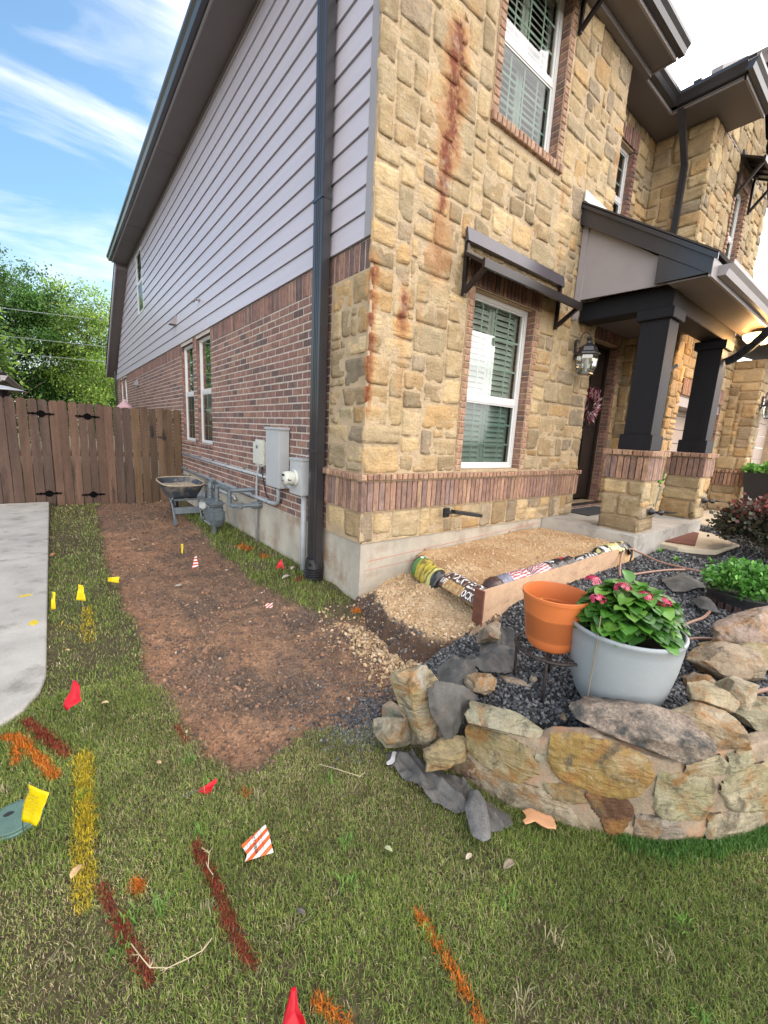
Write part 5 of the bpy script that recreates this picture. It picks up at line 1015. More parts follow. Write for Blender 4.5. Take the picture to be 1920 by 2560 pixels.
sheet('weed_fabric', [(-.935, -1.60), (-.866, -1.63), (-.816, -1.735), (-.79, -1.82), (-.775, -1.901), (-.76, -2.028), (-.71, -2.16), (-.74, -2.20), (-.811, -2.19), (-.87, -2.155), (-.87, -2.055), (-.905, -2.024), (-.955, -1.922), (-.945, -1.836), (-.975, -1.697)], lambda X_, Y_, s_: .014+np.maximum(-.004, folds(X_, Y_, .026, 7, 24, -.12))+.014*sstep(.0, .05, s_), M['fabric'], label='long heavily crumpled grey fabric lying on the grass along the wall foot', cat='fabric', jag=.014)
M['slate'] = mat('grey_flagstone', (.14, .135, .13), .9, var=.2, vs=14, fine=.35, bump=.7, bs=90, bdist=.004)
sheet('fabric_scrap', [(-.885, -2.06), (-.80, -2.02), (-.765, -2.03), (-.785, -2.09), (-.835, -2.145), (-.905, -2.208), (-.94, -2.20), (-.955, -2.16)], lambda X_, Y_, s_: .055+.016*sstep(0, .02, s_)+vnoise(X_, Y_, 12, 3)*.004, M['slate'], thick=.006, label='pointed flat grey scrap lying on the lawn below the crumpled fabric', cat='scrap', jag=.006)
sheet('terracotta_shard', [(-.686, -2.202), (-.651, -2.215), (-.640, -2.244), (-.612, -2.29), (-.617, -2.307), (-.65, -2.331), (-.675, -2.307), (-.690, -2.262), (-.727, -2.245), (-.725, -2.23), (-.696, -2.232)], lambda X_, Y_, s_: .045+.004*vnoise(X_, Y_, 20, 3), mat('terracotta_clay', (.58, .30, .15), .8, var=.06), thick=.006, h=.006, jag=.008, label='jagged orange-tan clay shard on the grass in front of the wall', cat='pot shard')
sheet('paper_scrap', [(-.91, -1.63), (-.898, -1.652), (-.93, -1.678), (-.962, -1.69), (-.990, -1.682), (-.984, -1.668), (-.954, -1.662), (-.925, -1.64)], lambda X_, Y_, s_: .035+.012*vnoise(X_, Y_, 22, 3), M['white'], thick=.002, h=.005, label='crumpled white plastic scrap at the left end of the fabric', cat='litter')
sheet('paper_scrap', [(-1.31, 1.20), (-1.26, 1.185), (-1.235, 1.21), (-1.25, 1.235), (-1.29, 1.225)], lambda X_, Y_, s_: .02+.01*vnoise(X_, Y_, 30, 3), mat('dirty_paper', (.42, .38, .32), .9), thick=.002, h=.006, label='small crumpled pale scrap on the dirt in line with the striped flag', cat='litter')
cbm = mat('dirty_plywood', (.22, .15, .10), .9, var=.3, vs=12, fine=.2, bump=.4, bs=50, var2=((.50, .40, .27), 4, .60, .64))
sheet('plywood_scrap', [(.03, .12), (.20, .225), (.36, .245), (.37, .21), (.30, .165), (.22, .145), (.10, .105)], lambda X_, Y_, s_: .01+.006*vnoise(X_, Y_, 12, 3), cbm, P=lambda u, v, d: (u-.05, -1.20-d-.35*(.25-v), v), thick=.008, h=.008, label='broken dirty wood scrap leaning on the left end of the plywood board', cat='wood scrap')
sheet('weed_fabric', [(2.05, -1.84), (2.29, -1.66), (2.74, -1.70), (2.62, -1.88), (2.43, -1.99), (2.14, -1.90)], lambda X_, Y_, s_: .34+folds(X_, Y_, .012, 4, 29, .2)+.04*sstep(0, .15, s_), M['fabric'], h=.02, label='flat piece of brown-grey fabric on the gravel left of the green bush', cat='fabric')
sheet('weed_fabric', [(1.75, -2.12), (1.86, -2.02), (1.96, -2.08), (1.93, -2.16), (1.80, -2.24)], lambda X_, Y_, s_: .35+folds(X_, Y_, .01, 4, 33, .2)+.06*sstep(0, .05, s_), M['fabric'], h=.015, label='narrow fabric strip standing against the barrel planter', cat='fabric')
# ---------------------------------------------------------------- plywood form board
ply = bpy.data.materials.new('plywood'); ply = mat('osb_plywood', (.50, .33, .21), .85, var=.16, vs=5, fine=.16, bump=.35, bs=70, bdist=.003, stretch=(1, 1, 1.6), var2=((.26, .16, .10), 9, .56, .75))
PB = thing('plywood_board', 'rust-stained plywood board holding back the crushed stone behind the flower pots', 'plywood board', (.23, -1.2, .15))
b = MB(); b.hexa([(.235, -1.215, .02), (2.42, -1.215, .20), (2.42, -1.195, .20), (.235, -1.195, .02), (.235, -1.215, .485), (2.42, -1.215, .505), (2.42, -1.195, .505), (.235, -1.195, .485)]); b.build('panel', ply, PB)
b = MB(); b.box(.222, .236, -1.225, -1.14, .02, .487); b.build('end_batten', mat('red_brown_batten', (.16, .06, .035), .8, var=.3, vs=20), PB)
# ---------------------------------------------------------------- feed bags
M['bag'] = mat('bag_plastic', attr=True, rough=.32, var=.1, vs=25, bump=.5, bs=30, bdist=.01, coat=.2)
def bag(label, path, r_, colf, texts=(), a0=-.25, a1=3.0, sq=1.0, seed=1, n=(84, 30), out=(-1, 0), cone=True, crum=1.0):
    """half-tube of crumpled plastic along a path; angle 0 = top inner side, growing outwards and down"""
    pts = [Vector(p) for p in path]; ln_ = [0]
    for a, c_ in zip(pts[:-1], pts[1:]): ln_.append(ln_[-1]+(c_-a).length)
    o_ = Vector((out[0], out[1], 0))
    def fn(s, t, d=0):
        q = s*ln_[-1]; i = max(k_ for k_ in range(len(ln_)-1) if ln_[k_] <= q+1e-9) if q < ln_[-1] else len(ln_)-2; f = (q-ln_[i])/(ln_[i+1]-ln_[i]); p = pts[i].lerp(pts[i+1], f)
        e = min(1, min(s, 1-s)/.10) if cone else 1; rr_ = r_*(.35+.65*math.sin(e*PI/2)); an = a0+(a1-a0)*t
        cr_ = (noise.noise(Vector((s*14*ln_[-1]*2, t*3, seed)))*.16+abs(noise.noise(Vector((s*30, t*5, seed+4))))*.14*(1.3-e*.5))*crum
        rr_ = rr_*(1+cr_)+d; v = p+o_*(-math.cos(an)*rr_*1.0)*(1)+Vector((0, 0, math.sin(an)*rr_*sq)); return tuple(v)
    b = MB(); nu, nv = n
    vs = [fn(i/nu, j/nv) for j in range(nv+1) for i in range(nu+1)]; b.add(vs, [(j*(nu+1)+i, j*(nu+1)+i+1, (j+1)*(nu+1)+i+1, (j+1)*(nu+1)+i) for j in range(nv) for i in range(nu)])
    b.c = [colf(i/nu, j/nv) for j in range(nv+1) for i in range(nu+1)]
    root = thing('feed_bag', label, 'feed bag', tuple(pts[0])); b.build('sack', M['bag'], root, smooth=True)
    for (s_, s0, s1, t0, t1, mk_) in texts:
        V, F_ = text_geo(s_, 1.0); x0 = min(v[0] for v in V); x1 = max(v[0] for v in V); y0 = min(v[1] for v in V); y1 = max(v[1] for v in V); tb = MB()
        tb.add([fn(s0+(s1-s0)*(v[0]-x0)/(x1-x0), t0+(t1-t0)*(v[1]-y0)/(y1-y0), .0025) for v in V], F_); tb.build('lettering', M[mk_], root)
    return root
def c1(s, t):
    if s < .14: return (.02, .02, .02)
    if s < .34: return (.05, .22, .05)
    if s < .80: return (.42, .34, .05) if noise.noise(Vector((s*16, t*5, 1))) > -.15 else (.16, .14, .03)
    if s < .88: return (.50, .48, .18)
    return (.02, .02, .02)
bag('green, yellow and black printed feed bag tucked between the fill and the foundation wall', [(.72, -.02, .25), (.58, -.25, .28), (.47, -.48, .295), (.42, -.66, .295)], .118, c1, seed=2, a0=.3, a1=3.4, texts=[('FAST', .14, .30, .10, .45, 'prn_white')])
def c2(s, t):
    if s < .06: return (.03, .02, .02)
    if .20 < s < .70 and t > .79: return (.45, .20, .08) if noise.noise(Vector((s*26, t*20, 5))) > -.05 else (.42, .38, .18)
    return (.075, .036, .028)
bag('dark brown feed bag with white STOCK FEED lettering at the left end of the plywood', [(.42, -.68, .30), (.38, -.84, .31), (.34, -1.0, .315), (.32, -1.17, .315)], .145, c2, seed=5, crum=.45, a0=.0, a1=2.7, texts=[('STOCK FEED', .12, .93, .76, .50, 'prn_white'), ('FIVE', .10, .24, .92, .80, 'prn_white'), ('OCK', .70, .92, .98, .82, 'prn_white')])
def flagc(lo, hi, bl=.3, base=(.03, .025, .025)):
    def f(s, t):
        if lo < s < hi:
            if s < lo+(hi-lo)*bl: return (.035, .045, .13) if (int(s*110)+int(t*34)) % 2 else (.30, .30, .34)
            return (.62, .58, .56) if int(t*17+s*3) % 2 else (.36, .02, .035)
        return base
    return f
bag('brown feed bag with a printed stars-and-stripes panel behind the plywood edge', [(.40, -1.11, .42), (.64, -1.11, .43), (.92, -1.125, .44)], .085, flagc(.25, .95, .35, (.06, .03, .025)), seed=8, out=(0, -1), a0=.2, a1=2.8, sq=.9)
def c4(s, t):
    if s < .34: return (.62, .58, .57) if int(t*17+s*5) % 2 else (.34, .03, .05)
    if .70 < s < .80 and t < .55: return (.42, .02, .03)
    if .78 < s < .9 and t < .5: return (.6, .6, .6)
    return (.018, .018, .02)
bag('black feed bag with red and white striped end behind the middle of the plywood', [(.93, -1.135, .44), (1.25, -1.13, .45), (1.62, -1.135, .455)], .078, c4, seed=11, out=(0, -1), a0=.2, a1=2.8, texts=[('FEED', .38, .52, .22, .62, 'prn_white')])
def c5(s, t): return (.55, .55, .53) if noise.noise(Vector((s*13, t*4, 3))) > .12 else (.02, .02, .022)
bag('black and white printed bag strip near the far half of the plywood', [(1.72, -1.13, .435), (1.92, -1.125, .44), (2.08, -1.13, .44)], .06, c5, seed=14, out=(0, -1), a0=.3, a1=2.7)
def c6(s, t): return (.55, .50, .22) if .3 < s < .55 or noise.noise(Vector((s*15, t*5, 9))) > .2 else ((.5, .5, .5) if .1 < s < .2 else (.02, .02, .022))
bag('crumpled black and yellow bag spilling past the right end of the plywood', [(2.12, -1.12, .44), (2.40, -1.12, .455), (2.66, -1.13, .45), (2.78, -1.14, .36)], .085, c6, seed=17, out=(0, -1), a0=.1, a1=2.9)
b = MB(); b.tube([(2.68, -1.10, .50), (2.80, -1.13, .50), (2.86, -1.16, .44), (2.86, -1.17, .36), (2.82, -1.18, .30)], [.012, .022, .026, .022, .012], 8); o = b.build('black_plastic_strip', M['black_plastic'], smooth=True); tag(o, 'black plastic sheet curling over between the plywood end and the porch slab', 'plastic sheet')
# ---------------------------------------------------------------- plant stand and orange pot
SX, SY, SZ = -.195, -1.975, .535
PS = thing('plant_stand', 'round black wrought-iron plant stand on thin legs in the gravel', 'plant stand', (SX, SY, .29))
iron = mat('rusty_iron', (.045, .035, .032), .6, .4, var=.3, vs=30)
def ringp(cx, cy, z, r_, n=32, a0=0, a1=2*PI): return [(cx+r_*math.cos(a0+(a1-a0)*k_/n), cy+r_*math.sin(a0+(a1-a0)*k_/n), z) for k_ in range(n+1)]
b = MB(); b.tube(ringp(SX, SY, SZ, .172, 40), .0075, 8); b.tube(ringp(SX, SY, SZ, .06, 24), .005, 6)
for k_ in range(8):
    a = 2*PI*k_/8; b.tube(ringp(SX+.116*math.cos(a), SY+.116*math.sin(a), SZ, .048, 20), .0048, 6)
b.build('scroll_top', iron, PS, smooth=True)
for a in (math.radians(205), math.radians(-64), math.radians(25), math.radians(115)):
    b = MB(); dx, dy = math.cos(a), math.sin(a); b.tube([(SX+dx*.12, SY+dy*.12, SZ-.004), (SX+dx*.158, SY+dy*.158, SZ-.006), (SX+dx*.165, SY+dy*.165, SZ-.02), (SX+dx*.160, SY+dy*.160, .40), (SX+dx*.160, SY+dy*.160, .28)], .007, 8); b.build('leg', iron, PS, smooth=True)
OP = thing('flower_pot', 'empty orange plastic pot with wet darker band, standing on the iron stand', 'flower pot', (SX+.005, SY+.01, SZ+.006))
pr = [(.0, 0), (.098, 0), (.110, .012), (.122, .05), (.126, .052), (.134, .12), (.142, .19), (.1455, .192), (.152, .235), (.156, .262), (.161, .264), (.162, .280), (.155, .282), (.151, .262), (.146, .20), (.130, .08), (.12, .03), (0, .03)]
om = mat('orange_plastic', (.60, .17, .05), .42, var=.05, vs=8, spec=.4)
t = om.node_tree; b_ = t.nodes['Principled BSDF']; src_ = b_.inputs['Base Color'].links[0].from_socket; tc_ = t.nodes.new('ShaderNodeTexCoord'); sp_ = t.nodes.new('ShaderNodeSeparateXYZ'); t.links.new(tc_.outputs['Object'], sp_.inputs[0])
nz_ = t.nodes.new('ShaderNodeTexNoise'); nz_.inputs['Scale'].default_value = 14; t.links.new(tc_.outputs['Object'], nz_.inputs['Vector']); ma = t.nodes.new('ShaderNodeMath'); ma.operation = 'MULTIPLY_ADD'; ma.inputs[1].default_value = .03; t.links.new(nz_.outputs['Fac'], ma.inputs[0]); t.links.new(sp_.outputs['Z'], ma.inputs[2])
mr_ = t.nodes.new('ShaderNodeMapRange'); mr_.inputs['From Min'].default_value = .19; mr_.inputs['From Max'].default_value = .196; mr_.inputs['To Min'].default_value = .62; mr_.inputs['To Max'].default_value = 1; t.links.new(ma.outputs[0], mr_.inputs['Value'])
mr2_ = t.nodes.new('ShaderNodeMapRange'); mr2_.inputs['From Min'].default_value = .055; mr2_.inputs['From Max'].default_value = .065; mr2_.inputs['To Min'].default_value = 1.5; mr2_.inputs['To Max'].default_value = 1; t.links.new(sp_.outputs['Z'], mr2_.inputs['Value'])
mm = t.nodes.new('ShaderNodeMath'); mm.operation = 'MULTIPLY'; t.links.new(mr_.outputs[0], mm.inputs[0]); t.links.new(mr2_.outputs[0], mm.inputs[1]); sc_ = t.nodes.new('ShaderNodeVectorMath'); sc_.operation = 'SCALE'; t.links.new(src_, sc_.inputs[0]); t.links.new(mm.outputs[0], sc_.inputs['Scale']); t.links.new(sc_.outputs[0], b_.inputs['Base Color'])
b = MB(); b.lathe(pr, tuple(ORG[OP]), 56); o = b.build('pot_body', om, OP, smooth=True); m_ = o.modifiers.new('e', 'EDGE_SPLIT'); m_.split_angle = .45
b = MB(); b.lathe([(0, .0), (.112, .0)], (SX+.005, SY+.01, SZ+.06), 24); b.build('soil', mat('potting_soil', (.05, .035, .025), 1, bump=.8, bs=80), OP)
b = MB(); lx, ly, lz = SX-.06, SY+.055, SZ+.2
for k_ in range(5):
    a = k_*1.3; b.add([(lx, ly, lz), (lx+.03*math.cos(a), ly+.03*math.sin(a), lz+.03), (lx+.045*math.cos(a+.35), ly+.045*math.sin(a+.35), lz+.045), (lx+.03*math.cos(a+.7), ly+.03*math.sin(a+.7), lz+.02)], [(0, 1, 2, 3)])
b.tube([(lx+.02, ly+.02, SZ+.06), (lx, ly, lz), (lx+.015, ly, lz+.05)], .003, 5); o = b.build('wilted_sprout', mat('yellow_leaf', (.45, .42, .05), .6), smooth=False); tag(o, 'little yellow sprout inside the empty orange pot', 'seedling')
# ---------------------------------------------------------------- white pot with hydrangea-like plant
PX, PY, PZ = -.06, -2.25, .305
WP = thing('planter_bowl', 'large pale grey bowl planter in front of the plywood board', 'planter', (PX, PY, PZ))
pr = [(0, 0), (.10, 0), (.14, .02), (.182, .085), (.211, .18), (.228, .28), (.237, .37), (.239, .41), (.243, .414), (.244, .428), (.237, .433), (.228, .430), (.224, .39), (.21, .34), (0, .34)]
b = MB(); b.lathe(pr, (PX, PY, PZ), 72); b.build('bowl', mat('pale_grey_resin', (.30, .33, .345), .5, var=.04, vs=9, fine=.03), WP, smooth=True)
b = MB(); b.lathe([(0, .365), (.222, .365)], (PX, PY, PZ), 32); b.build('soil', mat('potting_soil_dark', (.03, .022, .018), 1, bump=.8, bs=80), WP)
def leafmesh(mb_, base, dirv, up, ln_, wd_, col, fold=.25, droop=.35, seg=6, toothed=False):
    d = Vector(dirv).normalized(); u = Vector(up); r_ = d.cross(u)
    if r_.length < 1e-3: r_ = d.cross(Vector((1, 0, 0)))
    r_.normalize(); u = r_.cross(d).normalized(); vs = []; 
    for i in range(seg+1):
        t = i/seg; wv = wd_*math.sin(PI*min(1, t**.80))**.62*.5 if 0 < t < 1 else 0
        c_ = Vector(base)+d*(ln_*t*(1-.15*droop*t))-Vector((0, 0, 1))*(droop*ln_*t*t*.6)+u*(.10*ln_*math.sin(PI*t))
        for sgn in (-1, -.5, 0, .5, 1): vs.append(c_+r_*(sgn*wv)+u*(abs(sgn)*fold*wv+.02*ln_*math.sin(t*19+sgn*2)*abs(sgn)))
    fs = [(i*5+j, i*5+j+1, (i+1)*5+j+1, (i+1)*5+j) for i in range(seg) for j in range(4)]; mb_.add(vs, fs, col)
M['leaf'] = mat('leaf', attr=True, rough=.38, var=.12, vs=18, trans=.22, spec=.45)
rnd = random.Random(5)
HP = thing('flowering_plant', 'leafy green hydrangea-like plant with pink flower clusters in the pale grey bowl', 'plant', (PX, PY, PZ+.35))
lf = MB(); st = MB(); cz = PZ+.345
for k_ in range(380):
    a = rnd.uniform(0, 2*PI); rr_ = math.sqrt(rnd.random()); el = (1-rr_)*1.2+rnd.uniform(-.1, .3)
    hz = .20*rr_+.01; bx, by = PX+hz*math.cos(a)*.93, PY+hz*math.sin(a)*.93; bz = cz+.025+.21*math.sqrt(max(0, 1-rr_*rr_))*rnd.uniform(.45, 1.05)+.035
    d = Vector((math.cos(a+rnd.uniform(-.7, .7)), math.sin(a+rnd.uniform(-.7, .7)), rnd.uniform(-.25, .55)*(1.1-rr_))); L0 = rnd.uniform(.06, .105); c_ = rnd.choice([(.055, .17, .02), (.04, .13, .018), (.07, .21, .025), (.095, .26, .032), (.028, .09, .014), (.14, .30, .045)])
    leafmesh(lf, (bx-d.x*.03, by-d.y*.03, bz), d, (0, 0, 1), L0, L0*rnd.uniform(.72, .92), c_, fold=rnd.uniform(.1, .4), droop=rnd.uniform(.1, .45))
for k_ in range(26):
    a = rnd.uniform(0, 2*PI); rr_ = rnd.uniform(.02, .19); st.tube([(PX+.3*rr_*math.cos(a), PY+.3*rr_*math.sin(a), cz), (PX+rr_*math.cos(a), PY+rr_*math.sin(a), cz+.17*(1-rr_))], .003, 5, (.10, .2, .04))
lf.build('foliage', M['leaf'], HP, smooth=True); st.build('stem', M['leaf'], HP)
pk = mat('pink_petals', attr=True, rough=.5, var=.1, trans=.2)
def cam_pt(px_, py_): return None
FLW = ((-.135, -2.105, .915), (-.125, -2.237, .92), (-.095, -2.319, .90), (-.025, -2.37, .875), (-.205, -2.17, .86), (.045, -2.18, .88))
for (fx, fy, fz) in FLW:
    f_ = MB()
    for q in range(46):
        th = rnd.uniform(0, 2*PI); ph = math.acos(rnd.uniform(.0, 1)); R0 = .030; p = Vector((fx+R0*1.15*math.sin(ph)*math.cos(th), fy+R0*1.15*math.sin(ph)*math.sin(th), fz+R0*.8*math.cos(ph))); nrm_ = (p-Vector((fx, fy, fz-.01))).normalized(); tg = nrm_.orthogonal().normalized(); bt = nrm_.cross(tg); cl = rnd.choice([(.62, .02, .12), (.50, .015, .09), (.70, .06, .20), (.75, .22, .3), (.45, .01, .06)])
        for k_ in range(5):
            a = 2*PI*k_/5+q; e1 = tg*math.cos(a)+bt*math.sin(a); e2 = tg*math.cos(a+.9)+bt*math.sin(a+.9); s_ = .0082; f_.add([p, p+e1*s_+nrm_*.001, p+(e1+e2)*s_*.62+nrm_*.002, p+e2*s_+nrm_*.001], [(0, 1, 2, 3)], cl)
        f_.add([p+nrm_*.002, p+nrm_*.002+tg*.0018, p+nrm_*.002+bt*.0018], [(0, 1, 2)], (.75, .55, .25))
    f_.build('flower_cluster', pk, HP)
b = MB(); b.tube([(PX-.245, PY+.02, PZ+.05), (PX-.247, PY+.015, PZ+.30), (PX-.235, PY+.02, PZ+.52)], .0025, 6); o = b.build('garden_twig', mat('dry_twig', (.25, .2, .12), .8)); tag(o, 'thin dry twig standing up between the orange pot and the pale bowl', 'twig')
# ---------------------------------------------------------------- marker flags
fl = {'red': mat('red_flag_film', (.62, .006, .02), .45, var=.05, trans=.25), 'yel': mat('yellow_flag_film', (.80, .62, .0), .45, var=.04, trans=.25)}
wire = mat('steel_wire', (.25, .25, .25), .4, .8)
stripm = mat('striped_flag_film', attr=True, rough=.45, var=.03, trans=.2)
def flag(label, pts, mk_, stem, seed=1, lines=0, text=None, stripes=None, name='marker_flag', sub=10):
    P0 = [Vector(p) for p in pts]; c_ = sum(P0, Vector())/len(P0); root = thing(name, label, 'flag', tuple(stem[-1]), 'utility marker flags')
    n_ = Vector((0, 0, 0))
    for i in range(len(P0)): n_ += (P0[i]-c_).cross(P0[(i+1) % len(P0)]-c_)
    n_.normalize()
    if n_.dot(cam.location-c_) < 0: n_ = -n_
    b = MB(); R_ = 5
    vs = [c_]; 
    m_ = len(P0)*6
    for r_ in range(1, R_+1):
        for k_ in range(m_):
            i = k_//6; f = (k_ % 6)/6; e = P0[i].lerp(P0[(i+1) % len(P0)], f); p = c_.lerp(e, r_/R_); p = p+n_*(noise.noise(p*22+Vector((seed, 0, 0)))*.012); vs.append(p)
    fs = [(0, 1+k_, 1+(k_+1) % m_) for k_ in range(m_)]
    for r_ in range(R_-1):
        for k_ in range(m_): fs.append((1+r_*m_+k_, 1+r_*m_+(k_+1) % m_, 1+(r_+1)*m_+(k_+1) % m_, 1+(r_+1)*m_+k_))
    b.add(vs, fs); mt_ = fl.get(mk_, stripm)
    if stripes:
        ax, ay, w1 = stripes
    b.build('film', mt_, root, smooth=True, solid=.0008)
    if stem: s = MB(); s.tube(stem, .0018, 5); s.build('wire', wire, root)
    return root, c_, n_, P0
def flagtext(root, c_, n_, P0, e1, lines_, size, mk_):
    x_ = Vector(e1).normalized(); y_ = n_.cross(x_).normalized()
    for (s_, ox, oy, sz) in lines_:
        V, F_ = text_geo(s_, size*sz, bold=sz > 1.2); t = MB(); t.add([c_+x_*(v[0]+ox)+y_*(v[1]+oy)+n_*(.0035+.0*v[0]+noise.noise((c_+x_*(v[0]+ox)+y_*(v[1]+oy))*22+Vector((0, 0, 0)))*0) for v in V], F_); t.build('lettering', M[mk_], root)
g0 = lambda x, y: (x, y, float(terrain(np.array([x]), np.array([y]))[0][0])-.03)
r_ = flag('red folded flag standing in the grass beside the sidewalk corner', [(-2.118, -.444, .206), (-2.097, -.49, .191), (-2.094, -.546, .133), (-2.157, -.532, .093), (-2.168, -.495, .098), (-2.14, -.466, .153)], 'red', [(-2.112, -.452, .207), (-2.13, -.46, .15), (-2.14, -.45, .08), g0(-2.14, -.44)], 1)
r_ = flag('large yellow flag with faded printed lines standing over the green valve box lid', [(-2.266, -1.189, .243), (-2.208, -1.274, .242), (-2.254, -1.287, .141), (-2.299, -1.217, .125), (-2.281, -1.191, .185)], 'yel', [(-2.262, -1.192, .25), (-2.295, -1.205, .13), (-2.30, -1.17, .06), g0(-2.30, -1.15)], 0)
Pz = r_[3]; ex = (Pz[1]-Pz[0])
nn_ = r_[2]
flagtext(r_[0], r_[1]+nn_*.006, nn_, Pz, ex, [('WARNING', 0, .030, .9), ('UNDERGROUND', 0, .018, .75), ('UTILITY LINE', 0, .007, .75), ('CALL BEFORE DIGGING', 0, -.005, .5), ('BURIED CABLE', 0, -.016, .6), ('CALL 811', 0, -.028, .7)], .0125, 'prn_dim')
r_ = flag('fallen red flag crumpled on the lawn just below the bare dirt', [(-1.744, -1.30, .005), (-1.664, -1.349, .063), (-1.666, -1.352, .043), (-1.683, -1.343, .03), (-1.682, -1.35, .012), (-1.693, -1.343, .008), (-1.703, -1.331, .018), (-1.736, -1.31, .0)], 'red', [(-1.70, -1.33, .025), (-1.752, -1.319, .02), (-1.80, -1.31, .012)], 3)
b = MB(); b.add([(-1.735, -1.315, .012), (-1.70, -1.335, .025), (-1.675, -1.36, .05), (-1.70, -1.35, .0)], [(0, 1, 2, 3)]); b.build('fold', fl['red'], r_[0], solid=.001)
# striped flag
FP = [Vector(p) for p in [(-1.589, -1.691, .09), (-1.583, -1.725, .072), (-1.592, -1.776, .048), (-1.673, -1.723, .012), (-1.664, -1.713, .026), (-1.674, -1.675, .038), (-1.628, -1.68, .06)]]
def strip_flag(label, FP, stem, nst, ang, seed, red=(.80, .13, .02), lines_=None, size=.0095, group='utility marker flags'):
    c_ = sum(FP, Vector())/len(FP); n_ = Vector()
    for i in range(len(FP)): n_ += (FP[i]-c_).cross(FP[(i+1) % len(FP)]-c_)
    n_.normalize(); n_ = n_ if n_.dot(cam.location-c_) > 0 else -n_
    x_ = (FP[1]-FP[-1]).normalized(); x_ = (x_-n_*x_.dot(n_)).normalized(); y_ = n_.cross(x_)
    x2 = x_*math.cos(ang)+y_*math.sin(ang); y2 = n_.cross(x2); root = thing('marker_flag', label, 'flag', tuple(stem[-1]), group)
    poly = [((p-c_).dot(x2), (p-c_).dot(y2)) for p in FP]; us = [p[0] for p in poly]; w_ = (max(us)-min(us))/nst; b = MB()
    bm = bmesh.new(); f0 = bm.faces.new([bm.verts.new((u, v, 0)) for u, v in poly]); bmesh.ops.triangulate(bm, faces=[f0])
    for k_ in range(1, nst):
        bmesh.ops.bisect_plane(bm, geom=bm.verts[:]+bm.edges[:]+bm.faces[:], plane_co=(min(us)+w_*k_, 0, 0), plane_no=(1, 0, 0))
    bm.verts.index_update()
    for f in bm.faces:
        u = sum(v.co.x for v in f.verts)/len(f.verts); k_ = int((u-min(us))/w_); cl = red if k_ % 2 == 0 else (.80, .79, .76)
        b.add([c_+x2*v.co.x+y2*v.co.y+n_*(.004*math.sin(v.co.x*60)) for v in f.verts], [tuple(range(len(f.verts)))], cl)
    bm.free(); b.build('film', stripm, root, solid=.0006)
    s = MB(); s.tube(stem, .0018, 5); s.build('wire', wire, root)
    return root, c_, n_, x_, y_
q = strip_flag('white and orange striped flag with black lettering lying tilted on the lawn', FP, [(-1.665, -1.70, .035), (-1.66, -1.66, .0), g0(-1.655, -1.65)], 8, -.75, 1)
V_ = [('CAUTION CUIDADO', 0, .026, 1.0), ('BURIED FIBER OPTIC CABLE', 0, .015, .6), ('ATT FIBER', 0, -.002, 1.7), ('CALL BEFORE', -.008, -.018, .8), ('YOU DIG 811', -.008, -.028, .8)]
flagtext(q[0], q[1]+q[2]*.008, q[2], FP, q[3]*math.cos(-1.1)+q[4]*math.sin(-1.1), V_, .0085, 'prn_black')
flag('red flag standing at the very bottom edge of the picture', [(-1.715, -2.182, .098), (-1.704, -2.19, .101), (-1.715, -2.224, .085), (-1.71, -2.253, .085), (-1.712, -2.262, .045), (-1.765, -2.219, .043), (-1.738, -2.198, .064)], 'red', [(-1.709, -2.186, .10), (-1.745, -2.21, .04), g0(-1.75, -2.21)], 5)
flag('small upright yellow flag on the grass strip, right of the slab-edge flag', [(-2.04, .932, .265), (-2.012, .908, .256), (-2.003, .873, .14), (-2.066, .924, .142)], 'yel', [(-2.035, .93, .26), (-2.045, .92, .14), g0(-2.045, .93)], 6)
flag('narrow yellow flag right at the sidewalk edge', [(-2.212, 1.097, .182), (-2.189, 1.078, .176), (-2.201, 1.056, .046), (-2.228, 1.075, .037)], 'yel', [(-2.21, 1.09, .18), (-2.215, 1.075, .05), g0(-2.215, 1.08)], 7)
flag('yellow flag lying bent over at the left edge of the dirt', [(-1.81, 1.546, .086), (-1.72, 1.478, .101), (-1.731, 1.473, .04), (-1.812, 1.54, .052)], 'yel', [(-1.72, 1.48, .09), (-1.72, 1.49, .03), g0(-1.72, 1.50)], 8)
flag('tiny yellow flag standing in the bare dirt far from the lawn', [(-1.019, 2.234, .15), (-.996, 2.215, .152), (-1.011, 2.199, .034), (-1.024, 2.212, .041)], 'yel', [(-1.01, 2.22, .15), (-1.015, 2.21, .03), g0(-1.015, 2.21)], 9)
strip_flag('red and white striped pennant standing in the bare dirt', [Vector(p) for p in ((-1.02, 1.61, .158), (-1.001, 1.597, .167), (-.996, 1.569, .069), (-1.053, 1.606, .031))], [(-1.01, 1.60, .16), (-1.02, 1.6, .03), g0(-1.02, 1.6)], 8, .5, 2, red=(.70, .05, .03))
flag('small red triangular flag in the grass bank by the downspout', [(-.362, .869, .244), (-.352, .834, .128), (-.375, .85, .17), (-.415, .885, .134), (-.395, .886, .204)], 'red', [(-.362, .865, .24), (-.352, .845, .12), g0(-.34, .85)], 11)
strip_flag('small red and white striped flag lying flat on the dirt near the corner', [Vector(p) for p in ((-.78, .28, .065), (-.727, .24, .076), (-.733, .234, .033), (-.777, .268, .026))], [(-.73, .24, .07), (-.73, .24, .03), g0(-.73, .25)], 7, 1.57, 3, red=(.62, .08, .06))
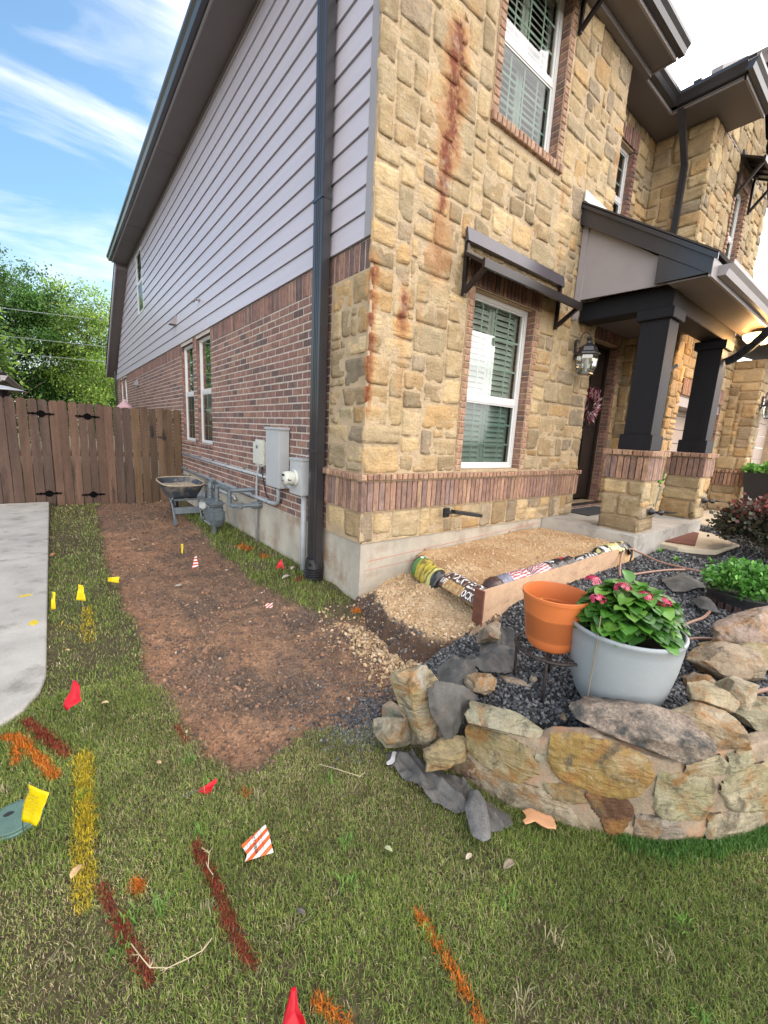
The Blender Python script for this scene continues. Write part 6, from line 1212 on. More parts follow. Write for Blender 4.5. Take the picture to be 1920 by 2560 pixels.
# ---------------------------------------------------------------- valve box lid
VB = thing('valve_box', 'round green plastic valve box lid flush in the grass at the left edge', 'valve box', (-2.335, -1.045, 0))
b = MB(); b.lathe([(.092, -.05), (.092, .010), (.088, .014), (.083, .014), (.082, .008), (.080, .008), (.079, .016), (.074, .018), (0, .019)], (-2.335, -1.045, 0), 40); b.build('lid', mat('green_lid', (.09, .16, .13), .6, var=.15, vs=20, bump=.4, bs=120), VB, smooth=False)
b = MB(); b.lathe([(0, .0205), (.010, .0205), (.010, .018)], (-2.352, -1.02, 0), 14, sx=1.6); b.build('finger_hole', M['prn_black'], VB)
# ---------------------------------------------------------------- leaves and straw on the lawn
rnd = random.Random(9); leafm = mat('dead_leaf', attr=True, rough=.8, var=.2, vs=60)
for i, (x, y, s_, cl, lb) in enumerate([(-1.975, -.47, .022, (.48, .36, .2), 'pale curled dead leaf on the grass right of the standing red flag'), (-1.83, -1.09, .016, (.45, .3, .17), 'small tan dead leaf in the grass at the left of the dirt tip'), (-2.17, -1.455, .026, (.50, .32, .16), 'brown dead leaf on the lower end of the yellow paint line'), (-1.24, -1.98, .018, (.34, .36, .2), 'pale green leaf on the lawn below the striped flag'), (-1.02, -2.19, .018, (.50, .42, .3), 'small pale chip on the lawn below the grey scrap'), (-.88, -2.30, .03, (.24, .19, .13), 'brown curled leaf in the grass below the clay shard'), (-1.60, -1.98, .016, (.10, .09, .08), 'dark dry clod on the lawn right of the red line'), (-.20, 1.0, .05, (.45, .38, .3), 'pale stone chip at the foot of the grey riser pipe'), (-.30, .78, .06, (.42, .36, .3), 'flat buff stone flake in the grass near the downspout'), (-2.17, 2.9, .05, (.40, .17, .07), 'orange-brown leaf on the grass strip far down the walk'), (-1.40, 3.3, .05, (.42, .33, .25), 'pale leaf on the dirt in front of the wheelbarrow'), (-2.13, .28, .02, (.46, .30, .14), 'tan leaf between the sidewalk and the yellow paint mark')]):
    b = MB(); a = rnd.uniform(0, 6); leafmesh(b, (x, y, float(terrain(np.array([x]), np.array([y]))[0][0])+.03), (math.cos(a), math.sin(a), .1), (0, 0, 1), s_*2, s_*.95, cl, fold=.4, droop=.2); o = b.build('dead_leaf', leafm, smooth=True, solid=.001); tag(o, lb, 'leaf')
for i, (pl, lb) in enumerate([([(-2.035, -1.78), (-2.02, -1.83), (-2.0, -1.87), (-1.96, -1.905), (-1.91, -1.92), (-1.87, -1.915), (-1.84, -1.905)], 'dry pale grass runner curving off the left long red paint line'), ([(-1.79, -1.60), (-1.775, -1.64), (-1.79, -1.68), (-1.785, -1.72)], 'dry straw loop on the upper end of the right red paint line'), ([(-1.25, -1.50), (-1.20, -1.58), (-1.13, -1.66), (-1.10, -1.66)], 'thin straw stem on the lawn left of the grey scrap')]):
    b = MB(); pz = [(x, y, .035+.008*math.sin(k_*2.1)) for k_, (x, y) in enumerate(pl)]; b.tube(pz, .0014, 5)
    for k_ in range(1, len(pz)-1):
        for _ in range(3): a = rnd.uniform(0, 6); b.tube([pz[k_], (pz[k_][0]+.02*math.cos(a), pz[k_][1]+.02*math.sin(a), pz[k_][2]+.006)], [.001, .0004], 4)
    o = b.build('straw', mat('straw', (.48, .40, .25), .8)); tag(o, lb, 'straw')
# ---------------------------------------------------------------- utilities on the side wall
T = thing('electrical_panel', 'tall grey metal electrical cabinet on the brick wall between two smaller boxes', 'electrical panel', (0, 1.6, .87))
b = MB(); b.bbox(-.135, -.012, 1.46, 1.84, .875, 1.545, .006); b.bbox(-.15, -.012, 1.445, 1.855, 1.535, 1.565, .005); b.build('cabinet', M['greypaint'], T)
b = MB(); b.box(-.140, -.134, 1.475, 1.825, .90, 1.53); b.build('cover', M['greypaint'], T)
T = thing('electric_meter', 'grey electric meter socket box with a round cream dial beside the downspout', 'electric meter', (0, 1.03, .87))
b = MB(); b.bbox(-.145, -.012, .89, 1.17, .875, 1.245, .006); b.bbox(-.155, -.012, .88, 1.18, 1.236, 1.258, .004); b.build('socket_box', M['greypaint'], T)
b = MB(); b.lathe([(.085, 0), (.088, .03), (.08, .032)], (-.145, 1.04, 1.05), 28, axis=(-1, 0, 0)); b.lathe([(.074, .03), (.074, .10), (.066, .125), (0, .132)], (-.145, 1.04, 1.05), 28, axis=(-1, 0, 0)); dl = b.build('dial', M['cream'], T, smooth=True)
b = MB(); b.box(-.2795, -.277, 1.01, 1.07, 1.075, 1.095); b.box(-.2795, -.2765, 1.03, 1.055, 1.02, 1.03); b.box(-.255, -.22, .967, .972, 1.03, 1.05); b.build('display', M['prn_black'], dl)
b = MB(); b.lathe([(.035, .001), (.035, .003), (.03, .003), (.03, .002), (.022, .002), (.022, .003), (0, .003)], (-.09, .889, .92), 18, axis=(0, -1, 0)); b.build('knockout', M['greypaint'], T)
T = thing('network_box', 'small rounded beige network box left of the tall grey electrical cabinet', 'utility box', (0, 2.2, 1.06))
b = MB(); b.bbox(-.105, -.012, 2.07, 2.36, 1.07, 1.40, .03); b.build('housing', M['cream'], T, smooth=False)
b = MB(); b.bbox(-.075, -.012, 2.045, 2.075, 1.09, 1.38, .006); 
for z_ in (1.13, 1.22, 1.32): b.bbox(-.085, -.04, 2.035, 2.05, z_, z_+.04, .004)
b.build('latch_edge', M['cream'], T)
b = MB(); b.box(-.108, -.1045, 2.17, 2.23, 1.29, 1.33); b.build('badge', mat('grey_badge', (.12, .13, .15), .6), T)
def conduit(label, pts, r_, clips=(), m_='pvc', name='conduit', couple=()):
    T = thing(name, label, 'conduit', tuple(pts[0])); b = MB(); b.tube(pts, r_, 12); b.build('pipe', M[m_], T, smooth=True)
    if clips:
        for y in clips:
            b = MB(); b.tube([(pts[0][0], y-.012, pts[0][2]), (pts[0][0], y+.012, pts[0][2])], r_*1.18, 12); b.box(-.03, -.008, y-.012, y+.012, pts[0][2]+r_*.9, pts[0][2]+r_+.03); b.build('strap', M['gasgrey'], T)
    return T
conduit('upper pale grey conduit running level along the brick to the tall cabinet', [(-.035, 6.6, .93), (-.035, 1.86, .94)], .021, (6.0, 5.2, 4.4, 3.6, 2.9, 2.3))
conduit('second pale grey conduit along the foot of the brick, curving up into the tall cabinet', [(-.035, 6.6, .625), (-.035, 1.92, .635), (-.035, 1.78, .645), (-.045, 1.69, .68), (-.06, 1.64, .74), (-.07, 1.62, .80), (-.07, 1.62, .88)], .024, (6.2, 5.4, 4.6, 3.9, 3.2, 2.6, 2.0))
conduit('lowest pale grey conduit along the top of the concrete foundation behind the gas meter', [(-.03, 6.6, .50), (-.03, 3.3, .50), (-.03, 3.25, .46)], .018, (6.0, 5.2, 4.2))
conduit('thin grey riser pipe dropping from the network box to the grass', [(-.05, 2.26, 1.08), (-.045, 2.34, .95), (-.04, 2.38, .8), (-.04, 2.40, -.05)], .016)
conduit('thick grey riser pipe from the electric meter down into the ground', [(-.075, .96, .88), (-.075, .96, -.1)], .031)
b = MB(); b.tube([(-.06, 2.14, 1.08), (-.055, 2.13, .95), (-.03, 2.14, .80), (-.025, 2.08, .70), (-.02, 2.02, .66)], .009, 8); tag(b.build('cable', M['black_plastic'], smooth=True), 'short black cable hanging from the beige network box to the brick', 'cable')
b = MB(); b.tube([(-.06, 1.45, .93), (-.06, 1.33, .91), (-.06, 1.25, .90), (-.06, 1.165, .90)], .022, 10); tag(b.build('pipe_nipple', M['pvc'], smooth=True), 'short grey pipe joining the tall cabinet to the meter box', 'conduit')
# gas meter
G_ = thing('gas_meter', 'slate-grey gas meter with pipes and regulator standing in front of the foundation', 'gas meter', (-.36, 3.1, 0))
def gm(name, fn): b = MB(); fn(b); return b.build(name, M['gasgrey'], G_, smooth=False)
gm('meter_body', lambda b: (b.bbox(-.46, -.27, 3.02, 3.32, .13, .44, .035), b.bbox(-.47, -.26, 2.95, 3.38, .18, .40, .05), b.bbox(-.465, -.265, 2.96, 3.37, .425, .50, .03)))
b = MB()
for y in (3.06, 3.14, 3.22, 3.30):
    for z in (.17, .42): b.lathe([(.009, 0), (.009, .008), (0, .009)], (-.462, y, z), 8, axis=(-1, 0, 0))
for z in (.2, .28, .36): b.lathe([(.009, 0), (.009, .008), (0, .009)], (-.462, 3.36, z), 8, axis=(-1, 0, 0))
b.build('bolt', M['greypaint'], G_)
b = MB(); b.bbox(-.53, -.46, 3.22, 3.34, .36, .45, .012); ix = b.build('index', mat('index_cover', (.45, .46, .45), .4), G_)
b = MB(); b.bbox(-.534, -.529, 3.25, 3.31, .385, .43, .002); b.build('register', M['white'], ix)
gm('support_pipe', lambda b: b.tube([(-.37, 3.15, .16), (-.37, 3.15, -.08)], .03, 12))
gm('inlet_riser', lambda b: (b.tube([(-.36, 3.36, .49), (-.36, 3.36, .66), (-.355, 3.375, .705), (-.33, 3.40, .73), (-.29, 3.42, .73), (-.26, 3.43, .70), (-.25, 3.43, .60)], .033, 12), [b.tube([(-.36, 3.36, z), (-.36, 3.36, z+.02)], .043, 8) for z in (.50, .54, .60, .645)], b.tube([(-.25, 3.43, .62), (-.25, 3.43, .50), (-.27, 3.6, .46)], .026, 10)))
gm('outlet_riser', lambda b: (b.tube([(-.36, 3.03, .49), (-.36, 3.03, .68), (-.355, 3.02, .71), (-.33, 2.98, .72), (-.33, 2.62, .715), (-.30, 2.55, .715), (-.20, 2.5, .72), (-.07, 2.42, .735), (-.0, 2.40, .735)], .028, 12), [b.tube([(-.36, 3.03, z), (-.36, 3.03, z+.018)], .038, 8) for z in (.50, .55, .61)], b.tube([(-.33, 2.84, .718), (-.33, 2.88, .718)], .038, 8), b.tube([(-.33, 2.62, .72), (-.33, 2.57, .72)], .040, 8)))
gm('branch_pipe', lambda b: (b.tube([(-.33, 2.59, .71), (-.33, 2.59, .54), (-.325, 2.56, .515), (-.31, 2.51, .51), (-.22, 2.42, .525), (-.16, 2.36, .535), (-.0, 2.30, .54)], .027, 12), b.tube([(-.235, 2.44, .50), (-.235, 2.44, .56)], .045, 8), b.tube([(-.235, 2.44, .48), (-.235, 2.44, .50)], .03, 8), b.tube([(-.13, 2.34, .54), (-.04, 2.31, .54)], .045, 12)))
b = MB(); b.lathe([(0, -.03), (.05, -.03), (.085, -.008), (.092, 0), (.085, .008), (.05, .03), (.03, .035), (.028, .10), (0, .102)], (-.37, 3.62, .50), 22, axis=(-.85, .25, -.1)); b.build('regulator', M['gasgrey'], G_, smooth=True)
# hoods, stub, rear bits on the wall
def hood(y, z, s, label, base):
    T = thing('vent_hood', label, 'vent', (-.02, y, z)); b = MB(); b.prism([(-s*1.0, -s*.9), (s*1.0, -s*.9), (s*1.0, s*.9), (-s*1.0, s*.9)], .0, .006, lambda u, v, d: (-base-d, y+u, z+v)); b.build('flange', M['trim'], T)
    b = MB(); w_ = s*.8; b.add([(-base-.006, y-w_, z+w_), (-base-.006, y+w_, z+w_), (-base-s*1.1, y+w_, z-w_), (-base-s*1.1, y-w_, z-w_), (-base-.006, y-w_, z-w_), (-base-.006, y+w_, z-w_)], [(0, 1, 2, 3), (0, 3, 4), (1, 5, 2)]); b.build('cowl', M['trim'], T, solid=.004)
hood(6.75, 3.58, .11, 'small grey triangular vent hood on the lap siding above the twin windows', .015)
hood(11.9, 2.70, .12, 'grey triangular vent hood on the brick far down the side wall', .012)
b = MB(); b.tube([(-.005, 4.95, 3.60), (-.09, 4.95, 3.60)], .018, 10); b.tube([(-.09, 4.90, 3.61), (-.09, 5.04, 3.58)], .016, 8); b.lathe([(.035, 0), (.035, .006), (0, .006)], (-.016, 4.95, 3.60), 14, axis=(-1, 0, 0)); tag(b.build('pipe_stub', M['trim'], smooth=True), 'short pipe stub with a side outlet poking out of the lap siding', 'pipe stub')
b = MB(); downspout(b, -.06, 17.0, -.1, 3.5, .07, .09); tag(b.build('rear_downspout', M['bronze']), 'dark downspout at the far back corner of the house', 'downspout')
mat_iron = mat('black_iron', (.004, .004, .004), .9, var=0, spec=.05)
# ---------------------------------------------------------------- fence
FY = 6.66
wood = mat('weathered_cedar', attr=True, rough=.85, var=.3, vs=3.5, fine=.3, bump=.6, bs=45, bdist=.005, stretch=(2.2, 2.2, .28), var2=((.045, .028, .02), 3.2, .56, .70))
FN = thing('wood_fence', 'dark stained dog-eared wooden fence with a double gate closing off the side yard', 'fence', (-1.5, FY, -.1))
rnd = random.Random(4); xs_ = [-2.24-.145*k_ for k_ in range(7, 0, -1)]; allb = [-3.9+.145*i for i in range(12)]+[-2.16, -2.03, -1.89, -1.745, -1.61, -1.49, -1.35, -1.205, -1.06, -.91, -.76, -.605, -.46, -.31, -.155, .0]
allb = [x for x in allb if x < -2.2]+[-2.16, -2.03, -1.89, -1.745, -1.61, -1.49, -1.35, -1.205, -1.06, -.91, -.76, -.605, -.46, -.31, -.155, -.005]
b = MB()
for i, (x0, x1) in enumerate(zip(allb[:-1], allb[1:])):
    w0 = x0+rnd.uniform(.002, .008); w1 = x1-rnd.uniform(.004, .012); tp = 1.83+rnd.uniform(-.02, .015)-.04*(x0 > -1.4 and x0 < -.8); z0 = -.10+.06*(x0 < -2.2)+rnd.uniform(-.01, .01); k_ = rnd.uniform(.75, 1.25); c_ = rnd.choice([(.12, .068, .046), (.10, .06, .044), (.13, .075, .05), (.09, .058, .043)]) if x0 < -1 else rnd.choice([(.125, .075, .04), (.105, .065, .038), (.14, .085, .045)]); c_ = tuple(a*k_ for a in c_); tl = rnd.uniform(-.006, .006); dy = rnd.uniform(-.003, .003)
    poly = [(w0, z0), (w1, z0), (w1+tl, tp-.035), (w1-.028+tl, tp), (w0+.028+tl, tp), (w0+tl, tp-.035)]; b.prism(poly, FY-.018+dy, FY+dy, lambda u, v, d: (u, d, v), c_)
b.build('pickets', wood, FN)
b = MB()
for z_ in (.12, .85, 1.55): b.box(-3.9, -.02, FY+.005, FY+.045, z_, z_+.09, (.11, .07, .045))
for x in (-3.4, -2.2, -.02-.09): b.box(x, x+.09, FY+.05, FY+.14, -.2, 1.75, (.11, .07, .045))
b.build('rails', wood, FN)
b = MB(); b.box(-3.9, -.02, FY-.02, FY+.0, -.14, -.11, (.04, .03, .025)); b.build('kickboard', wood, FN)
for hx, hz in ((-2.265, 1.59), (-1.60, 1.585), (-2.26, .175), (-1.60, .125)):
    b = MB(); L2 = .19
    pr_ = [(-L2, 0), (-L2*.9, .018), (-L2*.72, .010), (-L2*.62, .026), (-L2*.5, .014), (-L2*.33, .018), (-L2*.2, .045), (0, .062), (L2*.2, .045), (L2*.33, .018), (L2*.5, .014), (L2*.62, .026), (L2*.72, .010), (L2*.9, .018), (L2, 0)]
    poly = [(hx+u, hz+v) for u, v in pr_]+[(hx+u, hz-v) for u, v in pr_[::-1][1:-1]]; b.prism(poly, FY-.030, FY-.022, lambda u, v, d: (u, d, v)); b.build('strap_hinge', mat_iron, FN)
b = MB(); b.tube([(-.56, FY-.022, 1.45), (-.56, FY-.05, 1.43), (-.56, FY-.05, 1.29), (-.56, FY-.022, 1.27)], .008, 8); b.box(-.58, -.54, FY-.028, FY-.021, 1.24, 1.48); b.build('pull_handle', M['black_plastic'], FN)
b = MB(); b.bbox(-.37, -.33, FY-.04, FY-.021, 1.20, 1.34, .004); b.bar((-.48, FY-.035, 1.26), (-.30, FY-.035, 1.25), .012, .02); b.tube([(-.35, FY-.03, 1.34), (-.35, FY-.03, 1.44)], .006, 6); b.build('gate_latch', M['black_plastic'], FN)
# ---------------------------------------------------------------- wheelbarrow
WB = thing('wheelbarrow', 'muddy black wheelbarrow with a clay-caked tray in front of the fence', 'wheelbarrow', (-.52, 4.55, -.03))
def tray(u, v):
    a = 2*PI*u; r0 = (.33, .40); r1 = (.22, .28); k_ = v
    cx = math.copysign(abs(math.cos(a))**.6, math.cos(a)); sy = math.copysign(abs(math.sin(a))**.6, math.sin(a))
    rx = r1[0]+(r0[0]-r1[0])*k_; ry = r1[1]+(r0[1]-r1[1])*k_
    return (-.50+cx*rx, 4.56+sy*ry+.04*k_*(sy > 0), .36+.24*k_+.03*k_*math.sin(a))
b = MB(); b.grid(tray, 48, 8); b.add([tray(i/48, 0) for i in range(48)], [tuple(range(48))]); b.build('tray', mat('tray_steel', (.035, .045, .06), .5, var=.3, vs=12, var2=((.25, .22, .18), 7, .5, .7)), WB, smooth=True, solid=.006)
b = MB(); b.tube([tray(i/48, 1.0) for i in range(49)], .012, 8, cap=False); b.build('rim', mat('clay_caked', (.36, .29, .21), .9, var=.2, vs=20), WB, smooth=True)
b = MB(); b.grid(lambda u, v: tuple(Vector((-.50, 4.57, .475)).lerp(Vector(tray(u, .66)), v)+Vector((0, 0, .02*noise.noise(Vector((u*9, v*5, 1)))))), 48, 8)
b.build('dirt_load', mat('dried_clay', (.36, .30, .22), 1, var=.3, vs=18, bump=.8, bs=40, var2=((.08, .06, .045), 28, .56, .62)), WB, smooth=True)
for x, y in ((-.70, 4.22), (-.30, 4.22)):
    b = MB(); b.tube([(x, y+.28, .35), (x-.02, y+.02, .33), (x-.015, y-.06, .25), (x, y-.10, .06), (x+.005, y-.10, -.035)], .017, 8); b.bbox(x-.025, x+.03, y-.13, y-.07, -.045, .06, .008); b.build('leg', M['gasgrey'], WB, smooth=False)
b = MB(); b.hexa([(-.70, 4.14, .13), (-.30, 4.14, .13), (-.30, 4.16, .13), (-.70, 4.16, .13), (-.70, 4.16, .23), (-.30, 4.16, .23), (-.30, 4.18, .23), (-.70, 4.18, .23)]); b.bar((-.70, 4.3, .33), (-.30, 4.3, .33), .03, .03); b.build('cross_brace', M['gasgrey'], WB)
b = MB(); b.tube([(-.74, 4.02, .40), (-.70, 4.25, .34), (-.60, 4.8, .30), (-.52, 5.12, .16)], .018, 8); b.tube([(-.26, 4.02, .40), (-.30, 4.25, .34), (-.40, 4.8, .30), (-.48, 5.12, .16)], .018, 8); b.build('frame', M['gasgrey'], WB, smooth=True)
wh = [(0.04, -.04), (.10, -.035), (.15, -.04), (.175, -.025), (.18, 0), (.175, .025), (.15, .04), (.10, .035), (.04, .04)]
b = MB(); b.lathe(wh, (-.50, 5.13, .12), 24, axis=(1, 0, 0)); b.build('wheel', M['black_plastic'], WB, smooth=True)
# ---------------------------------------------------------------- porch fittings
def lantern(x, y, zt, label, s=1.0):
    T = thing('wall_lantern', label, 'lantern', (x, y, zt-.5*s)); o = (x, y-.19*s)
    b = MB(); b.bbox(x-.055*s, x+.055*s, y-.06, y-.035, zt-.30*s, zt-.05*s, .01); b.tube([(x, y-.05, zt-.12*s), (x, y-.09*s, zt-.0*s), (x, y-.14*s, zt+.03*s), (o[0], o[1], zt-.01*s), (o[0], o[1], zt-.06*s)], .007*s, 8); b.tube([(x, y-.05, zt-.16*s), (x, y-.12*s, zt-.13*s), (o[0], o[1], zt-.10*s)], .006*s, 8); b.build('bracket', M['bronze'], T, smooth=False)
    b = MB(); b.lathe([(0, .0), (.018, -.005), (.035, -.03), (.018, -.05), (.03, -.06), (.035, -.075), (.10, -.13), (.118, -.18), (.145, -.20), (.148, -.215), (.12, -.22), (0, -.20)], (o[0], o[1], zt-.03*s), 6, sx=s, sy=s); b.build('roof_cap', M['bronze'], T)
    b = MB(); n_ = 6; pr = [(.118, -.22), (.128, -.27), (.118, -.36), (.088, -.44)]
    for k_ in range(n_):
        a = 2*PI*k_/n_; b.tube([(o[0]+r__*s*math.cos(a), o[1]+r__*s*math.sin(a), zt-.03*s+z__*s) for r__, z__ in pr], .0045*s, 6)
    b.lathe([(.09, -.435), (.092, -.45), (.03, -.455), (0, -.455)], (o[0], o[1], zt-.03*s), 6, sx=s, sy=s); b.build('cage', M['bronze'], T)
    b = MB(); b.lathe([(r__*.985, z__) for r__, z__ in pr], (o[0], o[1], zt-.03*s), 6, sx=s, sy=s); b.build('glass', M['lampglass'], T)
    b = MB(); b.lathe([(.015, -.42), (.017, -.34), (.02, -.33), (.026, -.30), (.02, -.26), (0, -.245)], (o[0], o[1], zt-.03*s), 12); b.build('bulb', mat('frosted_bulb', (.7, .7, .66), .3), T, smooth=True)
lantern(3.20, 0, 2.90, 'black coach lantern with clear glass beside the porch beam'); lantern(8.66, Y3, 2.70, 'black coach lantern on the far garage pier at the right edge')
WR = thing('wreath', 'pink and white feathery wreath hanging on the dark front door', 'wreath', (4.62, YW+.08, 2.17)); b = MB(); rnd = random.Random(3)
for k_ in range(260):
    a = rnd.uniform(0, 2*PI); rr_ = .17+rnd.uniform(-.05, .05); p = Vector((4.62+rr_*math.cos(a), YW+.06+rnd.uniform(-.05, .02), 2.17+rr_*math.sin(a))); d = Vector((math.cos(a+rnd.uniform(.2, 1.3)), rnd.uniform(-.5, .1), math.sin(a+rnd.uniform(.2, 1.3)))); leafmesh(b, p, d, (0, -1, 0), rnd.uniform(.07, .13), .02, rnd.choice([(.30, .03, .08), (.42, .06, .12), (.55, .45, .46), (.22, .03, .06), (.5, .3, .33), (.15, .04, .05)]), seg=3, droop=.1)
b.build('sprigs', M['leaf'], WR); b = MB(); b.tube([(4.62+.17*math.cos(2*PI*k_/24), YW+.07, 2.17+.17*math.sin(2*PI*k_/24)) for k_ in range(25)], .02, 8); b.build('ring', mat('twig_ring', (.06, .04, .03), .9), WR)
def floodlight(x, y, z, label, s=1, dirx=.36):
    T = thing('flood_light', label, 'flood light', (x, y, z)); b = MB(); b.bbox(x-.045*s, x+.045*s, y-.07, y-.045, z-.05*s, z+.05*s, .008); b.tube([(x, y-.06, z), (x+.04*s, y-.12*s, z+.01)], .015*s, 8); b.build('bracket', M['black_plastic'], T)
    b = MB(); a = Vector((x+.02*s, y-.13*s, z+.02)); c_ = Vector((x+dirx*s, y-.20*s, z-.03*s)); b.bar(a, c_, .09*s, .035*s); b.build('head', M['black_plastic'], T, bevel=.004)
    b = MB(); d_ = (c_-a)
    for k_ in range(7): p = a+d_*(.45+.08*k_); b.box(p.x-.008, p.x+.008, p.y-.048*s-.003, p.y+.048*s, p.z-.018*s, p.z-.012*s)
    b.build('louvre', M['bronze'], T)
floodlight(.98, -.04, .80, 'black spot light on a bracket low on the stone under the front window')
def spike(x, y, z, label):
    T = thing('spot_light', label, 'spot light', (x, y, z)); b = MB(); b.lathe([(.05, 0), (.045, .02), (.02, .05), (.012, .06)], (x, y, z), 14, axis=(0, -1, 0)); b.build('mount', M['black_plastic'], T, smooth=True); b = MB(); b.bar((x, y-.05, z), (x+.06, y-.10, z), .02, .02); b.lathe([(.035, 0), (.032, .02), (.012, .06), (0, .06)], (x+.05, y-.10, z), 12, axis=(-.9, .3, 0)); b.hexa([(x+.08, y-.17, z-.004), (x+.34, y-.17, z-.02), (x+.34, y-.07, z-.02), (x+.08, y-.07, z-.004), (x+.08, y-.17, z+.012), (x+.34, y-.17, z-.006), (x+.34, y-.07, z-.006), (x+.08, y-.07, z+.012)]); b.build('head', M['black_plastic'], T)
spike(3.36, -1.12, .82, 'small black solar spot light on the front of the nearer stone pedestal'); spike(5.33, -1.12, .84, 'small black solar spot light on the front of the farther stone pedestal')
T = thing('security_camera', 'silver security camera on a jointed arm on the stone wall behind the nearer post', 'camera', (5.33, -.30, 2.66)); b = MB(); b.tube([(5.385, -.25, 2.60), (5.33, -.26, 2.60), (5.31, -.27, 2.66), (5.33, -.29, 2.71)], .022, 8); b.build('mount', M['greypaint'], T, smooth=True); b = MB(); b.lathe([(.038, -.02), (.038, .02), (0, .02)], (5.32, -.32, 2.66), 14, axis=(-1, 0, 0)); b.bar((5.32, -.33, 2.67), (5.30, -.50, 2.80), .035, .04); b.build('arm_and_head', M['greypaint'], T, bevel=.003)
b = MB(); b.bbox(8.165, 8.195, Y2+.04, Y2+.10, 1.32, 1.52, .006); tag(b.build('garage_keypad', M['white']), 'small white keypad on the garage door jamb behind the farther post', 'keypad')
dome = bpy.data.materials.new('lit_lamp_glass'); dome.use_nodes = True; em = dome.node_tree.nodes.new('ShaderNodeEmission'); em.inputs[0].default_value = (1, .50, .16, 1); em.inputs[1].default_value = 22; dome.node_tree.links.new(em.outputs[0], dome.node_tree.nodes['Material Output'].inputs[0])  # added emitter standing in for the low sun glowing under the eave
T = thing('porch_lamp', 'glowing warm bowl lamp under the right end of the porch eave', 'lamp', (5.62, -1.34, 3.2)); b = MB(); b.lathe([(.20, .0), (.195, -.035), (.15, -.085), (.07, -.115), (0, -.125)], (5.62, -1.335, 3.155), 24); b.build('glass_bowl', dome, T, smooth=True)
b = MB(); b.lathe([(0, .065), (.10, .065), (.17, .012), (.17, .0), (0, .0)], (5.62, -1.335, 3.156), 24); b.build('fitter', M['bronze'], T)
lp = bpy.data.lights.new('porch_lamp_light', 'POINT'); lp.energy = 20; lp.color = (1, .62, .28); lp.shadow_soft_size = .1; lo = bpy.data.objects.new('porch_lamp_light', lp); C.objects.link(lo); lo.parent = T; lo.location = (0, 0, -.22)  # added point light that spreads the stand-in sun glow
b = MB(); b.bbox(3.75, 4.75, -.24, .16, .566, .578, .004); tag(b.build('door_mat', mat('grey_mat', (.05, .05, .055), .95, bump=.5, bs=120)), 'dark grey rubber door mat in front of the front door', 'door mat')
# ---------------------------------------------------------------- bed: stepping stones, mat, hose
b = MB(); bm = bmesh.new(); 
def slabstone(name, label, poly, z0, z1, m_): 
    b = MB(); n_ = len(poly); P2 = []
    for i in range(n_):
        a, c_ = poly[i], poly[(i+1) % n_]
        for k_ in range(6): t = k_/6; x = a[0]+(c_[0]-a[0])*t; y = a[1]+(c_[1]-a[1])*t; P2.append((x+.025*noise.noise(Vector((x*6, y*6, 0))), y+.025*noise.noise(Vector((x*6, y*6, 7)))))
    b.prism(P2, z0, z1); o = b.build(name, m_, bevel=.012); return tag(o, label, 'stepping stone')
flag_m = mat('limestone_flag', (.46, .40, .30), .9, var=.15, vs=5, fine=.12, bump=.5, bs=60, bdist=.004, var2=((.30, .27, .16), 6, .55, .7))
slabstone('stepping_stone', 'flat cream stepping stone with a brown mat, in front of the porch slab', [(3.78, -1.02), (5.28, -.92), (5.30, -1.30), (4.75, -1.72), (4.05, -1.66), (3.75, -1.35)], .30, .39, flag_m)
slabstone('stepping_stone', 'farther cream stepping stone beyond the porch slab corner', [(5.6, -.55), (7.9, -.6), (8.0, -1.1), (5.9, -1.15)], .34, .43, flag_m)
b = MB(); b.prism([(3.90, -1.11), (5.0, -.93), (5.02, -1.22), (4.02, -1.45)], .396, .408); tag(b.build('foot_mat', mat('rust_brown_mat', (.14, .05, .03), .95, var=.2, vs=20, bump=.5, bs=120)), 'rust-brown mat lying on the cream stepping stone', 'door mat')
hm = mat('tan_hose', (.30, .17, .12), .45, var=.1)
def hose(pts, label):
    P0 = [Vector(p) for p in pts]; Q = []
    for i in range(len(P0)-1):
        p0, p1, p2, p3 = P0[max(i-1, 0)], P0[i], P0[i+1], P0[min(i+2, len(P0)-1)]
        for k_ in range(6): t = k_/6; Q.append(.5*((2*p1)+(p2-p0)*t+(2*p0-5*p1+4*p2-p3)*t*t+(3*p1-p0-3*p2+p3)*t**3))
    Q.append(P0[-1]); b = MB(); b.tube(Q, .011, 8); tag(b.build('garden_hose', hm, smooth=True), label, 'hose')
hose([(2.05, -1.40, .34), (2.28, -1.30, .37), (2.5, -1.22, .45), (2.75, -1.18, .46), (2.92, -1.22, .41), (2.93, -1.42, .36), (2.93, -1.62, .35), (2.95, -1.85, .35), (2.80, -2.05, .34), (2.45, -2.12, .34)], 'tan garden hose arching over the gravel past the plywood end')
hose([(2.1, -1.42, .335), (2.4, -1.49, .34), (2.72, -1.58, .34), (2.9, -1.68, .345)], 'straight tan hose length on the gravel behind the flowering plant')
hose([(.95, -2.12, .33), (1.37, -2.15, .335), (1.62, -2.18, .335), (1.9, -2.16, .34)], 'tan hose coming out behind the pale bowl planter towards the barrel')
hose([(.85, -2.18, .33), (1.1, -2.25, .335), (1.25, -2.37, .34)], 'tan hose dipping under the rounded brown boulder')
hose([(.42, -2.60, .36), (.62, -2.70, .40), (.9, -2.82, .40)], 'hose end lying between the wall-top blocks at the right edge')
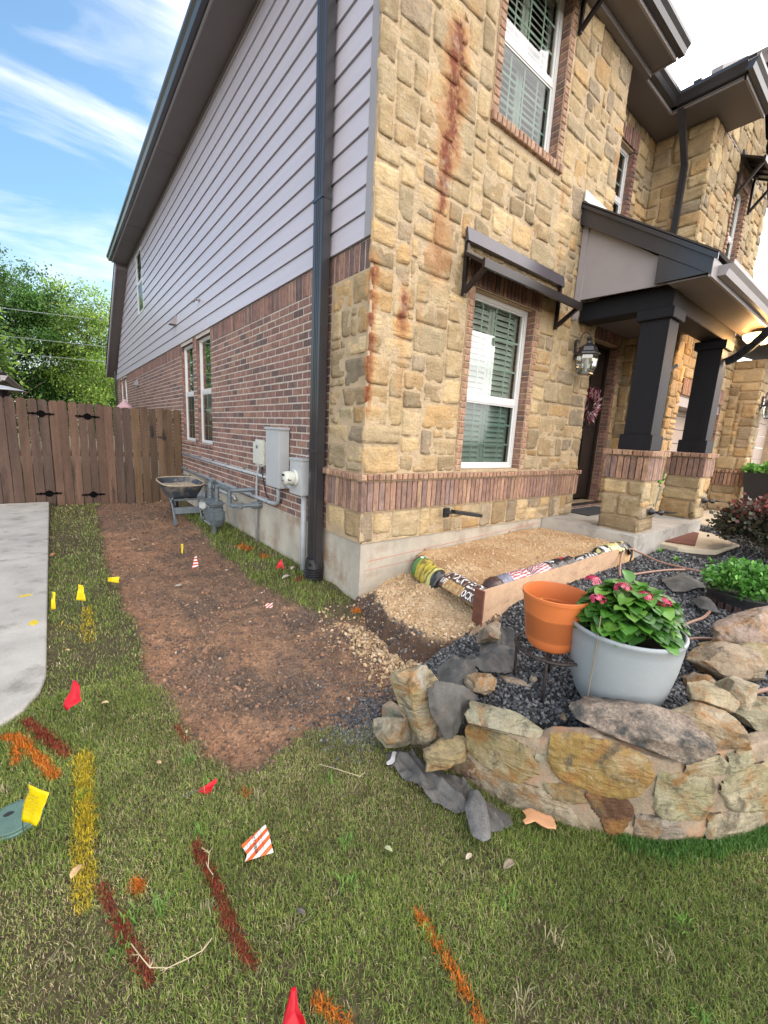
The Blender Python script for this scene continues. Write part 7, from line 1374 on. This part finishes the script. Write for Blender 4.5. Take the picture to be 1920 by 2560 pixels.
# ---------------------------------------------------------------- shrubs
def shrub(name, label, c, rad, n, pal, ls, cat, seed, pot=None, zc=.4, twig=True, upper=None, grp=None):
    r = np.random.default_rng(seed); root = thing(name, label, cat, tuple(c), grp)
    # clumps of leaves
    nc = max(12, n//26); cl = r.normal(size=(nc, 3)); cl /= np.linalg.norm(cl, axis=1)[:, None]; cl[:, 2] = np.abs(cl[:, 2])*1.0-.15; rr_ = r.uniform(.35, 1, nc)**.5; cc_ = cl*rr_[:, None]*np.array(rad)
    ci = r.integers(0, nc, n); p = cc_[ci]+r.normal(size=(n, 3))*np.array(rad)*.13+np.array(c)+np.array([0, 0, zc])
    d = r.normal(size=(n, 3)); d[:, 2] = np.abs(d[:, 2])*.7; out_ = cc_[ci]; d += out_/np.array(rad)*1.1; d /= np.linalg.norm(d, axis=1)[:, None]; u = np.cross(d, r.normal(size=(n, 3))); u /= np.linalg.norm(u, axis=1)[:, None]
    L0 = ls*r.uniform(.6, 1.3, n)[:, None]; W0 = L0*.42; nn_ = np.cross(d, u); V = np.stack([p, p+d*L0*.45+u*W0+nn_*L0*.08, p+d*L0, p+d*L0*.45-u*W0+nn_*L0*.08], 1)
    P_ = np.array(pal)[r.integers(0, len(pal), n)]*r.uniform(.7, 1.3, (n, 1))*(.85+.3*r.random(nc))[ci][:, None]
    if upper is not None: hi = (p[:, 2]-c[2]-zc)/rad[2]; k = hi+r.normal(0, .2, n) > upper[0]; P_[k] = np.array(upper[1])[r.integers(0, len(upper[1]), k.sum())]*r.uniform(.7, 1.3, (k.sum(), 1))
    off = np.array(ORG[root]); npmesh('foliage', V.reshape(-1, 3)-off, np.arange(n*4).reshape(n, 4), np.repeat(P_, 4, 0), M['leaf'], root)
    if twig:
        b = MB(); rnd = random.Random(seed)
        for k_ in range(22):
            a = rnd.uniform(0, 2*PI); q = rnd.uniform(.3, .85); b.tube([(c[0]+.02*math.cos(a), c[1]+.02*math.sin(a), c[2]), (c[0]+rad[0]*.35*q*math.cos(a), c[1]+rad[1]*.35*q*math.sin(a), c[2]+zc*.8), (c[0]+rad[0]*q*math.cos(a), c[1]+rad[1]*q*math.sin(a), c[2]+zc+rad[2]*.6*(1-q*.3))], [.006, .005, .002], 5, (.12, .08, .05))
        b.build('stem', M['leaf'], root)
    return root
shrub('red_tipped_shrub', 'dark shrub with red new leaves on top beside the stepping stones', (4.42, -2.08, .33), (.60, .50, .36), 7500, [(.045, .06, .03), (.06, .05, .035), (.035, .05, .025), (.08, .075, .04), (.05, .035, .03)], .055, 'shrub', 3, zc=.34, upper=(.62, [(.17, .04, .035), (.11, .035, .03), (.24, .08, .07), (.08, .06, .04)]))
BP = thing('barrel_planter', 'dark barrel planter half buried in the gravel under the bright green bush', 'planter', (2.22, -2.30, .26)); b = MB(); b.lathe([(.0, 0), (.235, .0), (.26, .10), (.262, .155), (.272, .158), (.275, .19), (.262, .20), (.25, .19), (.245, .15), (0, .14)], (2.22, -2.30, .26), 40); b.build('barrel', M['black_plastic'], BP, smooth=False)
b = MB()
for k_ in range(28): a = 2*PI*k_/28; b.box(2.22+.252*math.cos(a)-.02, 2.22+.252*math.cos(a)+.02, -2.30+.252*math.sin(a)-.008, -2.30+.252*math.sin(a)+.008, .27, .38, rz=a+PI/2, o=(2.22+.252*math.cos(a), -2.30+.252*math.sin(a)))
b.build('stave', mat('barrel_stave', (.07, .04, .035), .8, var=.3), BP)
shrub('green_bush', 'bright green bushy shrub growing in the dark barrel planter', (2.22, -2.30, .42), (.25, .25, .18), 4600, [(.09, .25, .04), (.12, .33, .055), (.07, .2, .035), (.16, .40, .07), (.20, .42, .10)], .042, 'shrub', 5, zc=.09)
def taper(x, y, z, r0, r1, h, label, m_, n=4, rot=PI/4, pal=None, sr=.2, name='tall_planter'):
    T = thing(name, label, 'planter', (x, y, z)); b = MB(); cs = [(r0, 0), (r1, h), (r1*.88, h), (r1*.85, h-.06), (0, h-.06)]; vs = []
    for r__, z__ in cs:
        for k_ in range(n): a = rot+2*PI*k_/n; vs.append((x+r__*math.cos(a), y+r__*math.sin(a), z+z__))
    b.add(vs, [(i*n+k_, i*n+(k_+1) % n, (i+1)*n+(k_+1) % n, (i+1)*n+k_) for i in range(len(cs)-1) for k_ in range(n)]+[tuple(range(n))]); b.build('pot', m_, T, bevel=.006); return T
taper(8.35, -1.22, .40, .22, .36, .80, 'tall square black tapered planter by the garage pier', M['black_plastic'])
shrub('potted_shrub', 'light green leafy plant in the tall square black planter', (8.35, -1.22, 1.14), (.30, .30, .16), 900, [(.14, .38, .06), (.10, .28, .05), (.2, .45, .08)], .07, 'plant', 8, zc=.08)
taper(5.03, -.50, FT, .10, .15, .42, 'slim grey-green tapered planter on the porch between the pedestals', mat('sage_ceramic', (.30, .33, .25), .5), n=24)
shrub('potted_plant', 'leafy green plant in the slim planter between the pedestals', (5.03, -.50, FT+.40), (.15, .15, .16), 420, [(.12, .38, .04), (.09, .3, .03), (.22, .48, .09)], .075, 'plant', 9, zc=.07)
for i, (x, y) in enumerate(((3.55, -1.75), (3.25, -1.5), (3.5, -1.25))):
    b = MB(); rnd = random.Random(i)
    for _ in range(9): a = rnd.uniform(0, 6.28); leafmesh(b, (x, y, .32), (math.cos(a), math.sin(a), rnd.uniform(.6, 2)), (0, 0, 1), rnd.uniform(.07, .13), .022, (.12, .32, .05), seg=3)
    tag(b.build('weed', M['leaf']), ['small green weed in the gravel nearest the stepping stone edge', 'pale green weed in the middle of the gravel by the slab', 'tiny weed tuft against the concrete porch slab'][i], 'weed')
# ---------------------------------------------------------------- trees beyond the fence
M['tleaf'] = mat('tree_leaf', attr=True, rough=.5, var=.1, trans=.35, spec=.3)
bark = mat("bark", (.10, .07, .05), .95, var=.3, vs=3, bump=.8, bs=12, bdist=.03)
def tree(name, label, x, y, h, crown, n, pal, seed, ls=.16, cz=.62, trunk=.16, open_=.5, bend=0.):
    r = np.random.default_rng(seed); rnd = random.Random(seed); root = thing(name, label, 'tree', (x, y, -.1)); b = MB(); tips = []
    tp = [(x+bend*t*t+.12*math.sin(t*4+seed), y+.1*math.cos(t*5), -.15+h*.72*t) for t in [i/8 for i in range(9)]]; b.tube(tp, [trunk*(1-.75*i/8) for i in range(9)], 10)
    for k_ in range(30):
        t = rnd.uniform(.28, 1); i = int(t*8); base = Vector(tp[min(i, 8)]); a = rnd.uniform(0, 2*PI); L0 = crown[0]*rnd.uniform(.45, 1.0)*(1.15-.35*t); up = rnd.uniform(.15, .8)*crown[2]*.7; mid = base+Vector((math.cos(a)*L0*.5, math.sin(a)*L0*.5*crown[1]/crown[0], up*.55)); tip = base+Vector((math.cos(a+.2)*L0, math.sin(a+.2)*L0*crown[1]/crown[0], up)); b.tube([base, mid, tip], [trunk*.32*(1-.5*t), trunk*.18, .012], 6)
        tips += [mid, tip, mid.lerp(tip, .5), tip+Vector((rnd.gauss(0, .3), rnd.gauss(0, .3), rnd.gauss(.2, .3)))]
    b.build('trunk', bark, root, smooth=True)
    T_ = np.array([t[:] for t in tips]); nc = 130; th = r.uniform(0, 2*PI, nc); ph = np.arccos(r.uniform(-.9, 1, nc)); rr_ = r.uniform(.45, 1.0, nc)
    E_ = np.stack([np.sin(ph)*np.cos(th)*crown[0], np.sin(ph)*np.sin(th)*crown[1], np.cos(ph)*crown[2]], -1)*rr_[:, None]+np.array([x+bend*.6, y, h*cz]); T_ = np.concatenate([T_, E_])
    T_ = T_[r.random(len(T_)) < (1-.35*open_)]; nc = len(T_); wts = r.uniform(.3, 1.6, nc); ci = r.choice(nc, n, p=wts/wts.sum()); sp_ = r.uniform(.22, .50, nc)[ci][:, None]
    p = T_[ci]+r.normal(size=(n, 3))*sp_*np.array([1, 1, .55]); d = r.normal(size=(n, 3)); d[:, 2] -= .4; d /= np.linalg.norm(d, axis=1)[:, None]; u = np.cross(d, r.normal(size=(n, 3))); u /= np.linalg.norm(u, axis=1)[:, None]
    L0 = ls*r.uniform(.5, 1.3, n)[:, None]; W0 = L0*.28; V = np.stack([p, p+d*L0*.5+u*W0, p+d*L0, p+d*L0*.5-u*W0], 1)
    P_ = np.array(pal)[r.integers(0, len(pal), n)]*r.uniform(.7, 1.3, (n, 1))*r.uniform(.6, 1.35, nc)[ci][:, None]
    npmesh('crown', V.reshape(-1, 3)-np.array([x, y, -.1]), np.arange(n*4).reshape(n, 4), np.repeat(P_, 4, 0), M['tleaf'], root); return root
GP = [(.055, .13, .028), (.08, .18, .035), (.04, .10, .024), (.11, .24, .045)]; GL = [(.20, .33, .05), (.15, .27, .045), (.27, .40, .07), (.10, .19, .035)]
tree('tree', 'broad leafy green tree behind the left half of the fence', -3.5, 20.5, 9.0, (2.4, 1.8, 2.7), 44000, GP, 3, cz=.58, open_=1.3, ls=.11)
tree('tree', 'bright yellow-green tree with a pale trunk near the back corner of the house', -1.0, 20.5, 8.2, (1.7, 1.5, 2.4), 24000, GL, 5, cz=.62, trunk=.13, open_=1.7, ls=.11, bend=.3)
tree('tree', 'low dark green tree filling the gap above the middle of the fence', -2.1, 21.5, 4.6, (2.0, 1.6, 1.3), 20000, [(.03, .085, .016), (.045, .12, .02), (.025, .07, .014)], 7, cz=.55, trunk=.12, ls=.11)
tree('tree', 'pale green small tree at the far left picture edge', -4.3, 12.5, 4.4, (1.1, 1.1, 1.3), 14000, GL, 9, cz=.66, trunk=.08)
tree('tree', 'slim tree just above the fence next to the house wall', .1, 24.0, 5.0, (1.0, 1.2, 1.5), 12000, GP, 11, cz=.62, trunk=.1)
# power lines
for i, (z0, z1) in enumerate(((5.40, 5.74), (4.43, 4.67), (3.85, 4.04))):
    b = MB(); b.tube([(-16+26*t, 18.6, z0+(z1-z0)*(-16+26*t+3.29)/3.22*.55-.05+.9*(t-.5)**2) for t in [k_/16 for k_ in range(17)]], .010, 5); tag(b.build('power_line', mat('cable_sheath', (.25, .27, .28), .6)), ['topmost of three thin overhead lines crossing the trees', 'middle of three thin overhead lines crossing the trees', 'lowest of three thin overhead lines crossing the trees'][i], 'power line')
# neighbour: eave corner and metal cap, far umbrella
NB = thing('neighbour_house', 'corner of a neighbouring house roof with brown gutter at the left edge', 'house', (-4.5, 9, 0)); b = MB(); b.box(-7, -3.35, 8.7, 14, -.1, 2.1); b.build('wall', mat('neighbour_brick', (.20, .12, .09), .9, var=.2, vs=20), NB)
b = MB(); b.add([(-7, 8.35, 3.9), (-5, 8.35, 3.55), (-2.82, 8.35, 2.36), (-2.82, 14, 2.36), (-7, 14, 3.9)], [(0, 1, 2, 3, 4)]); b.build('roof', M['shingle'], NB, solid=.05)
b = MB(); b.box(-3.3, -2.85, 8.35, 14, 2.18, 2.20); gutter(b, ((-2.86, 8.35, 0), (-2.86, 14, 0)), 2.20, nrm=(1, 0, 0)); b.build('gutter', M['trim'], NB)
PT = thing('patio_heater', 'dark post with a wide pale metal hood behind the left end of the fence', 'patio heater', (-2.86, 8.0, -.1)); b = MB(); b.lathe([(0, .09), (.12, .075), (.34, .02), (.40, .0), (.39, -.01), (0, .03)], (-2.86, 8.0, 2.0), 32); b.build('hood', M['greypaint'], PT, smooth=True); b = MB(); b.tube([(-2.86, 8.0, -.1), (-2.86, 8.0, 1.7)], .04, 12); b.lathe([(.09, -.22), (.13, -.02), (.13, .02)], (-2.86, 8.0, 2.0), 20); b.build('post', M['black_plastic'], PT)
b = MB(); b.lathe([(0, .16), (.02, .15), (.08, .06), (.20, -.06), (.26, -.12), (.24, -.12)], (-.38, 12.0, 2.02), 10); PU = thing('patio_umbrella', 'small closed pink patio umbrella top showing above the fence by the wall', 'umbrella', (-.38, 12, -.1)); b.build('canopy', mat('pink_canvas', (.55, .36, .38), .8), PU, smooth=True); b = MB(); b.tube([(-.38, 12, -.1), (-.38, 12, 2.15)], .018, 8); b.build('pole', M['white'], PU)
